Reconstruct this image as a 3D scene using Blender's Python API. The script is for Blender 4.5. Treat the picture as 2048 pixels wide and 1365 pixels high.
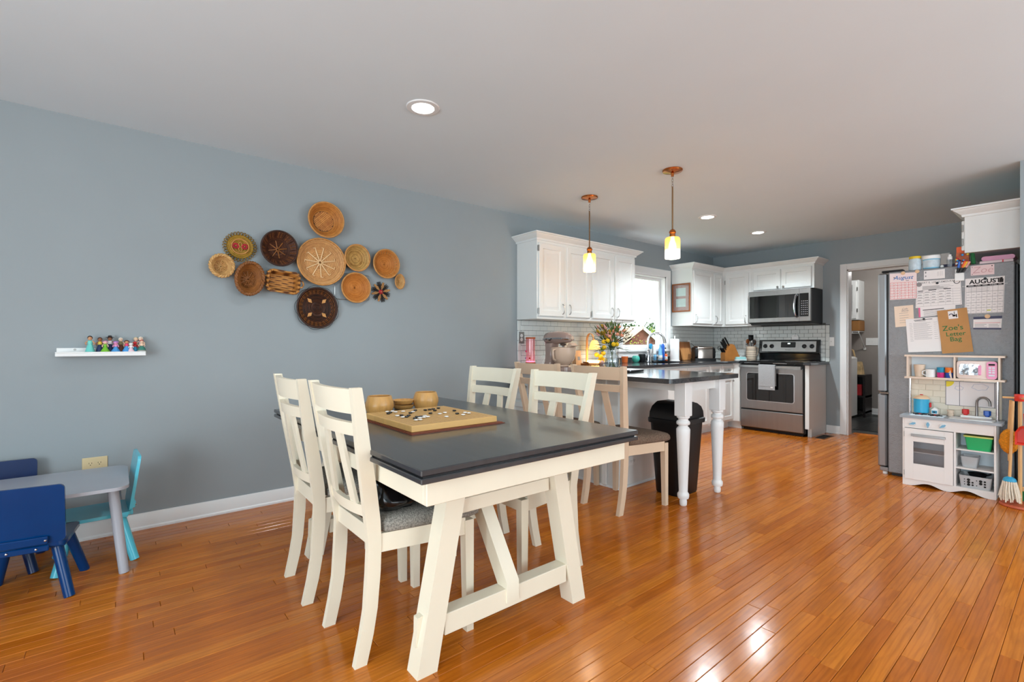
import bpy, bmesh, math, random
from mathutils import Vector, Matrix
R = random.Random(7)
S = bpy.context.scene
for o in list(bpy.data.objects): bpy.data.objects.remove(o)
COL = S.collection
PI = math.pi
# ---------------------------------------------------------------- camera
F, YAW, CY, HC, XC = 963.15, math.radians(50.627), 687.16, 1.1382, 3.7198
cd = bpy.data.cameras.new('camera'); cam = bpy.data.objects.new('camera', cd); COL.objects.link(cam)
cd.sensor_width = 36; cd.lens = F/2048*36; cd.shift_y = (CY-682.5)/2048; cd.clip_start = .05; cd.clip_end = 300
cam.location = (XC, 0, HC); cam.rotation_euler = (PI/2, 0, YAW)
S.camera = cam
# ---------------------------------------------------------------- view, world and daylight
vs = S.view_settings; vs.view_transform = 'Standard'; vs.look = 'None'; vs.gamma = 1; vs.use_curve_mapping = False; vs.exposure = -0.05
W = bpy.data.worlds.new('world'); S.world = W; W.use_nodes = True
bg = W.node_tree.nodes['Background']; bg.inputs[0].default_value = (.93, .97, 1, 1); bg.inputs[1].default_value = 4.0
def arealight(name, loc, rot, sx, sy, watts, col=(1, 1, 1)):
    l = bpy.data.lights.new(name, 'AREA'); l.shape = 'RECTANGLE'; l.size = sx; l.size_y = sy; l.energy = watts; l.color = col
    o = bpy.data.objects.new(name, l); COL.objects.link(o); o.location = loc; o.rotation_euler = rot
    return o
# daylight for unseen door and window openings, tilted up to brighten the ceiling
DAY = (.70, .895, 1)
arealight('unseen_door_daylight', (3.9, -2.58, 1.15), (math.radians(118), 0, 0), 3.3, 2.0, 118, DAY)
arealight('unseen_window_daylight', (6.17, 1.0, 1.35), (math.radians(108), 0, PI/2), 2.1, 1.6, 16, DAY)
arealight('unseen_window_daylight', (6.17, 3.6, 1.35), (math.radians(108), 0, PI/2), 1.7, 1.6, 30, DAY)
# ---------------------------------------------------------------- pixel -> place helpers (distance always from the surface touched)
_c, _s = math.cos(YAW), math.sin(YAW)
def ray(px, py):
    u = (px-1024)/F
    return Vector((-_s+_c*u, _c+_s*u, (CY-py)/F))
def pz(px, py, z): d = ray(px, py); t = (z-HC)/d[2]; return Vector((XC, 0, HC))+d*t
def pX(px, py, x): d = ray(px, py); t = (x-XC)/d[0]; return Vector((XC, 0, HC))+d*t
def pY(px, py, y): d = ray(px, py); t = y/d[1]; return Vector((XC, 0, HC))+d*t
def col_x(px, x): p = pX(px, CY, x); return p.x, p.y
def proj(x, y, z):
    dx = x-XC; D = -_s*dx+_c*y
    return (1024+F*(_c*dx+_s*y)/D, CY-F*(z-HC)/D, D)
# ---------------------------------------------------------------- geometry builder
class G:
    def __init__(s): s.v = []; s.f = []
    def add(s, vs, fs):
        o = len(s.v); s.v += [Vector(p) for p in vs]; s.f += [tuple(i+o for i in f) for f in fs]; return s
    def box(s, x0, x1, y0, y1, z0, z1, b=0):
        if x0 > x1: x0, x1 = x1, x0
        if y0 > y1: y0, y1 = y1, y0
        if z0 > z1: z0, z1 = z1, z0
        b = min(b, (x1-x0)*.45, (y1-y0)*.45, (z1-z0)*.45)
        if b <= 0:
            v = [(x, y, z) for z in (z0, z1) for y in (y0, y1) for x in (x0, x1)]
            return s.add(v, [(0, 2, 3, 1), (4, 5, 7, 6), (0, 1, 5, 4), (2, 6, 7, 3), (0, 4, 6, 2), (1, 3, 7, 5)])
        v = []; ix = {}
        for i, (X, sx) in enumerate(((x0, 1), (x1, -1))):
            for j, (Y, sy) in enumerate(((y0, 1), (y1, -1))):
                for k, (Z, sz) in enumerate(((z0, 1), (z1, -1))):
                    for a in range(3):
                        ix[i, j, k, a] = len(v)
                        v.append((X+sx*b*(a != 0), Y+sy*b*(a != 1), Z+sz*b*(a != 2)))
        f = []
        for i in (0, 1):
            f.append(tuple(ix[i, j, k, 0] for j, k in ((0, 0), (1, 0), (1, 1), (0, 1))))
            f.append(tuple(ix[j, i, k, 1] for j, k in ((0, 0), (1, 0), (1, 1), (0, 1))))
            f.append(tuple(ix[j, k, i, 2] for j, k in ((0, 0), (1, 0), (1, 1), (0, 1))))
        for j in (0, 1):
            for k in (0, 1):
                f.append((ix[0, j, k, 1], ix[1, j, k, 1], ix[1, j, k, 2], ix[0, j, k, 2]))
                f.append((ix[j, 0, k, 0], ix[j, 1, k, 0], ix[j, 1, k, 2], ix[j, 0, k, 2]))
                f.append((ix[j, k, 0, 0], ix[j, k, 1, 0], ix[j, k, 1, 1], ix[j, k, 0, 1]))
                for i in (0, 1): f.append((ix[i, j, k, 0], ix[i, j, k, 1], ix[i, j, k, 2]))
        return s.add(v, f)
    def hexa(s, bot, top):
        n = len(bot)
        return s.add(list(bot)+list(top), [tuple(range(n))[::-1], tuple(range(n, 2*n))]+[(i, (i+1) % n, n+(i+1) % n, n+i) for i in range(n)])
    def prism(s, poly, axis, a0, a1):
        def P(p, a): return {'x': (a, p[0], p[1]), 'y': (p[0], a, p[1]), 'z': (p[0], p[1], a)}[axis]
        return s.hexa([P(p, a0) for p in poly], [P(p, a1) for p in poly])
    def lathe(s, prof, c=(0, 0, 0), n=24, axis='z', sx=1, sy=1, closed=False):
        c = Vector(c); v = []; f = []
        for r, h in prof:
            for i in range(n):
                a = 2*PI*i/n; p = (r*math.cos(a)*sx, r*math.sin(a)*sy, h)
                if axis == 'x': p = (p[2], p[0], p[1])
                elif axis == 'y': p = (p[0], p[2], p[1])
                v.append(c+Vector(p))
        m = len(prof)
        for j in range(m-1+(1 if closed else 0)):
            for i in range(n):
                a = j*n+i; b = j*n+(i+1) % n; k = ((j+1) % m)*n
                f.append((a, b, k+(i+1) % n, k+i))
        if not closed:
            if prof[0][0] > 1e-6: f.append(tuple(range(n))[::-1])
            if prof[-1][0] > 1e-6: f.append(tuple(range((m-1)*n, m*n)))
        return s.add(v, f)
    def tube(s, pts, r, n=8, closed=False):
        pts = [Vector(p) for p in pts]; m = len(pts)
        rs = r if isinstance(r, (list, tuple)) else [r]*m
        v = []; f = []; up = None
        for i, p in enumerate(pts):
            if closed: t = pts[(i+1) % m]-pts[i-1]
            else: t = pts[min(i+1, m-1)]-pts[max(i-1, 0)]
            t.normalize()
            if up is None: up = Vector((0, 0, 1)) if abs(t.z) < .9 else Vector((1, 0, 0))
            a = t.cross(up)
            if a.length < 1e-5: a = t.orthogonal()
            a.normalize(); b = t.cross(a); up = -b if False else a.cross(t)
            for k in range(n):
                q = 2*PI*k/n
                v.append(p+(a*math.cos(q)+b*math.sin(q))*rs[i])
        for j in range(m if closed else m-1):
            for k in range(n):
                J = ((j+1) % m)*n
                f.append((j*n+k, j*n+(k+1) % n, J+(k+1) % n, J+k))
        if not closed: f += [tuple(range(n))[::-1], tuple(range((m-1)*n, m*n))]
        return s.add(v, f)
    def sph(s, c, r, nu=14, nv=9):
        if not isinstance(r, (tuple, list)): r = (r, r, r)
        g = G().lathe([(max(1e-7, math.sin(PI*j/nv)), -math.cos(PI*j/nv)) for j in range(nv+1)], n=nu)
        return s.add([(c[0]+p.x*r[0], c[1]+p.y*r[1], c[2]+p.z*r[2]) for p in g.v], g.f)
    def loops(s, ls, cap0=True, cap1=True):
        n = len(ls[0]); v = [p for l in ls for p in l]; f = []
        for j in range(len(ls)-1):
            for i in range(n): f.append((j*n+i, j*n+(i+1) % n, (j+1)*n+(i+1) % n, (j+1)*n+i))
        if cap0: f.append(tuple(range(n))[::-1])
        if cap1: f.append(tuple(range((len(ls)-1)*n, len(ls)*n)))
        return s.add(v, f)
    def sweep(s, path, prof, closed=False):
        """profile [(out, z)] swept along a plan polyline with mitred corners, outward = right of travel"""
        P = [Vector((p[0], p[1])) for p in path]; ls = []
        for i, p in enumerate(P):
            d0 = (P[i]-P[i-1]).normalized() if i else (P[1]-P[0]).normalized()
            d1 = (P[i+1]-P[i]).normalized() if i < len(P)-1 else d0
            n0 = Vector((d0.y, -d0.x)); n1 = Vector((d1.y, -d1.x)); m = n0+n1; m /= max(.3, m.dot(n0))
            ls.append([(p.x+m.x*o, p.y+m.y*o, z) for o, z in prof])
        return s.loops(ls)
    def xf(s, fn):
        s.v = [Vector(fn(p)) for p in s.v]; return s
    def mat(s, M): s.v = [M @ p for p in s.v]; return s
    def join(s, g): return s.add(g.v, g.f)
def rot(axis, deg, c=(0, 0, 0)):
    return Matrix.Translation(Vector(c)) @ Matrix.Rotation(math.radians(deg), 4, axis) @ Matrix.Translation(-Vector(c))
def rrect(x0, x1, y0, y1, r, n=4):
    out = []
    for cx, cy, a in ((x1-r, y0+r, -90), (x1-r, y1-r, 0), (x0+r, y1-r, 90), (x0+r, y0+r, 180)):
        for i in range(n+1):
            t = math.radians(a+90*i/n); out.append((cx+r*math.cos(t), cy+r*math.sin(t)))
    return out
# ---------------------------------------------------------------- materials
def lin(c): c /= 255; return c/12.92 if c <= .04045 else ((c+.055)/1.055)**2.4
def rgb(*c): return tuple(lin(x) for x in c)+(1,)
MATS = {}
def mat(name, col, rough=.5, metal=0, var=.06, scale=6, bump=0, bscale=60, stretch=(1, 1, 1), coat=0, trans=0, emit=0, ior=1.45, alpha=1, spec=.5, coords='Object', ecol=None):
    m = bpy.data.materials.new(name); m.use_nodes = True; nt = m.node_tree; N = nt.nodes; L = nt.links
    p = N['Principled BSDF']; c = rgb(*col)
    p.inputs['Roughness'].default_value = rough; p.inputs['Metallic'].default_value = metal; p.inputs['IOR'].default_value = ior
    p.inputs['Coat Weight'].default_value = coat; p.inputs['Coat Roughness'].default_value = .08
    p.inputs['Transmission Weight'].default_value = trans; p.inputs['Alpha'].default_value = alpha
    p.inputs['Specular IOR Level'].default_value = spec
    tc = N.new('ShaderNodeTexCoord'); mp = N.new('ShaderNodeMapping'); mp.inputs['Scale'].default_value = stretch
    L.new(tc.outputs[coords], mp.inputs[0])
    nz = N.new('ShaderNodeTexNoise'); nz.inputs['Scale'].default_value = scale; nz.inputs['Detail'].default_value = 5; L.new(mp.outputs[0], nz.inputs['Vector'])
    rp = N.new('ShaderNodeValToRGB'); e = rp.color_ramp.elements
    e[0].position = .3; e[1].position = .7
    e[0].color = tuple(x*(1-var) for x in c[:3])+(1,); e[1].color = tuple(min(1, x*(1+var)) for x in c[:3])+(1,)
    L.new(nz.outputs['Fac'], rp.inputs[0]); L.new(rp.outputs[0], p.inputs['Base Color'])
    if bump:
        n2 = N.new('ShaderNodeTexNoise'); n2.inputs['Scale'].default_value = bscale; n2.inputs['Detail'].default_value = 3; L.new(mp.outputs[0], n2.inputs['Vector'])
        b = N.new('ShaderNodeBump'); b.inputs['Strength'].default_value = bump; b.inputs['Distance'].default_value = .01
        L.new(n2.outputs['Fac'], b.inputs['Height']); L.new(b.outputs[0], p.inputs['Normal'])
    if emit:
        p.inputs['Emission Color'].default_value = rgb(*(ecol or col)); p.inputs['Emission Strength'].default_value = emit
    MATS[name] = m; return m
M = MATS
# ---------------------------------------------------------------- objects
OFF = {}
def mesh(name, g, sm=35):
    me = bpy.data.meshes.new(name); me.from_pydata([tuple(p) for p in g.v], [], g.f)
    b = bmesh.new(); b.from_mesh(me); bmesh.ops.recalc_face_normals(b, faces=b.faces); b.to_mesh(me); b.free()
    if sm:
        me.polygons.foreach_set('use_smooth', [True]*len(me.polygons)); me.set_sharp_from_angle(angle=math.radians(sm))
    return me
def link(o, parent=None):
    COL.objects.link(o)
    if parent is not None: o.parent = parent
    return o
def tag(o, label=None, cat=None, group=None, kind=None):
    if label: o['label'] = label
    if cat: o['category'] = cat
    if group: o['group'] = group
    if kind: o['kind'] = kind
    return o
def thing(name, label=None, cat=None, loc=(0, 0, 0), rz=None, group=None, kind=None):
    o = bpy.data.objects.new(name, None); o.empty_display_size = .05; COL.objects.link(o); o.location = loc
    OFF[o] = Vector(loc)
    if rz is not None: o.rotation_euler = (0, 0, rz); OFF[o] = Vector((0, 0, 0))
    return tag(o, label, cat, group, kind)
def obj(name, g, m, parent=None, sm=35, label=None):
    """a part; g in world coordinates when its thing is unrotated, else in the thing's own coordinates"""
    if parent is not None and parent in OFF:
        d = OFF[parent]
        if d.length: g.v = [p-d for p in g.v]
    me = mesh(name, g, sm)
    for q in (m if isinstance(m, (list, tuple)) else [m]): me.materials.append(q)
    o = bpy.data.objects.new(name, me); link(o, parent)
    if parent is not None and parent in OFF: OFF[o] = OFF[parent]
    if label: o['label'] = label
    return o
def single(name, g, m, label, cat, group=None, kind=None, sm=35):
    """a thing that is one mesh, its origin at the middle of its base"""
    xs = [p.x for p in g.v]; ys = [p.y for p in g.v]; zs = [p.z for p in g.v]
    c = Vector(((min(xs)+max(xs))/2, (min(ys)+max(ys))/2, min(zs))); g.v = [p-c for p in g.v]
    o = obj(name, g, m, None, sm); o.location = c; OFF[o] = c
    return tag(o, label, cat, group, kind)
def dup(root, loc=None, rz=None, label=None, group=None):
    def cp(o, par):
        c = o.copy(); COL.objects.link(c); c.parent = par
        for ch in o.children: cp(ch, c)
        return c
    r = cp(root, None)
    if loc is not None: r.location = loc
    if rz is not None: r.rotation_euler = (0, 0, rz)
    return tag(r, label, None, group)
def struct(name, g, m, parent=None, sm=35):
    o = obj(name, g, m, parent, sm)
    if parent is None: o['kind'] = 'structure'
    return o
_font = []
def text(name, s, size, m, parent, M4, align='CENTER', bold=0, shear=0):
    cu = bpy.data.curves.new(name, 'FONT'); cu.body = s; cu.size = size; cu.align_x = align; cu.align_y = 'CENTER'; cu.offset = bold; cu.shear = shear; cu.resolution_u = 3
    t = bpy.data.objects.new(name, cu); COL.objects.link(t)
    dg = bpy.context.evaluated_depsgraph_get(); me = bpy.data.meshes.new_from_object(t.evaluated_get(dg))
    bpy.data.objects.remove(t)
    A = Matrix.Translation(-OFF.get(parent, Vector((0, 0, 0)))) @ M4
    me.transform(A); me.materials.clear(); me.materials.append(m)
    o = bpy.data.objects.new(name, me); link(o, parent); return o
# ================================================================ palette
mat('wall_blue', (150, 158, 161), .62, var=.015, scale=3, bump=.02, bscale=220)
mat('ceiling_white', (221, 233, 239), .8, var=.01, scale=2)
mat('trim_white', (232, 232, 231), .35, var=.012, scale=4)
mat('cab_white', (231, 233, 231), .38, var=.012, scale=4)
mat('taupe_wall', (150, 142, 136), .7, var=.02)
mat('granite', (58, 58, 60), .13, var=.95, scale=230, coat=.3)
mat('tile_white', (216, 220, 217), .12, var=.02, scale=5, coat=.3)
mat('grout', (78, 80, 78), .85)
mat('steel', (160, 160, 160), .34, metal=1, var=.04, scale=30, stretch=(1, 1, .05))
mat('chrome', (205, 205, 208), .12, metal=1, var=.02)
mat('nickel', (172, 170, 166), .28, metal=1, var=.03)
mat('copper', (196, 118, 62), .22, metal=1, var=.06)
mat('bronze', (150, 118, 88), .35, metal=1, var=.06)
mat('black_gloss', (12, 12, 13), .1, var=.2)
mat('black_satin', (16, 16, 18), .42, var=.15)
mat('black_glass', (8, 8, 9), .04, var=.1, coat=.5)
mat('beige', (220, 194, 166), .42, var=.03, scale=5, bump=.03, bscale=40, stretch=(1, 1, .3))
mat('cream', (232, 222, 200), .4, var=.025, scale=5, bump=.03, bscale=40, stretch=(1, 1, .3))
mat('table_dark', (54, 54, 56), .30, var=.12, scale=5, bump=.02, bscale=30, stretch=(.35, 6, 1), coat=.35)
mat('table_edge', (26, 26, 28), .3, var=.15)
mat('tweed', (138, 133, 124), .95, var=.5, scale=190, bump=.5, bscale=240)
mat('tweed_warm_cast', (120, 98, 82), .95, var=.45, scale=130, bump=.5, bscale=260)  # the peninsula's warm colour cast put into the tweed's colour
mat('bamboo', (206, 155, 88), .32, var=.14, scale=5, stretch=(9, 9, .8), coat=.2)
mat('board_wood', (214, 170, 104), .42, var=.07, scale=4, stretch=(1.2, 9, 1))
mat('leatherette', (122, 62, 40), .5, var=.12)
mat('stone_black', (14, 14, 15), .3); mat('stone_white', (238, 236, 230), .28, var=.02)
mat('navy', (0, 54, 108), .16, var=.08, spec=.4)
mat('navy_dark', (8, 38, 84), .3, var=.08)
mat('aqua', (92, 200, 222), .18, var=.04)
mat('grey_paint', (172, 174, 182), .2, var=.02)
mat('plastic_white', (236, 236, 234), .4, var=.01)
mat('plate_almond', (214, 194, 152), .4, var=.02)
mat('plate_grey', (150, 152, 150), .35, metal=.6)
mat('dark_hole', (18, 16, 14), .7)
mat('brick', (120, 74, 62), .9, var=.25, scale=3)
mat('roof', (214, 188, 172), .9, var=.12, scale=2)
mat('grass', (92, 128, 58), .95, var=.3, scale=2)
mat('leaf_dark', (62, 92, 48), .8, var=.35, scale=1.2); mat('leaf_light', (150, 164, 62), .8, var=.3, scale=1.2); mat('bark', (88, 70, 54), .9)
mat('slate_floor', (52, 54, 55), .3, var=.2, scale=3)
mat('espresso', (26, 20, 18), .4)
mat('cardboard', (150, 104, 56), .9, var=.08)
mat('paper', (232, 226, 224), .85, var=.01); mat('kraft', (186, 136, 84), .85, var=.05, scale=12)
mat('ink_black', (38, 36, 36), .8); mat('ink_grey', (140, 136, 136), .9); mat('ink_red', (214, 112, 112), .9); mat('ink_blue', (52, 116, 176), .9); mat('ink_green', (46, 112, 66), .9)
def glass(name, col=(1, 1, 1), rough=.0, f0=.04, tint=.1):
    m = bpy.data.materials.new(name); m.use_nodes = True; nt = m.node_tree; N = nt.nodes; L = nt.links; N.remove(N['Principled BSDF'])
    tr = N.new('ShaderNodeBsdfTransparent'); tr.inputs[0].default_value = tuple(col)+(1,)
    gl = N.new('ShaderNodeBsdfGlossy'); gl.inputs['Roughness'].default_value = rough
    lw = N.new('ShaderNodeLayerWeight'); lw.inputs[0].default_value = .5
    pw = N.new('ShaderNodeMath'); pw.operation = 'POWER'; pw.inputs[1].default_value = 5; L.new(lw.outputs['Facing'], pw.inputs[0])
    nz = N.new('ShaderNodeTexNoise'); nz.inputs['Scale'].default_value = 14
    mm = N.new('ShaderNodeMath'); mm.operation = 'MULTIPLY_ADD'; mm.inputs[1].default_value = tint; mm.inputs[2].default_value = f0; L.new(nz.outputs[0], mm.inputs[0])
    m2 = N.new('ShaderNodeMath'); m2.operation = 'MULTIPLY_ADD'; m2.inputs[1].default_value = .7; L.new(pw.outputs[0], m2.inputs[0]); L.new(mm.outputs[0], m2.inputs[2])
    mx = N.new('ShaderNodeMixShader'); L.new(m2.outputs[0], mx.inputs[0]); L.new(tr.outputs[0], mx.inputs[1]); L.new(gl.outputs[0], mx.inputs[2])
    L.new(mx.outputs[0], N['Material Output'].inputs[0]); MATS[name] = m; return m
glass('pane_glass', (.97, .99, .98), 0, .02, .01)
glass('clear_glass', (.95, .97, .98), .02, .05, .10); glass('seeded_glass', (.96, .97, .98), .03, .05, .12)
glass('amber_glass', (1, .88, .66), .05, .05, .1)
def seeded(m, col, w):
    N = m.node_tree.nodes; L = m.node_tree.links; o = N['Material Output']; src = o.inputs[0].links[0].from_socket
    t = N.new('ShaderNodeBsdfTranslucent'); t.inputs[0].default_value = col; d = N.new('ShaderNodeBsdfDiffuse'); d.inputs[0].default_value = col; a = N.new('ShaderNodeMixShader'); a.inputs[0].default_value = .4; L.new(t.outputs[0], a.inputs[1]); L.new(d.outputs[0], a.inputs[2])
    x = N.new('ShaderNodeMixShader'); x.inputs[0].default_value = w; L.new(src, x.inputs[1]); L.new(a.outputs[0], x.inputs[2]); L.new(x.outputs[0], o.inputs[0])
seeded(M['amber_glass'], (1, .66, .30, 1), .34)
glass('pink_glass', (1, .85, .86), .03, .04, .06)
glass('clear_plastic', (.86, .88, .9), .15, .06, .12)
seeded(M['seeded_glass'], (.95, .93, .9, 1), .22)
seeded(M['pink_glass'], (1, .5, .55, 1), .16)
# ---- oak floor: grain in world space, tone per board
def floor_material():
    m = bpy.data.materials.new('oak_floor'); m.use_nodes = True; nt = m.node_tree; N = nt.nodes; L = nt.links; p = N['Principled BSDF']
    ge = N.new('ShaderNodeNewGeometry'); oi = N.new('ShaderNodeObjectInfo')
    ad = N.new('ShaderNodeMath'); ad.operation = 'ADD'; L.new(ge.outputs['Random Per Island'], ad.inputs[0]); L.new(oi.outputs['Random'], ad.inputs[1])
    fr = N.new('ShaderNodeMath'); fr.operation = 'FRACT'; L.new(ad.outputs[0], fr.inputs[0])
    sc = N.new('ShaderNodeVectorMath'); sc.operation = 'MULTIPLY_ADD'; sc.inputs[1].default_value = (16, 1.6, 1)
    cb = N.new('ShaderNodeCombineXYZ'); mu = N.new('ShaderNodeMath'); mu.operation = 'MULTIPLY'; mu.inputs[1].default_value = 57; L.new(fr.outputs[0], mu.inputs[0]); L.new(mu.outputs[0], cb.inputs[0]); L.new(mu.outputs[0], cb.inputs[1])
    L.new(ge.outputs['Position'], sc.inputs[0]); L.new(cb.outputs[0], sc.inputs[2])
    nz = N.new('ShaderNodeTexNoise'); nz.inputs['Scale'].default_value = 2.2; nz.inputs['Detail'].default_value = 6; nz.inputs['Distortion'].default_value = 1.2; L.new(sc.outputs[0], nz.inputs['Vector'])
    wv = N.new('ShaderNodeTexWave'); wv.inputs['Scale'].default_value = 1.1; wv.inputs['Distortion'].default_value = 9; wv.inputs['Detail'].default_value = 2; wv.inputs['Detail Scale'].default_value = .6; L.new(sc.outputs[0], wv.inputs['Vector'])
    r1 = N.new('ShaderNodeValToRGB'); e = r1.color_ramp.elements; e[0].color = rgb(186, 101, 23); e[1].color = rgb(204, 120, 36); e[0].position = .1; e[1].position = .9; L.new(fr.outputs[0], r1.inputs[0])
    r2 = N.new('ShaderNodeValToRGB'); e = r2.color_ramp.elements; e[0].color = (.80, .76, .72, 1); e[1].color = (1.06, 1.05, 1.04, 1); e[0].position = .3; e[1].position = .62; L.new(nz.outputs[0], r2.inputs[0])
    r3 = N.new('ShaderNodeValToRGB'); e = r3.color_ramp.elements; e[0].color = (.90, .87, .84, 1); e[1].color = (1.0, 1.0, 1.0, 1); e[0].position = .05; e[1].position = .4; L.new(wv.outputs['Fac'], r3.inputs[0])
    def mul(a, b):
        x = N.new('ShaderNodeMix'); x.data_type = 'RGBA'; x.blend_type = 'MULTIPLY'; x.inputs[0].default_value = 1; L.new(a, x.inputs[6]); L.new(b, x.inputs[7]); return x.outputs[2]
    c = mul(mul(r1.outputs[0], r2.outputs[0]), r3.outputs[0]); L.new(c, p.inputs['Base Color'])
    n2 = N.new('ShaderNodeTexNoise'); n2.inputs['Scale'].default_value = 9; n2.inputs['Detail'].default_value = 2; L.new(ge.outputs['Position'], n2.inputs['Vector'])
    bu = N.new('ShaderNodeBump'); bu.inputs['Strength'].default_value = .06; bu.inputs['Distance'].default_value = .01; L.new(n2.outputs[0], bu.inputs['Height'])
    b2 = N.new('ShaderNodeBump'); b2.inputs['Strength'].default_value = .05; b2.inputs['Distance'].default_value = .002; L.new(nz.outputs[0], b2.inputs['Height']); L.new(bu.outputs[0], b2.inputs['Normal']); L.new(b2.outputs[0], p.inputs['Normal'])
    p.inputs['Roughness'].default_value = .17; p.inputs['Specular IOR Level'].default_value = .42
    MATS['oak_floor'] = m
floor_material()
# ================================================================ the room shell
H = 2.44; YB = 7.006
CT = .904                                            # worktop height
g = G()                                              # left wall with the kitchen window hole
WY0, WY1, WZ0, WZ1 = 4.80, 5.745, 1.06, 2.035
g.box(-.15, 0, -2.75, WY0, 0, H); g.box(-.15, 0, WY1, YB+.15, 0, H); g.box(-.15, 0, WY0, WY1, 0, WZ0); g.box(-.15, 0, WY0, WY1, WZ1, H)
wall_left = struct('wall_left', g, M['wall_blue'])
DX0, DX1, DZ = 1.740, 2.62, 2.05
WT_B = .115
g = G(); g.box(0, DX0, YB, YB+WT_B, 0, H); g.box(DX1, 3.9, YB, YB+WT_B, 0, H); g.box(DX0, DX1, YB, YB+WT_B, DZ, H)
wall_back = struct('wall_back', g, M['wall_blue'])
struct('wall_right', G().box(3.363, 6.2, 4.98, 5.10, 0, H), M['wall_blue'])
struct('wall_alcove', G().box(3.75, 3.90, 5.10, YB, 0, H), M['wall_blue'])
g = G()                                              # living-room end: unseen patio door and window openings, placed for the light
g.box(-.15, 2.2, -2.75, -2.6, 0, H); g.box(5.6, 6.35, -2.75, -2.6, 0, H); g.box(2.2, 5.6, -2.75, -2.6, 2.2, H)
struct('wall_near', g, M['wall_blue'])
g = G()
for a, b in ((-2.6, -.1), (2.1, 2.7), (4.5, 5.1)): g.box(6.2, 6.35, a, b, 0, H)
for a, b in ((-.1, 2.1), (2.7, 4.5)): g.box(6.2, 6.35, a, b, 0, .5); g.box(6.2, 6.35, a, b, 2.2, H)
struct('wall_side', g, M['wall_blue'])
ceil = struct('ceiling', G().box(-.15, 6.35, -2.75, YB+.15, H, H+.12), M['ceiling_white'])
# floor: every board is a piece; the 300 that show largest are objects, the rest one joined part
floor = struct('floor', G().box(-.15, 6.35, -2.75, 7.21, -.08, -.012), M['oak_floor'], sm=None)
BWID = .0572; LENS = (.42, .62, .84, 1.06, 1.30); GAP = .0006
def board(L): return G().box(GAP, BWID-GAP, GAP, L-GAP, -.012, 0, .0016)
bmesh_ = {L: mesh('floor_board', board(L), None) for L in LENS}
for me in bmesh_.values(): me.materials.append(M['oak_floor'])
boards = []; rb = random.Random(3); i = 0
while i*BWID < 6.2:
    y = -2.6-rb.random()*.9
    while y < 7.206:
        L = rb.choice(LENS); boards.append((i*BWID, y, L)); y += L
    i += 1
def score(b):
    x, y, L = b; s = 0
    for k in range(7):
        yy = y+L*(k+.5)/7
        if yy > 7.2 or yy < -2.6: continue
        u, v, D = proj(x+BWID/2, yy, 0)
        if D > .3 and -20 < u < 2068 and v < 1400: s += L*BWID/D**3
    return s
boards.sort(key=score, reverse=True)
rest = G()
for k, (x, y, L) in enumerate(boards):
    y1 = min(y+L, 7.206); y0 = max(y, -2.6)
    if y1-y0 < .02: continue
    if k < 299 and y1 == y+L and y0 == y:
        o = bpy.data.objects.new('floor_board', bmesh_[L]); link(o, floor); o.location = (x, y, 0)
    else: rest.box(x+GAP, x+BWID-GAP, y0+GAP, y1-GAP, -.012, 0, .0016)
tag(obj('floor_boards_beyond', rest, M['oak_floor'], floor, None), kind='stuff')
# baseboards with shoe moulding
def baseb(name, path):
    p = [(0, 0), (.018, 0), (.018, .012), (.011, .02), (.011, .088), (.006, .098), (0, .098)]
    return struct(name, G().sweep(path, [(o, z) for o, z in p]), M['trim_white'])
baseb('baseboard_left', [(.0005, -2.6), (.0005, 3.0)])
baseb('baseboard_back', [(1.515, YB-.0005), (1.667, YB-.0005)])
baseb('baseboard_right', [(3.3635, 4.9795), (6.2, 4.9795)])
# kitchen window
w = thing('window_1', loc=(0, 5.27, 1.06), kind='structure')
g = G(); c = .09                                      # casing
g.box(0, .02, WY0-c, WY0, .99, WZ1+c, .004); g.box(0, .02, WY1, WY1+c, .99, WZ1+c, .004); g.box(0, .021, WY0-c, WY1+c, WZ1, WZ1+c, .004)
obj('window_casing', g, M['trim_white'], w)
g = G()
for a, b, cc, d in ((WY0, WY0+.02, WZ0, WZ1), (WY1-.02, WY1, WZ0, WZ1), (WY0, WY1, WZ0, WZ0+.02), (WY0, WY1, WZ1-.02, WZ1)): g.box(-.15, 0, a, b, cc, d)
obj('window_jamb', g, M['trim_white'], w)
g = G()
for a, b, cc, d in ((WY0+.02, WY0+.055, WZ0+.02, WZ1-.02), (WY1-.055, WY1-.02, WZ0+.02, WZ1-.02), (WY0+.055, WY1-.055, WZ0+.02, WZ0+.06), (WY0+.055, WY1-.055, WZ1-.055, WZ1-.02)): g.box(-.11, -.07, a, b, cc, d, .004)
sash = obj('window_sash', g, M['trim_white'], w)
obj('window_pane', G().box(-.092, -.088, WY0+.05, WY1-.05, WZ0+.055, WZ1-.05), M['pane_glass'], sash)
obj('window_stool', G().box(-.06, .045, WY0-c-.02, WY1+c-.002, WZ0-.03, WZ0, .006).box(0, .016, WY0-c, WY1+c-.004, WZ0-.10, WZ0-.03, .003), M['trim_white'], w)
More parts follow.
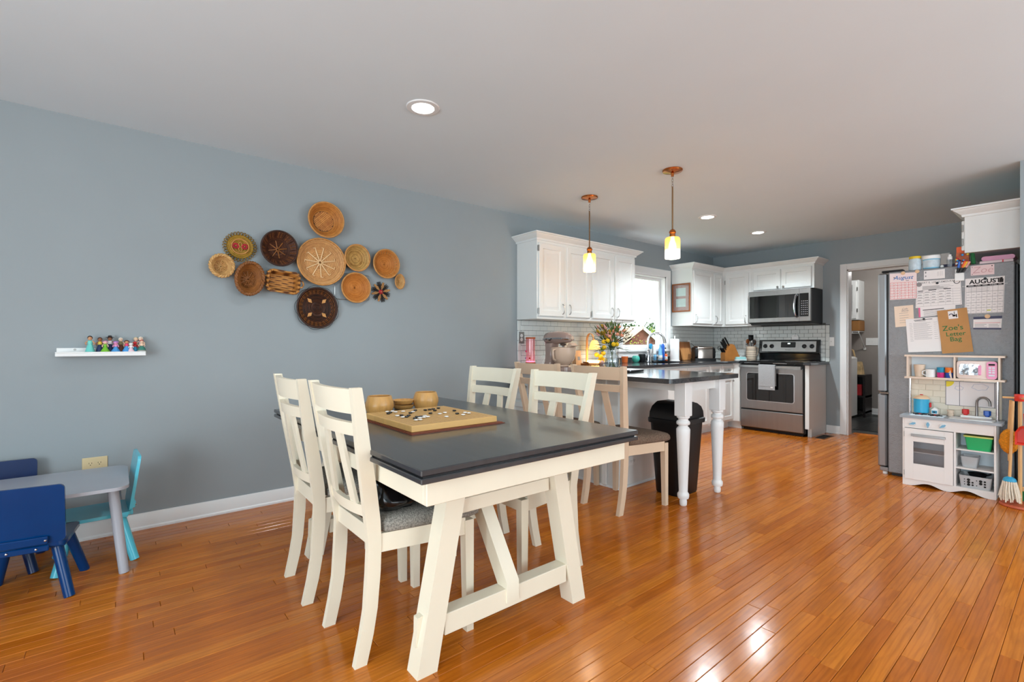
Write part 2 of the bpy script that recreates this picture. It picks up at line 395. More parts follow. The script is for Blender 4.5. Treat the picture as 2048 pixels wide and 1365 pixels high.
# doorway to the laundry room
d = thing('door_1', loc=(2.18, YB, 0), kind='structure')
cw = .074; g = G()
for y0, y1 in ((YB-.018, YB), (YB+WT_B, YB+WT_B+.018)):
    g.box(DX0-cw, DX0, y0, y1, 0, DZ+cw, .004); g.box(DX1, DX1+cw, y0, y1, 0, DZ+cw, .004); g.box(DX0, DX1, y0, y1, DZ, DZ+cw, .004)
obj('door_casing', g, M['trim_white'], d)
obj('door_jamb', G().box(DX0-.001, DX0+.012, YB-.004, YB+WT_B+.004, 0, DZ).box(DX1-.012, DX1, YB-.004, YB+WT_B+.004, 0, DZ).box(DX0, DX1, YB-.004, YB+WT_B+.004, DZ-.012, DZ), M['trim_white'], d)
obj('threshold', G().prism([(7.16, -.01), (7.16, .002), (7.175, .012), (7.235, .012), (7.25, .002), (7.25, -.01)], 'x', DX0+.02, DX1-.02), M['oak_floor'], d)
# laundry room shell
struct('wall_laundry', G().box(.6, 3.4, 9.36, 9.5, 0, H).box(.6, .75, 7.13, 9.36, 0, H).box(3.25, 3.4, 7.13, 9.36, 0, H), M['taupe_wall'])
struct('ceiling_laundry', G().box(.6, 3.4, 7.16, 9.5, H+.001, H+.1), M['ceiling_white'])
baseb('baseboard_laundry', [(.75, 9.3595), (3.25, 9.3595)])
fl = struct('floor_laundry', G().box(.6, 3.4, 7.16, 9.5, -.08, -.008), M['grout'])
ft = mesh('floor_tile', G().box(.002, .298, .002, .598, -.008, 0, .002), None); ft.materials.append(M['slate_floor'])
for i in range(9):
    for j in range(4):
        x = .75+i*.3; y = 7.25+j*.6-(.3 if i % 2 else 0)
        if y < 7.2 or y+.6 > 9.36 or x+.3 > 3.26: continue
        o = bpy.data.objects.new('floor_tile', ft); link(o, fl); o.location = (x, y, 0)
# ================================================================ backsplash tiles (2 x 4 inch, running bond), children of their walls
TP, TR = .1031, .0512
_tm = {}
def tiles(wall, face, a0, a1, z0, z1, anchor, skip=None):
    """face 'x': on x = 0 running along y; face 'y': on the back wall running along x"""
    nrow = int(math.ceil((z1-z0)/TR-1e-6)); top = 1.372
    def put(c0, c1, r0, r1):
        key = (face, round(c1-c0, 3), round(r1-r0, 3))
        if key not in _tm:
            a, b = c1-c0, r1-r0; q = .0014
            G_ = G().box(.002, .0085, q, a-q, q, b-q, .0013) if face == 'x' else G().box(q, a-q, -.0085, -.002, q, b-q, .0013)
            me = mesh('tile', G_, None); me.materials.append(M['tile_white']); _tm[key] = me
        o = bpy.data.objects.new('tile', _tm[key]); link(o, wall)
        o.location = (0, c0, r0) if face == 'x' else (c0, YB, r0)
    for r in range(nrow):
        hi = top-r*TR; lo = max(hi-TR, z0)
        if hi > z1+1e-4 or hi-lo < .008: continue
        s = anchor+(TP/2 if r % 2 else 0)
        k = math.floor((a0-s)/TP)
        while s+k*TP < a1-.006:
            c0 = max(s+k*TP, a0); c1 = min(s+(k+1)*TP, a1); k += 1
            if c1-c0 > .006 and not (skip and skip(c0, c1, lo, hi)): put(c0, c1, lo, hi)
obj('grout_bed', G().box(.0005, .004, 3.118, 4.705, CT+.001, 1.373).box(.0005, .004, 5.838, YB, CT+.001, 1.373).box(.0005, .004, 4.705, 5.838, CT+.001, .96), M['grout'], wall_left)
obj('grout_bed', G().box(.005, 1.505, YB-.004, YB-.0005, CT-.02, 1.40).box(1.505, 1.55, YB-.004, YB-.0005, CT+.001, 1.38), M['grout'], wall_back)
tiles(wall_left, 'x', 3.165, 4.705, CT+.001, 1.372, 3.168)
tiles(wall_left, 'x', 5.838, YB-.005, CT+.001, 1.372, 3.168)
tiles(wall_left, 'x', 4.705, 5.838, CT+.001, .962, 3.168)
tiles(wall_back, 'y', .009, 1.503, CT+.001, 1.372, .02, lambda a, b, lo, hi: a > .75 and b < 1.40 and hi < 1.15)
for k in range(5):                                                  # tall edge pieces at both ends of the tiling
    lo = 1.372-(k+1)*.1031; hi = lo+.1031; lo = max(lo, CT+.001)
    obj('edge_tile', G().box(.0005, .0095, 3.118, 3.163, lo+.001, hi-.001, .002), M['tile_white'], wall_left)
    obj('edge_tile', G().box(1.506, 1.55, YB-.0095, YB-.0005, lo+.001, hi-.001, .002), M['tile_white'], wall_back)
# ================================================================ cabinets
def pdoor(u0, u1, v0, v1, t=.019, fr=.052):
    """raised-panel door in (u, v, w): w outwards"""
    def R4(i, w): return [(u0+i, v0+i, w), (u1-i, v0+i, w), (u1-i, v1-i, w), (u0+i, v1-i, w)]
    f = min(fr, (u1-u0)*.22, (v1-v0)*.28); s = f*.55
    return G().loops([R4(0, 0), R4(0, t-.005), R4(.005, t), R4(f, t), R4(f+.005, t-.013), R4(f+.012, t-.013), R4(f+.012+s, t-.002), R4(f+.016+s, t-.002)])
def onX(x): return lambda p: (x+p[2], p[0], p[1])                     # faces +x
def onYn(y): return lambda p: (p[0], y-p[2], p[1])                    # faces -y
def onXn(x): return lambda p: (x-p[2], p[0], p[1])                    # faces -x
def pull(u, v0, v1, horiz=False):
    h = (v1-v0)/2; c = (v0+v1)/2; pts = []
    for k in range(9):
        a = PI*k/8; e = (c-h*math.cos(a), .004+.026*math.sin(a)**.8)
        pts.append((e[0], u, e[1]) if horiz else (u, e[0], e[1]))
    return G().tube(pts, [.005]+[.0042]*7+[.005], 6)
def knob(u, v): return G().lathe([(0, .026), (.010, .025), (.014, .020), (.011, .013), (.005, .009), (.006, 0)], (u, v, 0), 14)
def hinge(u, v): return G().box(u-.006, u+.006, v-.028, v+.028, 0, .009, .002).tube([(u+.007, v-.03, .008), (u+.007, v+.03, .008)], .004, 6)
CROWN = [(0, 2.135), (.012, 2.135), (.016, 2.146), (.016, 2.152), (.024, 2.158), (.040, 2.172), (.056, 2.184), (.060, 2.190), (.070, 2.193), (.070, 2.204), (0, 2.204)]
def cab_doors(t, fn, specs, white=None):
    """specs: (u0, u1, v0, v1, hardware, hinge_u)  hardware: ('p', u) pull, ('k', u, v) knob, ('n',)"""
    for u0, u1, v0, v1, hw, hg in specs:
        dr = obj('door', pdoor(u0, u1, v0, v1).xf(fn), M['cab_white'], t)
        if hw[0] == 'p': obj('pull', pull(hw[1], hw[2], hw[3]).xf(lambda p: fn((p[0], p[1], p[2]+.017))), M['nickel'], dr)
        if hw[0] == 'k': obj('knob', knob(hw[1], hw[2]).xf(lambda p: fn((p[0], p[1], p[2]+.017))), M['nickel'], dr)
        for v in (hg[1:] if hg else ()): obj('hinge', hinge(hg[0], v).xf(lambda p: fn((p[0], p[1], p[2]+.006))), M['nickel'], dr)
# -- wall cabinet over the mixer
UB, UT = 1.375, 2.145
t = thing('wall_cabinet', 'long white wall cabinet with four raised-panel doors above the stand mixer', 'cabinet', (0.15, 3.88, UB))
obj('body', G().box(.001, .30, 3.115, 4.65, UB, UT, .002), M['cab_white'], t)
obj('crown_moulding', G().sweep([(.001, 3.115), (.30, 3.115), (.30, 4.65), (.001, 4.65)][::1], CROWN), M['cab_white'], t)
hz = (1.45, 2.055)
cab_doors(t, onX(.3005), [
    (3.128, 3.470, 1.402, 2.108, ('p', 3.444, 1.43, 1.527), (3.122, *hz)),
    (3.512, 3.862, 1.402, 2.108, ('p', 3.542, 1.43, 1.527), None),
    (3.900, 4.241, 1.402, 2.108, ('p', 4.212, 1.43, 1.527), (3.891, 1.45)),
    (4.280, 4.630, 1.402, 2.108, ('p', 4.312, 1.43, 1.527), None)])
# -- corner wall cabinet
t = thing('corner_wall_cabinet', 'white L-shaped corner wall cabinet with a framed picture on its side', 'cabinet', (.2, 6.6, UB))
obj('body', G().prism([(.001, 5.895), (.30, 5.895), (.30, 6.705), (.712, 6.705), (.712, 7.005), (.001, 7.005)], 'z', UB, UT), M['cab_white'], t)
obj('crown_moulding', G().sweep([(.001, 5.895), (.30, 5.895), (.30, 6.705), (.71, 6.705)], CROWN), M['cab_white'], t)
cab_doors(t, onX(.3005), [(5.912, 6.405, 1.402, 2.108, ('p', 5.95, 1.42, 1.52), None), (6.438, 6.68, 1.402, 2.108, ('p', 6.475, 1.42, 1.52), None)])
cab_doors(t, onYn(6.7045), [(.350, .672, 1.402, 2.108, ('p', .642, 1.42, 1.52), (.342, 2.0))])
# -- over-range cabinet
t = thing('over_range_cabinet', 'short white two-door wall cabinet mounted over the microwave', 'cabinet', (1.09, 6.85, 1.835))
obj('body', G().box(.713, 1.475, 6.705, 7.005, 1.832, UT, .002), M['cab_white'], t)
obj('crown_moulding', G().sweep([(.712, 6.705), (1.475, 6.705), (1.475, 7.005)], CROWN), M['cab_white'], t)
cab_doors(t, onYn(6.7045), [(.740, 1.085, 1.852, 2.108, ('k', 1.055, 1.875), None), (1.097, 1.447, 1.852, 2.108, ('k', 1.125, 1.875), None)])
# -- cabinet over the fridge
t = thing('fridge_wall_cabinet', 'white wall cabinet hung above the refrigerator ', 'cabinet', (3.4, 5.3, 1.835))
t['label'] = 'white wall cabinet hung above the refrigerator'
obj('body', G().box(3.046, 3.749, 5.177, 5.98, 1.852, 2.144, .002), M['cab_white'], t)
obj('crown_moulding', G().sweep([(3.046, 5.98), (3.046, 5.177), (3.749, 5.177)], CROWN), M['cab_white'], t)
cab_doors(t, onXn(3.0455), [(5.19, 5.56, 1.875, 2.108, ('k', 5.53, 1.90), (5.184, 1.94, 2.05)), (5.58, 5.96, 1.875, 2.108, ('k', 5.61, 1.90), None)])
# -- worktop (one continuous black granite slab) and the base units under it
g = G()
pl = rrect(.64, 1.955, 2.79, 3.73, .03)
g.prism([(0.004, 2.79)]+[p for p in pl if p[0] > 1.3][:5]+[p for p in pl if p[0] > 1.3][5:]+[(.004, 3.73)], 'z', CT-.032, CT)
for x0, x1, y0, y1 in ((.004, .645, 3.73, 4.95), (.004, .15, 4.95, 5.62), (.54, .645, 4.95, 5.62), (.004, .645, 5.62, 6.375), (.004, .690, 6.375, 6.999)): g.box(x0, x1, y0, y1, CT-.032, CT)
worktop = single('worktop', g, M['granite'], 'continuous black granite worktop with peninsula on white base cabinets', 'worktop', sm=20)
single('worktop', G().box(1.462, 1.545, 6.375, 6.999, CT-.032, CT, .004), M['granite'], 'narrow strip of black granite worktop between range and doorway', 'worktop')
t = thing('sink', 'stainless undermount sink set in the worktop below the window', 'sink', (.34, 5.28, .70))
g = G(); g.box(.145, .15, 4.945, 5.625, .70, CT-.001); g.box(.54, .545, 4.945, 5.625, .70, CT-.034); g.box(.15, .54, 4.945, 4.95, .70, CT-.034); g.box(.15, .54, 5.62, 5.625, .70, CT-.034); g.box(.145, .545, 4.945, 5.625, .695, .70)
obj('basin', g, M['steel'], t); obj('drain', G().lathe([(0, .702), (.04, .702), (.045, .7005)], (.34, 5.28, 0), 16), M['chrome'], t)
# base units along the window wall
def base_unit(name, label, y0, y1, specs):
    t = thing(name, label, 'cabinet', (.3, (y0+y1)/2, 0))
    obj('body', G().box(.012, .60, y0, y1, .10, CT-.033 if not 'sink' in name else .68), M['cab_white'], t)
    if 'sink' in name: obj('front_rail', G().box(.56, .60, y0, y1, .68, CT-.033), M['cab_white'], t)
    obj('toe_kick', G().box(.012, .53, y0, y1, 0, .10), M['cab_white'], t)
    for kind, u0, u1, v0, v1, k in specs:
        p = obj(kind, pdoor(u0, u1, v0, v1).xf(onX(.6005)), M['cab_white'], t)
        if k == 'k': obj('knob', knob((u0+u1)/2 if kind == 'drawer' else u1-.035, (v0+v1)/2 if kind == 'drawer' else v1-.06).xf(lambda q: onX(.6175)(q)), M['nickel'], p)
    return t
def pair(y0, y1, sink=False):
    m = (y0+y1)/2; s = []
    for a, b in ((y0+.02, m-.006), (m+.006, y1-.02)):
        s.append(('drawer', a, b, .725, .850, '' if sink else 'k')); s.append(('door', a, b, .125, .70, 'k'))
    return s
base_unit('base_cabinet', 'white base cabinet under the worktop beside the peninsula', 3.74, 4.72, pair(3.74, 4.72))
base_unit('sink_base_cabinet', 'white two-door base cabinet below the kitchen sink', 4.722, 5.76, pair(4.722, 5.76, True))
base_unit('base_cabinet', 'white base cabinet with drawer and knob next to the range', 5.762, 6.40, pair(5.762, 6.40))
t = thing('corner_base_cabinet', 'white corner base cabinet wedged between window wall and range', 'cabinet', (.3, 6.7, 0))
obj('body', G().box(.012, .688, 6.402, 6.995, .10, CT-.033), M['cab_white'], t); obj('toe_kick', G().box(.012, .688, 6.46, 6.995, 0, .10), M['cab_white'], t)
t = thing('base_cabinet', 'slim white end cabinet between range and doorway', 'cabinet', (1.49, 6.7, 0))
obj('body', G().box(1.466, 1.512, 6.43, 6.999, .10, CT-.033, .002), M['cab_white'], t); obj('toe_kick', G().box(1.470, 1.511, 6.51, 6.999, 0, .10), M['cab_white'], t)
# peninsula base, dining side panelled, open overhang on turned legs
t = thing('peninsula_cabinet', 'white peninsula base cabinet with a power outlet behind the counter chairs', 'cabinet', (.7, 3.35, 0))
obj('body', G().box(.02, 1.350, 3.012, 3.70, 0, CT-.033, .002), M['cab_white'], t)
obj('shoe_moulding', G().sweep([(.02, 3.012), (1.350, 3.012), (1.350, 3.70)], [(0, 0), (.012, 0), (.010, .008), (.004, .014), (0, .016)]), M['trim_white'], t)
obj('corner_pilaster', G().box(1.20, 1.245, 2.995, 3.012, .01, CT-.034, .006), M['cab_white'], t)
cab_doors(t, onYn(3.0115), [(.05, .52, .60, .86, ('k', .285, .73), None), (.05, .52, .34, .58, ('k', .285, .46), None), (.05, .52, .08, .32, ('k', .285, .2), None)])
obj('apron', G().box(1.35, 1.823, 3.065, 3.085, .80, CT-.033), M['cab_white'], t)
obj('apron', G().box(1.858, 1.878, 3.120, 3.505, .80, CT-.033), M['cab_white'], t)
obj('apron', G().box(1.35, 1.823, 3.54, 3.56, .80, CT-.033), M['cab_white'], t)
def outlet(parent, fn, u, v, name='power_outlet', w=.07, h=.114, m='plastic_white', kind='duplex', horiz=False):
    g = G().box(u-w/2, u+w/2, v-h/2, v+h/2, 0, .006, .003).xf(fn)
    o = obj(name, g, M[m], parent)
    if kind == 'duplex':
        for s in (-1, 1):
            a, b = (u+s*.02, v) if horiz else (u, v+s*.02)
            f = obj('socket', G().lathe([(.0165, .005), (.0165, .008), (0, .008)], (a, b, 0), 16).xf(fn), M['plastic_white' if m != 'plate_almond' else m], o)
            obj('slot', G().box(a-.007, a-.005, b-.001, b+.007, .007, .0086).box(a+.005, a+.007, b-.001, b+.007, .007, .0086).lathe([(.0025, .007), (.0025, .0086), (0, .0086)], (a, b-.007, 0), 8).xf(fn), M['dark_hole'], f) if True else None
    elif kind == 'toggle': obj('toggle', G().box(u-.005, u+.005, v-.012, v+.012, .005, .008).box(u-.004, u+.004, v-.004, v+.008, .005, .018, .002).xf(fn), M['plastic_white'], o)
    return o
outlet(t, onX(1.351), 3.185, .20, horiz=True, w=.114, h=.075)
def turned_leg(x, y, lab):
    t = thing('turned_leg', lab, 'table leg', (x, y, 0), group='turned legs under the peninsula')
    obj('block', G().box(x-.044, x+.044, y-.044, y+.044, .628, CT-.0325, .004), M['trim_white'], t)
    prof = [(.020, 0), (.024, .006), (.026, .03), (.022, .048), (.036, .052), (.040, .066), (.040, .082), (.032, .094), (.030, .10), (.032, .16), (.040, .36), (.046, .50), (.047, .535), (.040, .548), (.031, .556), (.031, .564), (.044, .570), (.047, .582), (.042, .594), (.033, .600), (.034, .610), (.044, .618), (.044, .63)]
    obj('turned_shaft', G().lathe(prof, (x, y, 0), 28), M['trim_white'], t)
    return t
turned_leg(1.868, 3.075, 'white turned leg under the peninsula corner between bin and dining area'); turned_leg(1.868, 3.55, 'white turned leg under the peninsula corner facing the range')
# ================================================================ range
SX0, SX1, SF, SBK = .695, 1.457, 6.405, 6.995
t = thing('range', 'stainless and black electric range with grey towel on its oven door', 'range', (1.076, 6.7, 0))
obj('body', G().box(SX0, SX1, SF+.03, SBK, .03, .875, .003), M['black_satin'], t)
obj('feet', G().box(SX0+.02, SX1-.02, SF+.06, SBK-.05, .001, .03), M['black_satin'], t)
obj('cooktop', G().box(SX0-.004, SX1+.004, SF-.01, 6.93, .875, .910, .006), M['black_glass'], t)
for bx, by, r in ((.88, 6.56, .105), (1.28, 6.56, .08), (.88, 6.80, .08), (1.28, 6.80, .105)):
    obj('burner_ring', G().lathe([(r-.004, .9101), (r-.004, .9106), (r, .9106), (r, .9101)], (bx, by, 0), 28), M['ink_grey'], t)
obj('vent_trim', G().box(SX0+.06, SX0+.26, SF-.013, SF, .882, .888).box(SX0+.42, SX0+.58, SF-.013, SF, .882, .888), M['chrome'], t)
dr = obj('oven_door', G().box(SX0+.004, SX1-.004, SF, SF+.03, .287, .822, .006), M['steel'], t)
def rr(u0, u1, v0, v1, r, y0, y1): return G().prism(rrect(u0, u1, v0, v1, r), 'y', y0, y1)
obj('window_trim', rr(SX0+.085, SX1-.098, .394, .762, .03, SF-.004, SF+.01), M['chrome'], dr)
obj('oven_window', rr(SX0+.093, SX1-.106, .402, .754, .026, SF-.006, SF+.01), M['black_glass'], dr)
obj('handle', G().prism([(SF-.050, .826), (SF-.043, .822), (SF-.03, .826), (SF-.028, .852), (SF-.036, .858), (SF-.046, .855)], 'x', SX0+.006, SX1-.014).box(SX0+.01, SX0+.03, SF-.03, SF+.02, .828, .85).box(SX1-.036, SX1-.016, SF-.03, SF+.02, .828, .85), M['steel'], dr)
dw = obj('drawer', G().box(SX0+.004, SX1-.004, SF+.002, SF+.03, .045, .272, .006), M['steel'], t)
BG = 6.955
bgd = obj('backguard', G().prism([(BG, 1.0), (BG-.008, 1.01), (BG+.018, 1.183), (BG+.04, 1.187), (BG+.042, .91), (BG+.014, .91), (BG+.014, 1.0)], 'x', SX0+.004, SX1-.002), M['black_gloss'], t)
def bgx(p): return (p[0], BG-.006+(p[1]-1.01)*.148-p[2], p[1])
obj('control_panel', G().box(SX0+.045, SX1-.045, 1.028, 1.166, -.004, .0025, .001).xf(bgx), M['steel'], bgd)
obj('display', G().prism(rrect(.985, 1.168, 1.082, 1.156, .01), 'z', 0, .004).xf(bgx), M['black_satin'], bgd)
mat('clock_digits', (220, 245, 240), .4, emit=2.5)
obj('clock', G().box(1.07, 1.10, 1.128, 1.142, .003, .0052).xf(bgx), M['clock_digits'], bgd)
for kx in (.783, .868, 1.272, 1.362):
    k = obj('control_knob', G().lathe([(.028, 0), (.027, .006), (.022, .008), (.020, .026), (.017, .028), (0, .028)], (kx, 1.10, .002), 20).xf(bgx), M['black_satin'], bgd)
    obj('knob_grip', G().box(kx-.004, kx+.004, 1.082, 1.118, .022, .034, .002).xf(bgx), M['black_gloss'], k)
text('brand_lettering', 'Whirlpool', .016, M['ink_black'], bgd, Matrix(((1, 0, 0, 1.076), (0, .146, -.989, BG-.0085), (0, .989, .146, 1.052), (0, 0, 0, 1))), shear=.2)
# towel over the oven handle
g = G(); x0, x1 = .955, 1.155; sec = []
prof = [(SF-.0225, .60), (SF-.023, .80), (SF-.024, .862), (SF-.038, .8655), (SF-.053, .862), (SF-.0555, .80), (SF-.056, .55), (SF-.0585, .55), (SF-.0585, .80), (SF-.0565, .864), (SF-.038, .869), (SF-.0215, .864), (SF-.0195, .80), (SF-.0195, .60)]
def wob(x, z): return .0018*math.sin(x*70)*(.9-z)*2
towel = thing('hand_towel', 'light grey terry towel hanging on the oven door handle', 'towel', (1.055, SF-.05, .53))
mat('towel_grey', (176, 178, 180), .95, var=.12, scale=150, bump=.8, bscale=300)
def tow(x0, x1, dz, dy):
    ls = []
    for k in range(9):
        x = x0+(x1-x0)*k/8; ls.append([(x, y+(dy if y < SF-.05 else 0)+(wob(x, z) if y < SF-.05 else 0), z+(dz if z < .7 and y < SF-.05 else 0)) for y, z in prof])
    return G().loops(ls)
obj('folded_layer', tow(x0, x1, 0, 0), M['towel_grey'], towel); obj('front_layer', tow(x0+.004, x1-.012, .045, -.0035), M['towel_grey'], towel)
obj('care_tag', G().box(x1-.05, x1-.022, SF-.064, SF-.0625, .575, .592), M['plastic_white'], towel)
# microwave
MX0, MX1, MF = .713, 1.473, 6.605
t = thing('over_range_microwave', 'stainless over-range microwave with dark glass door above the range', 'microwave', (1.093, 6.8, 1.39))
obj('body', G().box(MX0, MX1, MF+.028, 6.998, 1.40, 1.829, .003), M['black_satin'], t)
obj('vent_base', G().box(MX0+.02, MX1-.004, MF+.03, 6.99, 1.384, 1.40), M['black_satin'], t)
fr = obj('front_frame', G().box(MX0, MX1, MF, MF+.03, 1.412, 1.829, .006), M['steel'], t)
dr = obj('door_window', rr(MX0+.018, 1.338, 1.470, 1.762, .006, MF-.004, MF+.01), M['black_glass'], t)
obj('handle', G().tube([(1.312, MF-.002, 1.752), (1.308, MF-.03, 1.735), (1.300, MF-.042, 1.68), (1.297, MF-.044, 1.61), (1.300, MF-.042, 1.54), (1.308, MF-.03, 1.487), (1.312, MF-.002, 1.472)], .012, 10), M['chrome'], t)
obj('seam', G().box(1.3405, 1.3425, MF-.0012, MF+.01, 1.416, 1.825), M['black_satin'], t)
kp = obj('keypad', rr(1.345, 1.446, 1.474, 1.764, .004, MF-.0035, MF+.01), M['black_gloss'], t)
g = G()
for i in range(4):
    for j in range(7): g.box(1.362+i*.021, 1.374+i*.021, MF-.0042, MF-.003, 1.50+j*.027, 1.508+j*.027)
obj('key_legends', g, M['ink_grey'], kp)
text('brand_lettering', 'Whirlpool', .014, M['ink_grey'], fr, Matrix(((1, 0, 0, 1.06), (0, 0, -1, MF-.001), (0, 1, 0, 1.795), (0, 0, 0, 1))), shear=.2)
# ================================================================ refrigerator
FX0, FX1, FY0, FY1, FH = 2.565, 3.325, 5.155, 6.05, 1.752
mat('fridge_side', (142, 143, 145), .40, metal=.45, var=.06, scale=40, bump=.45, bscale=170)
mat('fridge_door', (150, 151, 153), .36, metal=.85, var=.05, scale=30, stretch=(1, 1, .06))
t = thing('refrigerator', 'grey steel refrigerator covered with papers behind the play kitchen', 'refrigerator', ((FX0+FX1)/2, 5.6, 0))
obj('case', G().box(FX0, FX1, FY0, FY1, .025, FH, .006), M['fridge_side'], t)
obj('back_panel', G().box(FX1, FX1+.018, FY0+.02, FY1-.02, .12, FH-.02, .004), M['black_satin'], t)
obj('base_grille', G().box(FX0+.02, FX1-.03, FY0+.02, FY1-.02, .001, .025), M['black_satin'], t)
obj('fridge_foot', G().lathe([(.018, 0), (.018, .02), (.008, .03)], (FX0-.03, FY0+.04, .0005), 12), M['plastic_white'], t)
obj('water_valve', G().tube([(3.352, 5.30, .92), (3.352, 5.30, 1.02)], .014, 10).tube([(3.352, 5.30, 1.0), (3.365, 5.34, .98), (3.367, 5.40, .80), (3.365, 5.42, .4)], .005, 6), M['clear_plastic'], t)
for z0, z1, nm in ((.065, .700, 'freezer_door'), (.715, FH-.005, 'fridge_door')):
    for a, b in (((FY0, FY1),) if nm == 'freezer_door' else ((FY0, 5.60), (5.604, FY1))):
        dd = obj(nm, G().box(FX0-.075, FX0-.012, a, b, z0, z1, .012), M['fridge_door'], t)
        obj('gasket', G().box(FX0-.012, FX0, a+.012, b-.012, z0+.012, z1-.012), M['black_satin'], dd)
obj('kick_plate', G().box(FX0-.06, FX0, FY0, FY1, .03, .062, .004), M['fridge_door'], t)
obj('hinge_cover', G().box(FX0-.05, FX0+.10, FY0+.01, FY0+.07, FH, FH+.018, .006), M['black_satin'], t)
obj('mid_hinge', G().box(FX0-.06, FX0+.004, FY0-.006, FY0+.05, .701, .714), M['chrome'], t)
# ================================================================ dining table
TX0, TX1, TY0, TY1, TZ = .79, 2.478, .680, 1.714, .769
t = thing('dining_table', 'cream trestle dining table with dark grey double-slab top and game board on it', 'table', ((TX0+TX1)/2, 1.197, 0))
obj('upper_slab', G().box(TX0, TX1, TY0, TY1, TZ-.019, TZ, .003), M['table_dark'], t)
obj('slab_gap', G().box(TX0+.012, TX1-.012, TY0+.012, TY1-.012, TZ-.026, TZ-.019), M['table_edge'], t)
obj('lower_slab', G().box(TX0, TX1, TY0, TY1, TZ-.043, TZ-.026, .003), M['table_dark'], t)
AX0, AX1, AY0, AY1, AB = TX0+.04, TX1-.04, TY0+.04, TY1-.04, .645
for nm, q in (('end_apron', (AX1-.022, AX1, AY0, AY1)), ('end_apron', (AX0, AX0+.022, AY0, AY1)), ('side_apron', (AX0+.022, AX1-.022, AY0, AY0+.022)), ('side_apron', (AX0+.022, AX1-.022, AY1-.022, AY1))):
    obj(nm, G().box(*q, AB, TZ-.0435, .002), M['cream'], t)
CYT = 1.1985
def lean(z): return .199*z                       # legs lean inwards as they rise
for xs, inner in ((2.192, -1), (TX0+TX1-2.265, 1)):
    xa, xb = xs, xs+.073
    for s in (-1, 1):
        pts = lambda z: [(xa, CYT+s*(.4175-lean(z)), z), (xb, CYT+s*(.4175-lean(z)), z), (xb, CYT+s*(.3395-lean(z)), z), (xa, CYT+s*(.3395-lean(z)), z)]
        L = obj('leg', G().hexa(pts(0), pts(TZ-.0445)), M['cream'], t)
        yo = lambda z: CYT+s*(.4175-lean(z))
        zc = .145; xm = (xa+xb)/2-.006
        obj('wedge_peg', G().hexa([(xm-.008, yo(zc-.055), zc-.055), (xm+.009, yo(zc-.055), zc-.055), (xm+.009, yo(zc-.055)+s*.006, zc-.055), (xm-.008, yo(zc-.055)+s*.006, zc-.055)],
            [(xm-.013, yo(zc+.05), zc+.05), (xm+.014, yo(zc+.05), zc+.05), (xm+.014, yo(zc+.05)+s*.022, zc+.047), (xm-.013, yo(zc+.05)+s*.022, zc+.047)]), M['cream'], L)
    obj('stretcher', G().box(xa+.006, xb-.006, CYT-.335+lean(.15), CYT+.335-lean(.15), .107, .182, .002), M['cream'], t)
    obj('trestle_rail', G().box(xa+.012, xb-.03, CYT-.335+lean(.55), CYT+.335-lean(.55), .512, .566, .002), M['cream'], t)
    # diagonal brace from the stretcher up towards the table centre
    q0 = xb+.001 if inner < 0 else xa-.001
    poly = [(0, .128), (0, .205), (.296, .64), (.371, .64), (.060, .183), (.022, .183), (.022, .128)]
    g = G().prism([(q0+inner*a_, z_) for a_, z_ in poly], 'y', CYT-.030, CYT+.030)
    obj('brace', g, M['cream'], t)
obj('centre_beam', G().box(TX0+.30, TX1-.30, CYT-.035, CYT+.035, .64, TZ-.044, .002), M['cream'], t)
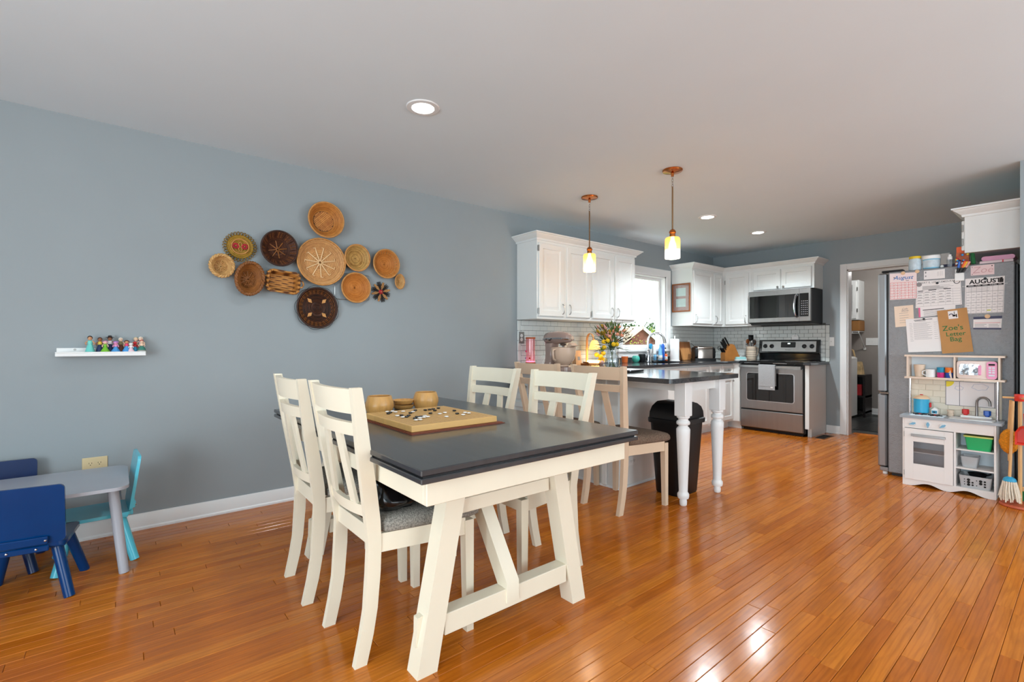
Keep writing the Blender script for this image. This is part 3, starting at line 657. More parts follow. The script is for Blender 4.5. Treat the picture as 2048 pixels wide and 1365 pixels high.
# ================================================================ dining chairs (own coordinates, sitting towards +y)
def chair_proto(name, seatm, wood='cream'):
    t = thing(name, 'x', 'chair', (0, 0, 0), 0)
    # rear posts: (z, back y, front y, outer half width)
    st = [(0, -.226, -.182, .173), (.10, -.205, -.158, .174), (.19, -.190, -.143, .175), (.32, -.182, -.132, .176), (.42, -.178, -.129, .177), (.50, -.188, -.135, .182), (.62, -.207, -.154, .194), (.76, -.230, -.182, .211), (.90, -.250, -.208, .228), (.988, -.262, -.226, .238)]
    for s in (-1, 1):
        obj('rear_leg', G().loops([[(s*w, b, z), (s*(w-.027), b, z), (s*(w-.027), f, z), (s*w, f, z)] for z, b, f, w in st]), M[wood], t, 25)
    def at(z):
        for a, b in zip(st, st[1:]):
            if a[0] <= z <= b[0]:
                k = (z-a[0])/(b[0]-a[0]); return [a[i]+(b[i]-a[i])*k for i in range(1, 4)]
    def rail(z0, z1, th, bow, nm):
        ls = []
        for i in range(11):
            q = -1+2*i/10; ring = []
            for z, dd in ((z0, 0), (z1, 0), (z1, th), (z0, th)):
                b, f, w = at(z); yc = b+.008-bow*(1-q*q)+dd
                ring.append((q*(w-.02), yc, z))
            ls.append(ring)
        return obj(nm, G().loops(ls), M[wood], t, 30)
    rail(.896, .982, .022, .030, 'crest_rail'); rail(.818, .864, .022, .028, 'upper_rail'); rail(.520, .563, .020, .022, 'lower_rail')
    for s in (-1, 1):                                  # two splayed splats
        ls = []
        for z, xc in ((.560, .098), (.69, .080), (.822, .062)):
            b, f, w = at(z); q = xc/w; y = b+.012-.025*(1-q*q)
            ls.append([(s*(xc-.024), y, z), (s*(xc+.024), y+.003, z), (s*(xc+.024), y+.015, z), (s*(xc-.024), y+.012, z)])
        obj('splat', G().loops(ls), M[wood], t, 25)
    for s in (-1, 1):
        obj('front_leg', G().hexa([(s*.236, .20, .0), (s*.205, .20, .0), (s*.205, .232, 0), (s*.236, .232, 0)], [(s*.236, .192, .44), (s*.197, .192, .44), (s*.197, .233, .44), (s*.236, .233, .44)]), M[wood], t)
        obj('side_rail', G().hexa([(s*.172, -.14, .385), (s*.152, -.14, .385), (s*.212, .195, .385), (s*.232, .195, .385)], [(s*.172, -.14, .452), (s*.152, -.14, .452), (s*.212, .195, .452), (s*.232, .195, .452)]), M[wood], t)
    obj('front_rail', G().box(-.2, .2, .208, .228, .385, .452, .002), M[wood], t)
    obj('back_rail', G().box(-.152, .152, -.168, -.148, .412, .478, .002), M[wood], t)
    out = [(-.148, -.128), (.148, -.128), (.182, -.115), (.198, -.06), (.246, .215), (.238, .255), (.20, .272), (-.20, .272), (-.238, .255), (-.246, .215), (-.198, -.06), (-.182, -.115)]
    def off(k, z): return [(x*k, .06+(y-.06)*k, z) for x, y in out]
    obj('seat_cushion', G().loops([off(.96, .453), off(.995, .460), off(1.0, .474), off(.985, .490), off(.94, .503), off(.8, .512), off(.45, .516)]), M[seatm], t, 50)
    return t
c0 = chair_proto('dining_chair', 'tweed'); used = []
def put_chair(proto, x, y, rz, label):
    if proto in used: return dup(proto, (x, y, 0), rz, label)
    used.append(proto); proto.location = (x, y, 0); proto.rotation_euler = (0, 0, rz); proto['label'] = label; return proto
put_chair(c0, 1.905, .866, 0, 'cream slat-back dining chair with a black bag on its grey seat')
put_chair(c0, 1.372, .852, math.radians(-2), 'cream slat-back dining chair beside the table, its back to the wooden bowls')
put_chair(c0, 1.30, 1.60, PI+.02, 'cream slat-back dining chair across the table, partly in front of the blue wall')
put_chair(c0, 1.865, 1.625, PI-.02, 'cream slat-back dining chair across the table near the diagonal table brace')
c1 = chair_proto('counter_chair', 'tweed_warm_cast', 'beige')
put_chair(c1, 1.557, 2.772, -.02, 'beige slat-back chair with brown-cast grey seat at the peninsula beside the bin')
put_chair(c1, .945, 2.757, .03, 'beige slat-back chair at the peninsula in front of the pink lamp')
# black bag slumped on the chair seat
mat('bag_black', (10, 10, 12), .16, var=.3, scale=10, bump=.5, bscale=9)
bx, by = 1.985, .822
g = G(); rb2 = random.Random(11)
gg = G().sph((0, 0, 0), 1, 28, 18)
def bagf(p):
    n = math.sin(p.x*5+1.3)*math.cos(p.y*4-.4)*.10+math.sin(p.z*7+p.x*3)*.06+math.sin(p.y*11+p.z*5)*.035
    q = p*(1+n); z = max(-.62, q.z)
    return (bx+q.x*.112, by+q.y*.100-.02*max(0, z), .5165+(z+.62)*.057*(1.2-.22*p.y))
gg.xf(bagf); bag = thing('handbag', 'glossy black slouchy bag lying on a dining chair seat', 'bag', (bx, by, .5165))
obj('bag_body', gg, M['bag_black'], bag, 60)
obj('bag_strap', G().tube([(bx-.08, by-.05, .575), (bx-.07, by-.075, .605), (bx-.02, by-.08, .628), (bx+.04, by-.075, .615), (bx+.07, by-.05, .575)], .008, 8), M['bag_black'], bag)
obj('zip_pull', G().box(bx+.03, bx+.036, by-.105, by-.101, .555, .575), M['copper'], bag)
# ================================================================ go set on the table
BZ = TZ+.007+.026
pc = [pz(730.6, 826.7, BZ), pz(824.9, 853.8, BZ), pz(994, 832, BZ), pz(886.9, 812.7, BZ)]
cen = sum(pc, Vector())/4
e1 = ((pc[2]-pc[1])+(pc[3]-pc[0])).normalized(); e2 = Vector((-e1.y, e1.x, 0)); hw = ((pc[2]-pc[1]).length+(pc[3]-pc[0]).length)/4; hd = ((pc[0]-pc[1]).length+(pc[3]-pc[2]).length)/4
ang = math.atan2(e1.y, e1.x)
t = thing('game_mat', 'dark red-brown folded sheet lying under the wooden game board', 'mat', (cen.x, cen.y, TZ), ang)
obj('lower_sheet', G().box(-hw-.012, hw+.03, -hd-.02, hd+.01, .0003, .003), M['leatherette'], t); obj('upper_sheet', G().box(-hw-.008, hw+.022, -hd-.014, hd+.008, .0035, .0065), M['leatherette'], t)
bo = thing('game_board', 'light bamboo go board with black and white stones on it', 'board game', (cen.x, cen.y, TZ+.007), ang)
obj('board', G().box(-hw, hw, -hd, hd, 0, .026, .002), M['board_wood'], bo)
mat('board_line', (150, 108, 62), .6)
g = G(); n = 19
for i in range(n):
    q = -1+2*i/(n-1); g.box(-hw*.92, hw*.92, q*hd*.92-.0004, q*hd*.92+.0004, .0261, .0263).box(q*hw*.92-.0004, q*hw*.92+.0004, -hd*.92, hd*.92, .0261, .0263)
obj('grid_lines', g, M['board_line'], bo, None)
SB = [(475,358),(500,345),(640,380),(750,350),(810,317),(728,382),(703,398),(832,400),(806,418),(880,396),(935,315),(988,308),(1033,301),(1054,320),(1097,290),(998,355),(1295,322),(1330,358)]
SW = [(463,336),(527,330),(565,340),(660,332),(782,337),(587,387),(655,403),(820,440),(872,435),(866,413),(917,406),(930,388),(967,399),(1115,362),(1178,347),(1198,397),(1405,373),(1428,347),(1475,353)]
stone = G().lathe([(1e-5, -.0035), (.007, -.0028), (.0105, 0), (.007, .0028), (1e-5, .0035)], n=14)
for pts, m, lab, gr in ((SB, 'stone_black', 'small black go stone lying on the wooden board', 'black go stones'), (SW, 'stone_white', 'small white go stone lying on the wooden board', 'white go stones')):
    me = mesh('go_stone', stone, 60); me.materials.append(M[m])
    for x, y in pts:
        p = pz(700+x/6.206, 770+y/6.206+1.2, BZ+.0005)
        o = bpy.data.objects.new('go_stone', me); COL.objects.link(o); o.location = (p.x, p.y, BZ+.0042); tag(o, lab, 'game piece', gr)
def bowl(px, py, r, h, label):
    p = pz(px, py, TZ); c = p+Vector((-_s, _c, 0))*r*.9; c.z = TZ+.0005
    pr = [(r*.72, 0), (r*.86, .004), (r, h*.42), (r*.98, h*.62), (r*.86, h*.93), (r*.83, h), (r*.76, h), (r*.75, h*.95), (r*.88, h*.6), (r*.86, h*.3), (r*.6, .012), (1e-5, .010)]
    return single('stone_bowl', G().lathe(pr, c, 32), M['bamboo'], label, 'bowl', sm=40)
def lidstack(px, py, r, label, z):
    p = pz(px, py, TZ); c = p+Vector((-_s, _c, 0))*r*.9; c.z = z
    return single('bowl_lid', G().lathe([(r*.55, 0), (r*.8, .003), (r*.96, .016), (r, .024), (r*.94, .025), (r*.88, .016), (r*.5, .008), (1e-5, .007)], c, 28), M['bamboo'], label, 'lid', sm=40)
bowl(752, 832, .073, .094, 'round bamboo stone bowl beside the lids, next to the dining chair')
bowl(847.5, 820, .072, .092, 'round bamboo stone bowl standing behind the stacked lids')
lidstack(802, 821, .062, 'bamboo bowl lid, lower one of two stacked between the bowls', TZ+.0005)
lidstack(802, 821, .062, 'bamboo bowl lid, upper one of two stacked between the bowls', TZ+.027)
# ================================================================ children's table and chairs
t = thing('kids_table', "grey children's table with splayed round legs by the blue wall", 'table', (.45, -.25, 0))
KT = .44; ins = [(.20, -.62), (.70, -.62), (.70, .06), (.20, .06)]
obj('tabletop', G().prism(rrect(.16, .71, -.90, .048, .06, 6), 'z', KT-.016, KT), M['grey_paint'], t)
for lx, ly, fx, fy in ((.60, -.015, .648, .028), (.208, -.015, .160, .028), (.60, -.80, .648, -.843), (.208, -.80, .160, -.843)):
    L = obj('leg', G().tube([(fx, fy, .0), (lx, ly, KT-.03)], [.021, .023], 14), M['grey_paint'], t)
    obj('leg_mount', G().box(lx-.045, lx+.045, ly-.035, ly+.035, KT-.032, KT-.0165, .004), M['grey_paint'], L)
def kid_chair(name, label, m, m2, loc, rz, top=.505, sw=.29, lean_=0.10, seatz=.252):
    """own coordinates: sitter faces +y, backrest at -y"""
    t = thing(name, label, 'chair', loc, rz)
    obj('seat', G().prism(rrect(-sw/2, sw/2, -.14, .14, .03, 4), 'z', seatz-.016, seatz), M[m], t)
    def bk(p): return (p[0], -.128-(p[2]-seatz)*lean_-p[1], p[2])
    b = G().prism(rrect(-sw/2+.003, sw/2-.003, seatz+.0005, top, .02, 4), 'y', 0, .014).xf(bk)
    bb = obj('backrest', b, M[m], t)
    br = obj('bracket', G().box(-sw*.30, sw*.30, .0145, .030, seatz+.001, seatz+.034, .003).xf(bk), M[m], bb)
    for s in (-1, 1): obj('screw', G().lathe([(.006, .030), (.004, .034), (0, .035)], (s*sw*.27, 0, seatz+.018), 10, 'y').xf(bk), M['chrome'], br)
    ap = obj('seat_batten', G().box(-sw*.30, sw*.30, -.150, -.138, seatz-.032, seatz-.006, .003), M[m], t)
    for s in (-1, 1): obj('screw', G().lathe([(.006, -.150), (.004, -.154), (0, -.155)], (s*sw*.16, 0, seatz-.018), 10, 'y'), M['chrome'], ap)
    for sx in (-1, 1):
        for sy in (-1, 1):
            L = obj('leg', G().tube([(sx*(sw/2+.012), sy*.152, 0), (sx*(sw/2-.042), sy*.095, seatz-.026)], [.0205, .022], 14), M[m2], t)
            obj('leg_mount', G().box(sx*(sw/2-.042)-.035, sx*(sw/2-.042)+.035, sy*.095-.03, sy*.095+.03, seatz-.028, seatz-.0165, .003), M[m], L)
    return t
kid_chair('kids_chair', "dark blue children's chair turned away from the room at the grey table", 'navy', 'navy', (.612, -.300, 0), PI/2-.13, top=.512)
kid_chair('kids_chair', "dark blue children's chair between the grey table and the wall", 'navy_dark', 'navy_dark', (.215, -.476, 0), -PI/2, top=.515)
tc = kid_chair('kids_chair', "light turquoise children's chair at the end of the grey table", 'aqua', 'aqua', (.353, -.086, 0), PI+.05, top=.535, sw=.275, lean_=.14)
# ================================================================ wall shelf with toy figures
t = thing('picture_ledge', 'narrow white wall shelf holding a row of toy figures', 'shelf', (.05, -.06, 1.065))
obj('shelf_board', G().box(.001, .10, -.262, .135, 1.065, 1.082, .002), M['plastic_white'], t)
obj('back_lip', G().box(.001, .014, -.262, .135, 1.0822, 1.112, .002), M['plastic_white'], t)
obj('front_lip', G().box(.088, .10, -.262, .135, 1.0822, 1.090, .002), M['plastic_white'], t)
obj('fixing_screw', G().lathe([(.006, .014), (.005, .016), (0, .016)], (0, -.185, 1.102), 12, 'x'), M['nickel'], t)
def cm(name, c, r=.45): return M[name] if name in M else mat(name, c, r, var=.05)
def doll(px, xw, h, hair, skin, body, skirt, label, wide=1.0, hat=None, ears=False, base=None):
    """plain toy figure: skirt or trousers, body, head, hair"""
    x, y = col_x(px, xw); z = 1.0823
    t = thing('toy_figure', label, 'toy', (x, y, z), 0, 'toy figures on the white wall shelf')
    k = h/.085
    if base: obj('base', G().lathe([(.022*wide, 0), (.022*wide, .010), (.016, .018), (0, .019)], n=16), cm(*base), t); 
    z0 = .016 if base else 0
    obj('skirt', G().lathe([(.021*wide*k, z0), (.018*wide*k, z0+.012*k), (.010*k, .040*k), (.007*k, .046*k)], n=16), cm(*skirt), t)
    obj('torso', G().lathe([(.0075*k, .043*k), (.009*k, .052*k), (.0085*k, .060*k), (.003*k, .064*k)], n=12, sx=.8, sy=1.1), cm(*body), t)
    for s in (-1, 1): obj('arm', G().tube([(0, s*.009*k, .060*k), (.004*k, s*.017*k, .050*k), (.010*k, s*.014*k, .042*k)], .0028*k, 6), cm(*skin), t)
    hd = obj('head', G().sph((0, 0, .073*k), (.0085*k*wide, .009*k*wide, .0105*k), 12, 8), cm(*skin), t)
    for s in (-1, 1): obj('eye', G().sph((.0082*k*wide, s*.0034*k*wide, .0745*k), .0012*k, 6, 4), M['ink_black'], hd)
    obj('hair', G().sph((-.003*k, 0, .0755*k), (.0095*k*wide, .0105*k*wide, .011*k), 12, 8), cm(*hair), hd)
    if hat: obj('hat', G().lathe([(.017*k, .080*k), (.016*k, .082*k), (.009*k, .083*k), (.007*k, .090*k), (0, .091*k)], n=14), cm(*hat), hd)
SK1 = ('skin_tan', (206, 150, 108)); SK2 = ('skin_light', (238, 200, 172)); SK3 = ('skin_brown', (150, 96, 66))
HB = ('hair_black', (30, 24, 24)); HR = ('hair_red', (176, 34, 44)); HW = ('hair_white', (222, 216, 204)); HBr = ('hair_brown', (74, 48, 36)); HY = ('hair_blond', (226, 204, 160))
TEAL = ('toy_teal', (112, 206, 196)); BLU = ('toy_blue', (74, 152, 214)); DBL = ('toy_darkblue', (34, 52, 92)); PNK = ('toy_pink', (226, 150, 190)); GRN = ('toy_green', (120, 190, 52)); HOT = ('toy_hotpink', (226, 60, 112)); RED = ('toy_red', (206, 44, 46)); BRN = ('toy_brown', (112, 66, 46)); GRY = ('toy_grey', (168, 168, 166)); YEL = ('toy_yellow', (232, 196, 70)); WHT = ('toy_white', (236, 234, 232)); PUR = ('toy_purple', (176, 122, 196))
doll(180, .055, .098, HB, SK1, TEAL, TEAL, 'toy figure with black hair and a wide pale teal skirt')
doll(200, .035, .090, HBr, SK3, YEL, DBL, 'toy figure with brown hair, yellow top and dark blue coat')
doll(210.5, .070, .070, PNK, SK2, GRN, GRN, 'big-headed toy figure with pink hood and bright green dress', 1.45)
doll(220, .035, .096, HB, SK3, WHT, DBL, 'toy figure with a wide dark hat and dark blue trousers', 1.0, ('toy_hat', (40, 30, 28)))
doll(231.5, .070, .068, PUR, PNK, PNK, BLU, 'stout pink and purple toy figure with a light blue dress', 1.5)
doll(241.5, .035, .090, HW, SK2, ('toy_olive', (140, 132, 92)), BRN, 'toy figure with white hair and brown robe')
doll(253.5, .070, .074, HBr, SK1, HOT, BLU, 'toy figure with brown hair, hot pink top and blue skirt', 1.35)
doll(262, .080, .058, WHT, WHT, WHT, ('toy_palepink', (240, 206, 214)), 'small white toy figure with pale pink skirt', 1.4)
doll(270, .050, .066, RED, RED, RED, ('toy_cyan', (44, 150, 190)), 'red toy figure with cyan legs standing behind the white one', 1.2)
doll(271.5, .026, .092, HY, SK2, GRY, GRY, 'toy figure with blond hair in a plain grey gown')
doll(281.5, .030, .096, HW, SK2, ('toy_silver', (196, 198, 204)), GRY, 'toy figure with white hair in a silver gown at the shelf end')
doll(283.5, .070, .076, HR, SK2, SK2, ('toy_seagreen', (60, 126, 110)), 'toy figure with long red hair seated on a grey stone', 1.1, None, False, ('toy_stone', (176, 176, 168)))
outp = thing('wall_outlet', 'almond wall outlet on the blue wall above the grey kids table', 'outlet', (0, -.0985, .438))
outlet(outp, onX(.0005), -.0985, .438, 'cover_plate', w=.114, h=.072, m='plate_almond', horiz=True)
# ================================================================ recessed ceiling lights and pendants
mat('lamp_white', (255, 252, 244), .5, emit=14)
mat('lamp_trim', (225, 225, 224), .4)
def spot(name, loc, watts, col=(.86, .95, 1), r=.05, ang=140):
    l = bpy.data.lights.new(name, 'SPOT'); l.energy = watts; l.color = col; l.shadow_soft_size = r; l.spot_size = math.radians(ang); l.spot_blend = .6
    o = bpy.data.objects.new(name, l); COL.objects.link(o); o.location = loc; return o
for x, y, lab, wt in ((1.356, 1.305, 'recessed ceiling light above the dining table', 34), (1.167, 4.696, 'recessed ceiling light behind the pendants, nearer the wall cabinet', 92), (1.186, 5.809, 'recessed ceiling light closest to the range and microwave', 112)):
    t = thing('recessed_light', lab, 'ceiling light', (x, y, H))
    obj('trim_ring', G().lathe([(.060, H-.002), (.062, H-.007), (.088, H-.006), (.092, H-.0005), (.060, H-.0005)], (x, y, 0), 36, closed=True), M['lamp_trim'], t)
    obj('lamp_lens', G().lathe([(.061, H-.0008), (.055, H-.006), (.035, H-.012), (1e-5, H-.014)], (x, y, 0), 32), M['lamp_white'], t)
    so = spot('recessed_lamp', (x, y, H-.03), wt)
for (px, py), lab in (((1345, 340), 'copper pendant light with clear-bottomed amber glass, over the peninsula end'), ((1179, 394), 'copper pendant light with fully amber glass shade in front of the wall cabinet')):
    c = pz(px, py, H); x, y = c.x, c.y
    t = thing('pendant_light', lab, 'pendant light', (x, y, H)); clear = px > 1300
    obj('canopy', G().lathe([(.072, H-.0005), (.074, H-.006), (.070, H-.014), (.045, H-.020), (.012, H-.026), (.010, H-.05), (0, H-.05)], (x, y, 0), 32), M['copper'], t)
    for k in range(4):
        zc = H-.058-k*.021; a = k % 2
        ring = [(x+(.007*math.cos(q) if a else 0), y+(0 if a else .007*math.cos(q)), zc+.014*math.sin(q)) for q in [2*PI*i/12 for i in range(12)]]
        obj('chain_link', G().tube(ring, .0018, 5, True), M['nickel'], t)
    obj('stem', G().tube([(x, y, H-.125), (x, y, 1.985)], .006, 10), M['bronze'], t)
    obj('socket_cup', G().lathe([(.007, 1.995), (.018, 1.988), (.025, 1.975), (.025, 1.966), (.021, 1.962), (.021, 1.935), (0, 1.935)], (x, y, 0), 24), M['copper'], t)
    sh = obj('glass_shade', G().lathe([(.020, 1.934), (.046, 1.932), (.053, 1.924), (.055, 1.91), (.055, 1.775), (.0535, 1.775), (.0535, 1.91), (.050, 1.922), (.020, 1.931)], (x, y, 0), 36), M['amber_glass'], t) if not clear else obj('glass_shade', G().lathe([(.020, 1.934), (.046, 1.932), (.053, 1.924), (.055, 1.91), (.055, 1.84), (.0535, 1.84), (.0535, 1.91), (.050, 1.922), (.020, 1.931)], (x, y, 0), 36), M['amber_glass'], t)
    if clear: obj('clear_shade_rim', G().lathe([(.055, 1.8395), (.055, 1.775), (.0535, 1.775), (.0535, 1.8395)], (x, y, 0), 36), M['seeded_glass'], t)
    if 'bulb_warm' not in M: mat('bulb_warm', (255, 220, 150), .5, emit=22)
    obj('bulb', G().lathe([(.013, 1.934), (.014, 1.915), (.024, 1.885), (.028, 1.862), (.022, 1.838), (1e-5, 1.828)], (x, y, 0), 20), M['bulb_warm'], t)
    l = bpy.data.lights.new('pendant_lamp', 'POINT'); l.energy = 4.5; l.color = (1, .88, .72); l.shadow_soft_size = .03
    o = bpy.data.objects.new('pendant_lamp', l); COL.objects.link(o); o.location = (x, y, 1.80)
# ================================================================ baskets on the wall
def weave(name, c1, c2, rings=90, spokes=26, rough=.6, mode='ring'):
    """woven cane: rings and spokes around the basket's own axis (its local x)"""
    m = bpy.data.materials.new(name); m.use_nodes = True; nt = m.node_tree; N = nt.nodes; L = nt.links; p = N['Principled BSDF']
    tc = N.new('ShaderNodeTexCoord'); sp = N.new('ShaderNodeSeparateXYZ'); L.new(tc.outputs['Object'], sp.inputs[0])
    def op(o, a, b=None):
        x = N.new('ShaderNodeMath'); x.operation = o
        for i, q in enumerate((a, b)):
            if q is None: continue
            if isinstance(q, (int, float)): x.inputs[i].default_value = q
            else: L.new(q, x.inputs[i])
        return x.outputs[0]
    y, z = sp.outputs[1], sp.outputs[2]
    if mode == 'grid': f = op('MULTIPLY', op('SINE', op('MULTIPLY', op('ADD', y, z), rings*4)), op('SINE', op('MULTIPLY', op('SUBTRACT', y, z), rings*4)))
    elif mode == 'stripe': f = op('MULTIPLY', op('SINE', op('MULTIPLY', z, rings*6)), op('SINE', op('MULTIPLY', y, rings*2.2)))
    else:
        r = op('SQRT', op('ADD', op('MULTIPLY', y, y), op('MULTIPLY', z, z))); a = op('ARCTAN2', z, y)
        rg = op('SINE', op('MULTIPLY', op('ADD', r, op('MULTIPLY', sp.outputs[0], .8)), rings*6.28)); s_ = op('SINE', op('MULTIPLY', a, spokes))
        f = op('MULTIPLY', rg, s_) if mode == 'ring' else rg
    f = op('ADD', op('MULTIPLY', f, .5), .5)
    nz = N.new('ShaderNodeTexNoise'); nz.inputs['Scale'].default_value = 22; L.new(tc.outputs['Object'], nz.inputs[0])
    f2 = op('ADD', op('MULTIPLY', f, .7), op('MULTIPLY', nz.outputs[0], .3))
    rp = N.new('ShaderNodeValToRGB'); e = rp.color_ramp.elements; e[0].color = rgb(*c1); e[1].color = rgb(*c2); e[0].position = .30; e[1].position = .64; L.new(f2, rp.inputs[0]); L.new(rp.outputs[0], p.inputs['Base Color'])
    b = N.new('ShaderNodeBump'); b.inputs['Strength'].default_value = 1; b.inputs['Distance'].default_value = .006; L.new(f, b.inputs['Height']); L.new(b.outputs[0], p.inputs['Normal']); p.inputs['Roughness'].default_value = rough
    MATS[name] = m; return m
weave('cane_gold', (128, 68, 20), (206, 138, 64), 48, 40, mode='grid')
weave('cane_tan', (150, 96, 50), (218, 166, 106), 58, 36)
weave('cane_darkbrown', (26, 12, 8), (92, 48, 26), 60, 30)
weave('cane_brown', (70, 36, 10), (160, 96, 40), 60, 26)
weave('cane_pale', (130, 84, 38), (218, 172, 106), 60, 26)
weave('cane_coil', (112, 72, 24), (218, 174, 100), 88, 3, mode='coil')
weave('cane_honey', (150, 82, 26), (204, 130, 58), 90, 60)
weave('cane_stripe', (96, 52, 16), (200, 136, 64), 32, 10, mode='stripe')
weave('cane_black', (12, 8, 10), (104, 58, 30), 52, 24)
weave('straw_olive', (104, 72, 16), (190, 150, 56), 40, 60)
mat('cane_rim', (196, 138, 76), .6, var=.2, scale=40); mat('cane_rim_dark', (58, 32, 20), .6, var=.3, scale=40); mat('raffia_red', (170, 36, 44), .7, var=.2, scale=40); mat('raffia_black', (28, 24, 24), .8, var=.3, scale=40); mat('wire_dark', (30, 28, 30), .4)
def bowlprof(d, flat=.55):
    """(radius factor, depth from rim plane) of a shallow basket standing d off the wall"""
    o = [(1e-5, 0), (flat*.98, 0), (flat, .001), ((1+flat)/2+.04, d*.45), (1, d)]
    i = [(.965, d), ((1+flat)/2+.005, d*.48), (flat*.96, .008), (1e-5, .007)]
    return o+i
def islands(name, c1, c2, rough=.6):
    """plain cane strand, tone varies strand by strand"""
    m = bpy.data.materials.new(name); m.use_nodes = True; N = m.node_tree.nodes; L = m.node_tree.links; p = N['Principled BSDF']; p.inputs['Roughness'].default_value = rough
    ge = N.new('ShaderNodeNewGeometry'); tc = N.new('ShaderNodeTexCoord'); nz = N.new('ShaderNodeTexNoise'); nz.inputs['Scale'].default_value = 45; L.new(tc.outputs['Object'], nz.inputs[0])
    ad = N.new('ShaderNodeMath'); ad.operation = 'MULTIPLY_ADD'; ad.inputs[1].default_value = .45; L.new(ge.outputs['Random Per Island'], ad.inputs[0]); mu = N.new('ShaderNodeMath'); mu.operation = 'MULTIPLY'; mu.inputs[1].default_value = .6; L.new(nz.outputs[0], mu.inputs[0]); L.new(mu.outputs[0], ad.inputs[2])
    rp = N.new('ShaderNodeValToRGB'); e = rp.color_ramp.elements; e[0].color = rgb(*c1); e[1].color = rgb(*c2); e[0].position = .2; e[1].position = .8; L.new(ad.outputs[0], rp.inputs[0]); L.new(rp.outputs[0], p.inputs['Base Color']); MATS[name] = m; return m
islands('strand_light', (214, 172, 120), (240, 208, 160)); islands('strand_gold', (168, 98, 36), (216, 148, 70)); islands('strand_tan', (186, 132, 80), (226, 176, 116)); islands('strand_dark', (44, 22, 14), (98, 54, 32)); islands('strand_brown', (96, 54, 20), (170, 106, 48)); islands('strand_pale', (178, 128, 70), (224, 180, 116)); islands('strand_coil', (150, 108, 48), (222, 180, 108)); islands('strand_honey', (178, 104, 38), (214, 142, 66)); islands('strand_black', (18, 12, 12), (84, 46, 26)); islands('strand_olive', (132, 96, 28), (200, 160, 66))
STR = {'cane_gold': 'strand_gold', 'cane_tan': 'strand_tan', 'cane_darkbrown': 'strand_dark', 'cane_brown': 'strand_brown', 'cane_pale': 'strand_pale', 'cane_coil': 'strand_coil', 'cane_honey': 'strand_honey', 'cane_black': 'strand_black', 'straw_olive': 'strand_olive'}
def weavers(t, ry, rz_, d, flat, m, pitch, nst, amp, rmin=.05):
    """weaver strands going over and under the stakes, following the inside of the bowl"""
    pr = [(.955, d-.002), ((1+flat)/2-.004, d*.50), (flat*.95, .010), (0, .009)]; g = G(); Rm = (ry+rz_)/2
    pts = []; acc = 0; k = 0
    for (r0, x0), (r1, x1) in zip(pr, pr[1:]):
        Ls = math.hypot((r1-r0)*Rm, x1-x0); s = -acc
        while s+pitch < Ls: s += pitch; f = s/Ls; pts.append((r0+(r1-r0)*f, x0+(x1-x0)*f))
        acc = Ls-s if s > 0 else acc+Ls
    for k, (rf, x) in enumerate(pts):
        if rf < rmin: continue
        n = max(16, min(96, int(nst*2.0)))
        g.tube([(x+amp*math.cos(nst/2*a+PI*k), rf*ry*math.cos(a), rf*rz_*math.sin(a)) for a in [2*PI*i/n for i in range(n)]], pitch*.52, 4, True)
    o = obj('weaver_strands', g, M[m], t, 70); o['kind'] = 'stuff'
def basket(name, label, y, z, ry, rz_, d, m, rim, flat=.55, tilt=0, rimr=.006, n=40, pitch=.0062, nst=30, amp=.0016):
    t = thing(name, label, 'basket', (.003, y, z), 0)
    t.rotation_euler = (math.radians(tilt), 0, 0)
    g = G().lathe([(r, x) for r, x in bowlprof(d, flat)], n=n, axis='x').xf(lambda p: (p[0], p[1]*ry, p[2]*rz_))
    obj('woven_bowl', g, M[m], t, 40)
    if pitch: weavers(t, ry, rz_, d, flat, STR[m], pitch, nst, amp)
    if rim: obj('rim', G().tube([(d, ry*.985*math.cos(a), rz_*.985*math.sin(a)) for a in [2*PI*i/n for i in range(n)]], rimr, 7, True), M[rim], t, 60)
    return t
def spokes(t, n, r0, r1, d, m, w=.004, x=.010, hook=False):
    for k in range(n):
        a = 2*PI*k/n+.2
        pts = [(x, r0*math.cos(a), r0*math.sin(a)), (x+.001, r1*.7*math.cos(a), r1*.7*math.sin(a)), (d, r1*math.cos(a), r1*math.sin(a))]
        if hook: pts.append((d, r1*math.cos(a+.14), r1*math.sin(a+.14)))
        obj('spoke', G().tube(pts, w, 5), M[m], t)
def braid(t, n, ry, rz_, d, m, r=.007, amp=.006):
    for ph in (0, PI):
        pts = [(d+amp*.7*math.sin(n*a+ph), (ry+amp*math.cos(n*a+ph))*math.cos(a), (rz_+amp*math.cos(n*a+ph))*math.sin(a)) for a in [2*PI*i/72 for i in range(72)]]
        obj('braided_rim', G().tube(pts, r, 6, True), M[m], t, 60)
bx_ = .055
b = basket('wall_basket', 'deep golden round basket with latticed base, topmost of the wall group', 1.202, 2.055, .130, .130, .085, 'cane_gold', 'cane_rim', .6, pitch=.005, nst=48, amp=.001)
lat = G()
for sgn in (-1, 1):
    for k in range(-6, 7):
        q = k*.0115; hl = math.sqrt(max(0, .072**2-q*q))
        lat.join(G().box(.0165+.0012*sgn, .0185+.0012*sgn, -hl, hl, q-.0036, q+.0036).mat(rot('X', 45*sgn)))
obj('base_disc', G().lathe([(.076, .0145), (.076, .0160), (1e-5, .0160)], n=32, axis='x'), M['cane_rim_dark'], b); obj('lattice_base', lat, M['strand_gold'], b)['kind'] = 'stuff'
b = basket('wall_basket', 'largest pale tan round basket in the middle of the wall group', 1.177, 1.744, .176, .174, .06, 'cane_tan', 'cane_rim', .72, pitch=.0066, nst=44); spokes(b, 11, .010, .112, .020, 'strand_light', .0044, .0165, True)
b = basket('wall_basket', 'dark brown round basket with eight light spokes on the wall', .883, 1.805, .120, .123, .075, 'cane_darkbrown', 'cane_rim_dark', .62); spokes(b, 8, .006, .062, .015, 'strand_brown', .0036, .014)
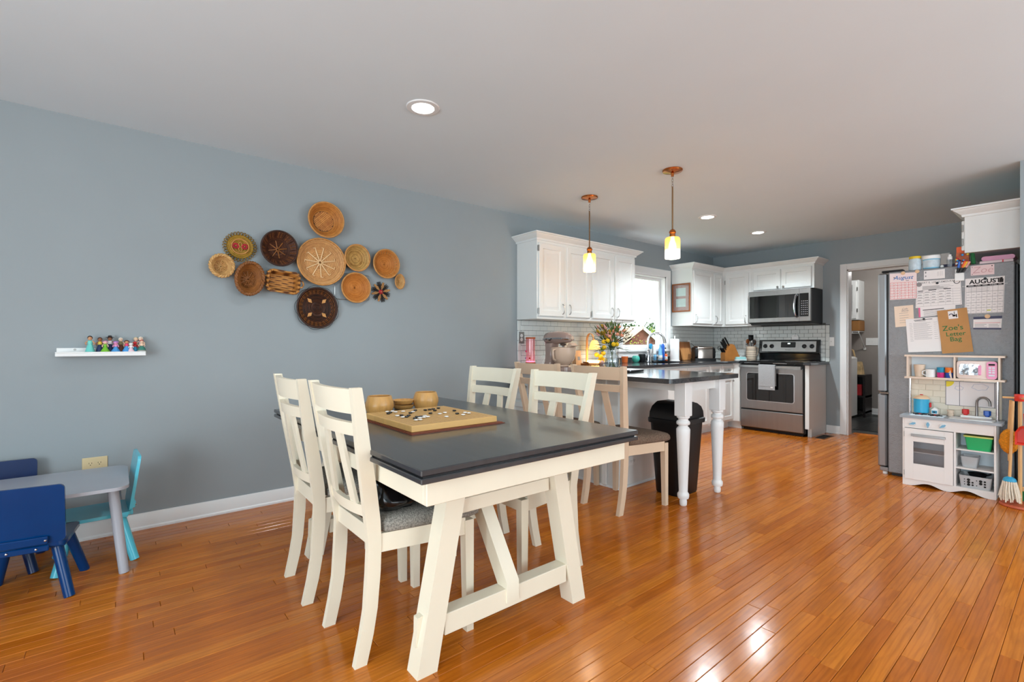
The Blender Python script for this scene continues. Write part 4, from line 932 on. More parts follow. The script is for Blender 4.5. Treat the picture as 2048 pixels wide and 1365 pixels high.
for k in range(32):
    a = 2*PI*k/32; obj('stake', G().tube([(.022, .082*math.cos(a), .084*math.sin(a)), (.070, .112*math.cos(a), .115*math.sin(a))], .0035, 5), M['cane_brown' if k % 3 else 'cane_rim_dark'], b)
b = basket('woven_trivet', 'flat olive straw mat with looped edge and two red flowers on the wall', .648, 1.796, .082, .080, .016, 'straw_olive', None, .9, pitch=.0045, nst=60, amp=.0008)
b['category'] = 'wall decoration'
for k in range(30):
    a = 2*PI*k/30; c = (.010, .090*math.cos(a), .088*math.sin(a))
    obj('edge_loop', G().tube([(c[0]+.004*math.sin(q), c[1]+.013*math.cos(q)*math.cos(a)-.008*math.sin(q)*math.sin(a), c[2]+.013*math.cos(q)*math.sin(a)+.008*math.sin(q)*math.cos(a)) for q in [2*PI*i/8 for i in range(8)]], .0028, 4, True), M['straw_olive'], b)
obj('inner_ring', G().tube([(.018, .052*math.cos(a), .050*math.sin(a)) for a in [2*PI*i/32 for i in range(32)]], .004, 6, True), M['cane_rim'], b)
for s in (-1, 1):
    for k in range(8):
        a = 2*PI*k/8; obj('flower_petal', G().sph((.019, s*.027+.014*math.cos(a), .002+.014*math.sin(a)), (.003, .0075, .0075), 8, 5), M['raffia_red'], b)
    obj('flower_centre', G().sph((.021, s*.026, .002), .004, 8, 5), M['cane_rim'], b)
    obj('leaf_scroll', G().tube([(.019, s*.004, -.032), (.019, s*.012, -.018), (.019, s*.003, -.002), (.019, s*.011, .014), (.019, s*.002, .030)], .0026, 5), M['cane_rim'], b)
b = basket('wall_basket', 'small pale wicker basket with braided rim at the group end above the shelf', .534, 1.649, .066, .070, .065, 'cane_pale', None, .66); braid(b, 12, .066, .070, .064, 'strand_pale', .007); spokes(b, 10, .004, .045, .015, 'strand_pale', .0028, .013)
b = basket('wall_basket', 'oval brown wicker basket with rope-like rim on the wall', .696, 1.577, .082, .108, .08, 'cane_brown', None, .6, -8); braid(b, 16, .082, .108, .078, 'strand_brown', .008); spokes(b, 12, .006, .055, .016, 'strand_brown', .0032, .014)
# rectangular basket with side handles
t = thing('wall_basket', 'rectangular golden wicker basket with two loop handles on the wall', 'basket', (.003, .912, 1.574), 0); t.rotation_euler = (math.radians(-5), 0, 0)
def rl(w, h, x, r=.03): return [(x, a, c) for a, c in rrect(-w, w, -h, h, r, 4)]
obj('woven_bowl', G().loops([rl(.085, .058, 0), rl(.105, .074, .06), rl(.099, .068, .06), rl(.080, .053, .006)]), M['cane_stripe'], t, 40)
rr_ = rl(.103, .072, .060, .035)
for ph in (0, PI): obj('braided_rim', G().tube([(x+.005*math.sin(i*1.1+ph), a*(1+.05*math.cos(i*1.1+ph)), c*(1+.06*math.cos(i*1.1+ph))) for i, (x, a, c) in enumerate([p for q in zip(rr_, rr_[1:]+rr_[:1]) for p in (q[0], tuple((q[0][k]+q[1][k])/2 for k in range(3)))])], .007, 6, True), M['cane_stripe'], t, 60)
for k in range(7): obj('weaver', G().tube([(.009, -.076, -.045+k*.015), (.011, 0, -.044+k*.015), (.009, .076, -.045+k*.015)], .0045, 6), M['cane_rim'], t)
for s in (-1, 1): obj('loop_handle', G().tube([(.055, s*.106, -.026), (.060, s*.126, -.022), (.062, s*.136, 0), (.060, s*.126, .022), (.055, s*.106, .026)], .0055, 7), M['cane_stripe'], t, 60)
# dark tray with light arrow motifs and wire loops
b = basket('woven_tray', 'large dark woven tray with four light leaf motifs and wire loops, lowest on the wall', 1.155, 1.403, .146, .150, .032, 'cane_black', 'cane_rim_dark', .86, pitch=.0062, nst=54, amp=.0012)
for k in range(4):
    a = PI/4+k*PI/2; u = Vector((0, math.cos(a), math.sin(a))); v = Vector((0, -math.sin(a), math.cos(a))); o_ = Vector((.0125, 0, 0))
    obj('leaf_motif', G().hexa([tuple(o_+u*.050), tuple(o_+u*.072+v*.014), tuple(o_+u*.098), tuple(o_+u*.072-v*.014)], [tuple(o_+u*.050+Vector((.002, 0, 0))), tuple(o_+u*.072+v*.014+Vector((.002, 0, 0))), tuple(o_+u*.098+Vector((.002, 0, 0))), tuple(o_+u*.072-v*.014+Vector((.002, 0, 0)))]), M['cane_rim'], b)
for r_ in (.112, .122, .132): obj('light_band', G().tube([(.0135+(r_-.112)*.6, r_*.975*math.cos(a), r_*math.sin(a)) for a in [2*PI*i/40 for i in range(40)]], .0022, 4, True), M['cane_brown'], b)
for k in range(9):
    a0 = 2*PI*k/9; pts = []
    for i in range(7):
        q = a0+.70*i/6; r_ = .150+.012*math.sin(PI*i/6); pts.append((.026, r_*math.cos(q), r_*1.02*math.sin(q)))
    obj('wire_loop', G().tube(pts, .0013, 4), M['wire_dark'], b)
b = basket('wall_basket', 'small coiled round basket next to the largest tan one', 1.448, 1.804, .100, .103, .06, 'cane_coil', 'cane_rim', .78, pitch=.0075, nst=64, amp=.0007)
b = basket('wall_basket', 'honey-coloured round basket with open slotted side on the wall', 1.689, 1.783, .112, .116, .06, 'cane_honey', 'cane_rim', .55, pitch=.0045, nst=56, amp=.0008)
for k in range(26):
    a = 2*PI*k/26; obj('slot', G().tube([(.030, .082*math.cos(a), .085*math.sin(a)), (.048, .097*math.cos(a+.05), .100*math.sin(a+.05))], .0025, 4), M['cane_pale'], b)
b = basket('wall_basket', 'round orange-brown basket with a square wire frame behind it', 1.443, 1.573, .115, .116, .045, 'cane_honey', 'cane_rim', .6, pitch=.0045, nst=56, amp=.0008)
obj('wire_frame', G().tube([(.014, a, c) for a, c in rrect(-.155, .118, -.095, .105, .02, 4)], .0016, 5, True), M['nickel'], b)
t = thing('raffia_star', 'small black and tan raffia star with red centre on the wall', 'wall decoration', (.003, 1.662, 1.557), 0)
for k in range(6):
    a = 2*PI*k/6+.25; u = Vector((0, math.cos(a), math.sin(a))); v = Vector((0, -math.sin(a), math.cos(a)))
    P_ = [u*.012, u*.045+v*.012, u*.080+v*.006, u*.080-v*.006, u*.045-v*.012]
    obj('tan_point', G().hexa([tuple(p+Vector((.008, 0, 0))) for p in P_], [tuple(p+Vector((.013, 0, 0))) for p in P_]), M['cane_tan'], t)
    for j in (-1, 0, 1):
        b2 = a+PI/6+j*.15; u2 = Vector((0, math.cos(b2), math.sin(b2))); v2 = Vector((0, -math.sin(b2), math.cos(b2)))
        obj('black_loop', G().tube([tuple(u2*.02+Vector((.006, 0, 0))), tuple(u2*.06+v2*.006+Vector((.008, 0, 0))), tuple(u2*.084+Vector((.008, 0, 0))), tuple(u2*.06-v2*.006+Vector((.008, 0, 0))), tuple(u2*.02+Vector((.006, 0, 0)))], .003, 5), M['raffia_black'], t)
obj('red_centre', G().lathe([(1e-5, .022), (.012, .020), (.019, .012), (.020, .004), (1e-5, .003)], axis='x', n=18), M['raffia_red'], t); obj('centre_bead', G().sph((.022, 0, 0), .005, 8, 6), M['cane_rim'], t)
b = basket('wall_basket', 'tiny oval tan basket, smallest of the wall group', 1.813, 1.650, .043, .062, .045, 'cane_pale', 'cane_rim', .55, 0, .004, 28)
# ================================================================ things on the worktops
def atD(px, D): d = ray(px, CY); return XC+d.x*D, d.y*D
Z0 = CT+.0006
def lathe_thing(name, label, cat, prof, x, y, z, m, n=24, **k): return single(name, G().lathe(prof, (x, y, z), n), m if not isinstance(m, str) else M[m], label, cat, **k)
# pink glass lamp
x, y = col_x(1061, .13); t = thing('glass_lamp', 'tall pink glass cylinder lamp with wooden base and rim on the worktop', 'lamp', (x, y, Z0))
mat('cherry_wood', (176, 84, 34), .45, var=.15, scale=14); mat('pink_glow', (255, 150, 190), .5, emit=2.2)
obj('base', G().lathe([(.050, 0), (.052, .006), (.052, .040), (.047, .046), (0, .046)], (x, y, Z0), 28), M['cherry_wood'], t)
obj('glass_cylinder', G().lathe([(.046, .0465), (.046, .278), (.0435, .278), (.0435, .0465)], (x, y, Z0), 28), M['pink_glass'], t)
obj('glow_disc', G().lathe([(.042, .0468), (.042, .058), (0, .058)], (x, y, Z0), 24), M['pink_glow'], t)
obj('rim', G().lathe([(.048, .2785), (.050, .284), (.048, .294), (0, .294)], (x, y, Z0), 28), M['cherry_wood'], t)
for k, (a, z, m) in enumerate(((-1.9, .155, 'toy_hotpink'), (-2.6, .085, 'toy_purple'), (-.9, .085, 'toy_red'))):
    obj('glass_flower', G().sph((x+.047*math.cos(a), y+.047*math.sin(a), Z0+z), (.009, .009, .010), 8, 6), M[m], t)
# white wire stand
x, y = col_x(1086, .17); t = thing('wire_stand', 'white wire dish stand on the worktop behind the mixer', 'stand', (x, y, Z0))
for k in range(5):
    o_ = (k-2)*.022; obj('wire_loop', G().tube([(x+o_, y-.075, Z0+.11), (x+o_, y-.01, Z0+.03), (x+o_, y+.02, Z0+.012), (x+o_, y+.08, Z0+.10)], .0028, 6), M['plastic_white'], t)
for s in (-1, 1): obj('wire_foot', G().tube([(x-.06, y+s*.05, Z0+.003), (x-.02, y+s*.02, Z0+.05), (x+.02, y+s*.02, Z0+.05), (x+.06, y+s*.05, Z0+.003)], .003, 6), M['plastic_white'], t)
# stand mixer (own coordinates: head points +x)
mat('mixer_paint', (158, 134, 124), .2, var=.03, coat=.4); mat('mixer_bowl', (206, 178, 156), .22, var=.03, coat=.3)
x, y = atD(1115, 4.25); t = thing('stand_mixer', 'pinkish beige stand mixer with handled bowl on the peninsula', 'mixer', (x, y, Z0), -.06)
obj('foot', G().prism(rrect(-.12, .175, -.10, .10, .07, 5), 'z', 0, .030), M['mixer_paint'], t)
obj('column', G().loops([[(cx+a*w, c*d, z) for a, c in rrect(-1, 1, -1, 1, .5, 4)] for z, cx, w, d in ((.028, -.070, .055, .075), (.08, -.078, .046, .052), (.15, -.082, .042, .045), (.235, -.075, .052, .050))]), M['mixer_paint'], t, 50)
hp = [(-.150, .012, .275), (-.148, .040, .276), (-.125, .060, .279), (-.05, .068, .284), (.04, .066, .285), (.10, .058, .284), (.15, .046, .280), (.172, .030, .278), (.176, .010, .277)]
hd = obj('motor_head', G().loops([[(px_, r*math.cos(a)*.95, zc+r*.86*math.sin(a)) for a in [2*PI*i/20 for i in range(20)]] for px_, r, zc in hp]), M['mixer_paint'], t, 60)
obj('trim_band', G().tube([(px_*1.004, s*(r*.955), zc-.008) for s, seq in ((-1, hp[1:]), (1, hp[1:][::-1])) for px_, r, zc in seq], .008, 6), M['chrome'], hd)
obj('hub', G().lathe([(.016, .172), (.017, .195), (.012, .20), (0, .20)], (0, 0, .278), 18, 'x'), M['mixer_bowl'], hd)
obj('speed_lever', G().tube([(-.02, -.066, .262), (-.02, -.082, .262)], .006, 8), M['black_satin'], hd)
obj('beater_shaft', G().lathe([(.03, .232), (.024, .218), (.012, .212), (.010, .19), (0, .19)], (.075, 0, 0), 18), M['steel'], t)
bw = obj('mixing_bowl', G().lathe([(.045, .031), (.050, .036), (.046, .046), (.070, .060), (.098, .10), (.108, .15), (.110, .196), (.113, .198), (.110, .200), (.106, .197), (.102, .15), (.09, .10), (.06, .066), (1e-5, .060)], (.075, 0, 0), 36), M['mixer_bowl'], t, 50)
obj('bowl_handle', G().tube([(.075+.02, -.108, .180), (.075+.025, -.138, .176), (.075+.028, -.142, .14), (.075+.025, -.132, .10), (.075+.02, -.103, .088)], .008, 10), M['mixer_bowl'], bw, 60)
obj('pouring_shield', G().prism([(.150, .199), (.178, .236), (.188, .238), (.226, .214), (.186, .201)], 'y', -.032, .032), M['mixer_bowl'], t)
# kraft bag behind the mixer
x, y = col_x(1154, .12); t = thing('paper_bag', 'small brown printed paper bag standing by the backsplash', 'bag', (x, y, Z0))
mat('bag_tan', (206, 158, 116), .8, var=.06); obj('bag_body', G().hexa([(x-.03, y-.045, Z0), (x+.03, y-.045, Z0), (x+.03, y+.045, Z0), (x-.03, y+.045, Z0)], [(x-.012, y-.043, Z0+.155), (x+.012, y-.043, Z0+.155), (x+.012, y+.043, Z0+.155), (x-.012, y+.043, Z0+.155)]), M['bag_tan'], t)
obj('printed_motif', G().box(x+.0235, x+.0245, y-.012, y+.028, Z0+.05, Z0+.09).mat(rot('Y', -6.6, (x+.024, y, Z0+.05))), M['ink_grey'], t)
# arched wooden lamp with glowing shade
mat('birch_ply', (222, 160, 92), .5, var=.08); mat('rattan_glow', (255, 196, 110), .6, emit=1.5); mat('led_warm', (255, 210, 120), .5, emit=9)
x, y = col_x(1186, .19); t = thing('table_lamp', 'arched wooden table lamp with a glowing woven shade on the worktop', 'lamp', (x, y, Z0), math.radians(20))
arc = [(-.075, 0, 0), (-.075, 0, .26)]+[(-.035-.04*math.cos(a), 0, .26+.085*math.sin(a)) for a in [PI*i/8 for i in range(1, 8)]]+[(.005, 0, .26)]
g = G().loops([[(p[0], -.022, p[2]), (p[0], .022, p[2]), (p[0]+.008, .022, p[2]-.002), (p[0]+.008, -.022, p[2]-.002)] for p in arc]); obj('arch', g, M['birch_ply'], t, 30)
obj('base', G().prism(rrect(-.085, .075, -.055, .055, .03, 4), 'z', 0, .018), M['birch_ply'], t); obj('glow_plate', G().prism(rrect(-.060, .068, -.048, .048, .026, 4), 'z', .0185, .046), M['led_warm'], t)
obj('shade', G().lathe([(.066, .165), (.062, .17), (.046, .235), (.030, .265), (.010, .270), (.009, .267), (.028, .262), (.043, .232), (.058, .168)], (.018, 0, 0), 28), M['rattan_glow'], t)
obj('bulb', G().sph((.018, 0, .215), .02, 12, 8), M['led_warm'], t)
l = bpy.data.lights.new('table_lamp_light', 'POINT'); l.energy = .8; l.color = (1, .72, .36); l.shadow_soft_size = .03; lo = bpy.data.objects.new('table_lamp_light', l); COL.objects.link(lo); lo.location = (x+.03, y-.03, Z0+.12)
# cinnamon sticks
mat('cinnamon', (150, 84, 30), .7, var=.3, scale=60)
for k, (dx, dy, a, dz) in enumerate(((0, 0, .3, 0), (.02, .012, 1.2, 0), (-.012, .02, 2.2, .0135), (.012, -.012, .8, .0135), (.004, .008, 2.9, .027))):
    x, y = col_x(1170, .33); c = Vector((x+dx, y+dy, Z0+.007+dz)); u = Vector((math.cos(a), math.sin(a), 0))*.045
    single('cinnamon_stick', G().tube([c-u, c+u], .0065, 8), M['cinnamon'], 'brown cinnamon stick in the small pile beside the arched lamp', 'spice', 'cinnamon sticks by the lamp')
x, y = col_x(1203, .285); mat('rose_stone', (186, 150, 144), .6, var=.15, scale=30)
g = G().sph((0, 0, 0), 1, 12, 8); single('rose_stone', g.xf(lambda p: (x+p[0]*.03*(1+.1*math.sin(p[1]*5)), y+p[1]*.027, Z0+.024+p[2]*.024*(1+.12*math.sin(p[0]*6)))), M['rose_stone'], 'rough pink stone lying between the lamp and the flower vase', 'stone')
# lemon branch
mat('lemon', (236, 190, 36), .45, var=.08); mat('leaf_green', (92, 136, 48), .5, var=.2, scale=30)
x, y = col_x(1200, .13); t = thing('lemon_branch', 'bunch of yellow lemons with green leaves behind the vase', 'fruit', (x, y, Z0))
for dx, dy, z in ((.0, -.055, .105), (.02, -.01, .085), (.01, .045, .12), (-.01, .03, .06), (.02, .055, .045), (0, -.01, .03)):
    obj('lemon', G().sph((x+dx, y+dy, Z0+z), (.026, .033, .027), 14, 9), M['lemon'], t)
obj('stem', G().tube([(x, y, Z0), (x, y+.01, Z0+.08), (x, y-.005, Z0+.16)], .004, 6), M['bark'], t)
def leafq(c, u, w, L, up=(0, 0, 1)):
    c = Vector(c); u = Vector(u).normalized(); v = u.cross(Vector(up)); v = v.normalized() if v.length > .01 else Vector((1, 0, 0)); n = v.cross(u)
    pts = [c, c+u*L*.3+v*w-n*w*.2, c+u*L*.7+v*w*.8-n*w*.4, c+u*L-n*w*.6, c+u*L*.7-v*w*.8-n*w*.4, c+u*L*.3-v*w-n*w*.2]
    m_ = [c+u*L*.35+n*.001, c+u*L*.7-n*w*.2]
    return [tuple(p) for p in pts+m_], [(0, 1, 6), (1, 2, 7, 6), (2, 3, 7), (3, 4, 7), (4, 5, 6, 7), (5, 0, 6)]
for u in ((.3, .5, .3), (.5, -.4, .5), (.2, .8, -.6), (.6, .2, .8)): obj('leaf', G().add(*leafq((x+.01, y+.005, Z0+.15), u, .014, .075)), M['leaf_green'], t, 60)
# flower bouquet in a glass vase
x, y = atD(1224, 4.42); t = thing('flower_vase', 'clear glass vase with a mixed yellow and peach bouquet on the peninsula', 'vase', (x, y, Z0))
vp = [(.050, 0), (.056, .004), (.066, .03), (.071, .065), (.066, .10), (.048, .140), (.040, .165), (.046, .19), (.057, .212)]
obj('glass_vase', G().lathe(vp+[(r-.003, z+.0) for r, z in vp[::-1][:-1]]+[(1e-5, .006)], (x, y, Z0), 36), M['clear_glass'], t, 60)
obj('water', G().lathe([(1e-5, .008), (.050, .008), (.062, .03), (.067, .065), (.062, .10), (1e-5, .10)], (x, y, Z0), 28), M['clear_glass'], t, 60)
mat('stem_green', (86, 112, 58), .6, var=.2); mat('bloom_yellow', (238, 192, 30), .8, var=.12, scale=120, bump=.6, bscale=160); mat('bloom_peach', (238, 162, 132), .7, var=.15, scale=60, bump=.4, bscale=90); mat('bloom_ochre', (176, 140, 40), .8, var=.2, scale=60); mat('bloom_pink', (214, 160, 150), .8, var=.15, scale=60); mat('foliage', (82, 104, 52), .7, var=.3, scale=40); mat('foliage_dark', (34, 36, 28), .7, var=.2); mat('foliage_blue', (112, 134, 128), .7, var=.2)
rg = random.Random(5); rt_ = Vector((_c, _s, 0)); fwv = Vector((-_s, _c, 0)); base = Vector((x, y, Z0+.015)); top = Vector((x, y, Z0+.20))
def bp(dpx, dpy, f=0):                              # offset in the bouquet: right and up in photo pixels, depth f
    k = 4.42/F; return Vector((x, y, Z0))+rt_*(dpx*k)+Vector((0, 0, dpy*k))+fwv*f
def stem_to(p, r=.0018, m='stem_green'):
    a = rg.uniform(0, 6.28); b0 = base+Vector((math.cos(a), math.sin(a), 0))*.03; mid = top-Vector((math.cos(a), math.sin(a), 0))*.025
    obj('stem', G().tube([b0, mid, mid*.4+p*.6-Vector((0, 0, .01)), p], r, 5), M[m], t)
for dx, dy in ((-19, 54), (-11, 56), (-18, 43), (0, 49), (7, 49)):
    p = bp(dx, dy, rg.uniform(-.07, -.05)); stem_to(p); obj('billy_button', G().sph(p, .0205, 14, 10), M['bloom_yellow'], t)
for dx, dy, r in ((-8, 69, .018), (-2, 59, .019), (3, 75, .020), (9, 69, .019), (18, 67, .018), (11, 57, .016), (14, 84, .018), (6, 82, .016), (-7, 65, .015), (22, 76, .017), (0, 68, .017), (15, 73, .016), (-12, 74, .014)):
    p = bp(dx, dy, rg.uniform(-.05, .03)); stem_to(p)
    g = G().sph(p, (r, r, r*.9), 10, 7)
    for k in range(10):
        a = 6.28*k/10; g.sph((p.x+r*.75*math.cos(a), p.y+r*.75*math.sin(a), p.z+r*.2*math.sin(a*3)), r*.42, 6, 4)
    obj('peach_bloom', g, M['bloom_peach'], t)
for k in range(26):                                # ochre and pink spikes
    dx = rg.uniform(-30, -4); dy = rg.uniform(62, 84)-abs(dx+16)*.25; p = bp(dx, dy, rg.uniform(-.05, .05)); q = p+((p-top).normalized()*.03); g = G()
    if k % 3 == 0: stem_to(p)
    for j in range(9): c = p.lerp(q, j/8); g.sph((c.x+rg.uniform(-.008, .008), c.y+rg.uniform(-.008, .008), c.z), .0078, 5, 4)
    obj('flower_spike', g, M['bloom_ochre' if k % 2 else 'bloom_pink'], t)
for k in range(170):
    dx = rg.uniform(-33, 34); dy = rg.uniform(42, 92)-abs(dx)*.28; p = bp(dx, dy, rg.uniform(-.07, .07)); u = (p-top).normalized()
    obj('foliage_leaf', G().add(*leafq(p-u*.03, u+Vector((rg.uniform(-.3, .3), rg.uniform(-.3, .3), rg.uniform(-.2, .2))), .009, .07)), M['foliage'], t, 60)
for k in range(7):                                  # dark sprigs to the side
    e = bp(28+rg.uniform(0, 14), 58+k*4.2, rg.uniform(-.03, .03)); stem_to(e, .0012, 'foliage_dark')
    for j in range(6):
        p = top.lerp(e, .62+.07*j); obj('dark_leaf', G().add(*leafq(p, (rg.uniform(-1, 1), rg.uniform(-1, 1), rg.uniform(-.4, 1)), .008, .026)), M['foliage_dark'], t, 60)
for e in ((-45, 88), (-40, 73), (-18, 91), (2, 98), (10, 102), (22, 97), (-38, 62)):
    p = bp(*e); stem_to(p, .0011, 'foliage_blue')
    for j in range(5): c = top.lerp(p, .6+.1*j); obj('sprig_leaf', G().add(*leafq(c, (rg.uniform(-1, 1), rg.uniform(-1, 1), rg.uniform(0, 1)), .004, .018)), M['foliage_blue'], t, 60)
# laptop lying closed on the peninsula
x, y = 1.17, 3.26; t = thing('laptop', 'closed silver laptop lying on the black peninsula worktop', 'laptop', (x, y, Z0), math.radians(8))
mat('alu', (170, 172, 178), .25, metal=.9); obj('laptop_base', G().prism(rrect(-.165, .165, -.115, .115, .012), 'z', .002, .011), M['black_satin'], t); obj('laptop_lid', G().prism(rrect(-.165, .165, -.115, .115, .012), 'z', .0115, .019), M['alu'], t)
# small pots in a row by the window
mat('pot_orange', (206, 104, 44), .5, var=.1); mat('pot_black', (24, 26, 30), .4); mat('pot_teal', (72, 178, 162), .25, var=.06, coat=.3)
x, y = col_x(1249.5, .10); lathe_thing('plant_pot', 'small orange terracotta pot on the worktop near the window', 'pot', [(.030, 0), (.033, .002), (.038, .058), (.041, .060), (.041, .075), (.036, .075), (.033, .015), (1e-5, .014)], x, y, Z0, 'pot_orange')
x, y = col_x(1260, .09); lathe_thing('plant_pot', 'tiny black square pot between the orange and teal ones', 'pot', [(.022, 0), (.027, .05), (.024, .05), (.020, .01), (1e-5, .01)], x, y, Z0, 'pot_black', 4)
x, y = col_x(1271.5, .11); lathe_thing('round_pot', 'round glossy teal pot on the worktop near the window', 'pot', [(.022, 0), (.038, .012), (.049, .040), (.044, .068), (.030, .082), (.026, .080), (.04, .066), (.044, .04), (.03, .014), (1e-5, .012)], x, y, Z0, 'pot_teal', 28)
x, y = col_x(1284, .09); t = thing('mug', 'black mug behind the teal pot near the faucet', 'mug', (x, y, Z0)); obj('mug_body', G().lathe([(.034, 0), (.037, .004), (.044, .098), (.041, .098), (.034, .008), (1e-5, .008)], (x, y, Z0), 24), M['pot_black'], t); obj('mug_handle', G().tube([(x+.036, y+.01, Z0+.08), (x+.062, y+.02, Z0+.07), (x+.060, y+.02, Z0+.035), (x+.034, y+.01, Z0+.025)], .005, 7), M['pot_black'], t)
# faucet
x, y = col_x(1296, .10); t = thing('faucet', 'tall chrome gooseneck kitchen faucet in front of the window', 'faucet', (x, y, Z0), 0)
dr_ = Vector((.62, .78, 0)); R_ = .105; pts = [(0, 0, 0), (0, 0, .26)]+[tuple(dr_*(R_-R_*math.cos(a))+Vector((0, 0, .26+R_*math.sin(a)))) for a in [PI*i/10 for i in range(1, 9)]]
obj('spout', G().tube(pts, .013, 12), M['chrome'], t, 60)
e = Vector(pts[-1]); obj('spray_head', G().tube([e, e+Vector((.012*.62, .012*.78, -.03)), e+Vector((.025*.62, .025*.78, -.085))], [.014, .017, .020], 12), M['steel'], t, 60)
obj('body_sleeve', G().lathe([(.026, 0), (.026, .006), (.020, .012), (.019, .15), (.017, .155), (0, .155)], n=20), M['chrome'], t)
obj('lever', G().tube([tuple(dr_*.018+Vector((0, 0, .07))), tuple(dr_*.055+Vector((0, 0, .12))), tuple(dr_*.060+Vector((0, 0, .20)))], [.010, .009, .007], 10), M['steel'], t, 60)
# sink caddy and bottles
x, y = col_x(1319, .13); t = thing('sink_caddy', 'black wire sink caddy on the worktop beside the faucet', 'caddy', (x, y, Z0))
for z in (.012, .045, .095): obj('wire_ring', G().tube([(x-.05+q[0], y-.085+q[1], Z0+z) for q in rrect(0, .10 if z < .09 else .05, 0, .17, .015, 3)], .0028, 6, True), M['black_satin'], t)
for k in range(6): obj('wire_upright', G().tube([(x+.05, y-.075+k*.03, Z0+.012), (x+.05, y-.075+k*.03, Z0+.045)], .002, 5), M['black_satin'], t)
obj('wire_tray', G().box(x-.05, x+.05, y-.085, y+.085, Z0, Z0+.006), M['black_satin'], t)
mat('soap_blue', (40, 96, 190), .25); mat('soap_lightblue', (120, 190, 232), .25, var=.06); mat('soap_orange', (226, 92, 30), .3); mat('label_white', (232, 234, 232), .5); mat('scrub_blue', (44, 150, 196), .6)
def bottle(px, xw, prof, m, label, cap=None, lab=None, z=Z0):
    x, y = col_x(px, xw); t = thing('bottle', label, 'bottle', (x, y, z)); obj('bottle_body', G().lathe(prof, (x, y, z), 20, sx=.8), M[m], t, 60)
    h = prof[-1][1]
    if cap: obj('cap', G().lathe([(cap[1], h), (cap[1], h+cap[2]*.7), (cap[1]*.5, h+cap[2]), (0, h+cap[2])], (x, y, z), 14), M[cap[0]], t)
    if lab: obj('label', G().lathe([(lab[1], lab[2]), (lab[1], lab[3])], (x, y, z), 20, sx=.8), M[lab[0]], t)
    return t
ZC = Z0+.0065
bottle(1320.5, .145, [(.026, 0), (.030, .004), (.031, .08), (.024, .12), (.026, .15), (.014, .175), (.012, .185)], 'soap_lightblue', 'light blue dish soap bottle in the sink caddy', ('soap_lightblue', .012, .03), ('label_white', .0315, .02, .075), ZC)
bottle(1325.5, .105, [(.024, 0), (.028, .004), (.029, .19), (.020, .215), (.012, .22)], 'soap_blue', 'dark blue tall cleaner bottle in the sink caddy', ('label_white', .013, .03), None, ZC)
bottle(1331.5, .060, [(.022, 0), (.026, .003), (.027, .075), (.016, .09), (.010, .095)], 'soap_orange', 'small orange soap bottle standing next to the paper towel', ('dark_hole', .009, .03), ('label_white', .0275, .02, .06))
bottle(1308.5, .075, [(.028, 0), (.031, .004), (.031, .15), (.022, .175), (.013, .18)], 'label_white', 'white soap dispenser bottle behind the faucet lever', ('plastic_white', .010, .04))
x, y = col_x(1301.5, .06); t = thing('dish_brush', 'blue round dish scrubber on a stick behind the faucet', 'brush', (x, y, Z0)); obj('scrub_head', G().lathe([(.010, -.012), (.034, -.010), (.036, 0), (.034, .010), (.010, .012)], (x, y, Z0+.195), 18, 'x'), M['scrub_blue'], t); obj('brush_stick', G().tube([(x, y, Z0), (x, y, Z0+.17)], .006, 8), M['plastic_white'], t)
x, y = col_x(1310, .17); t = thing('sponge_cup', 'small clear cup with a sponge in front of the window', 'cup', (x, y, Z0)); obj('cup_body', G().lathe([(.024, 0), (.030, .07), (.028, .07), (.022, .004), (1e-5, .004)], (x, y, Z0), 18), M['clear_plastic'], t); obj('sponge', G().box(x-.012, x+.012, y-.018, y+.018, Z0+.02, Z0+.09, .004), M['soap_lightblue'], t)
# paper towel roll
x, y = col_x(1349.5, .13); t = thing('paper_towel_roll', 'white paper towel roll on an upright holder beside the window', 'paper towel', (x, y, Z0))
mat('tissue', (240, 239, 238), .95, var=.02, bump=.2, bscale=120); obj('holder', G().lathe([(.065, 0), (.065, .008), (.060, .012), (.008, .012), (.008, .318), (.011, .322), (.011, .332), (0, .336)], (x, y, Z0), 24), M['plastic_white'], t); obj('roll', G().lathe([(.020, .0125), (.056, .0125), (.057, .02), (.057, .288), (.056, .293), (.020, .293)], (x, y, Z0), 32, closed=True), M['tissue'], t)
# cutting boards leaning on the tiles
mat('walnut_board', (160, 104, 60), .5, var=.18, scale=8, stretch=(1, 6, 1)); mat('maple_board', (196, 138, 84), .5, var=.12, scale=8, stretch=(1, 6, 1))
def leanboard(px, xw, w, h, th, m, label, tilt):
    x, y = col_x(px, xw); g = G().prism(rrect(y-w/2, y+w/2, 0, h, .012), 'x', 0, th).mat(rot('Y', -tilt)); g.xf(lambda p: (p[0]+xw, p[1], p[2]+Z0+.0005)); zmin = min(p.z for p in g.v); g.xf(lambda p: (p[0], p[1], p[2]-zmin+Z0+.0003))
    return single('cutting_board', g, M[m], label, 'cutting board')
leanboard(1371.5, .062, .30, .255, .018, 'walnut_board', 'large brown wooden cutting board leaning on the tiles', 11)
leanboard(1372.5, .105, .205, .165, .018, 'maple_board', 'small light cutting board leaning in front of the larger one', 12)
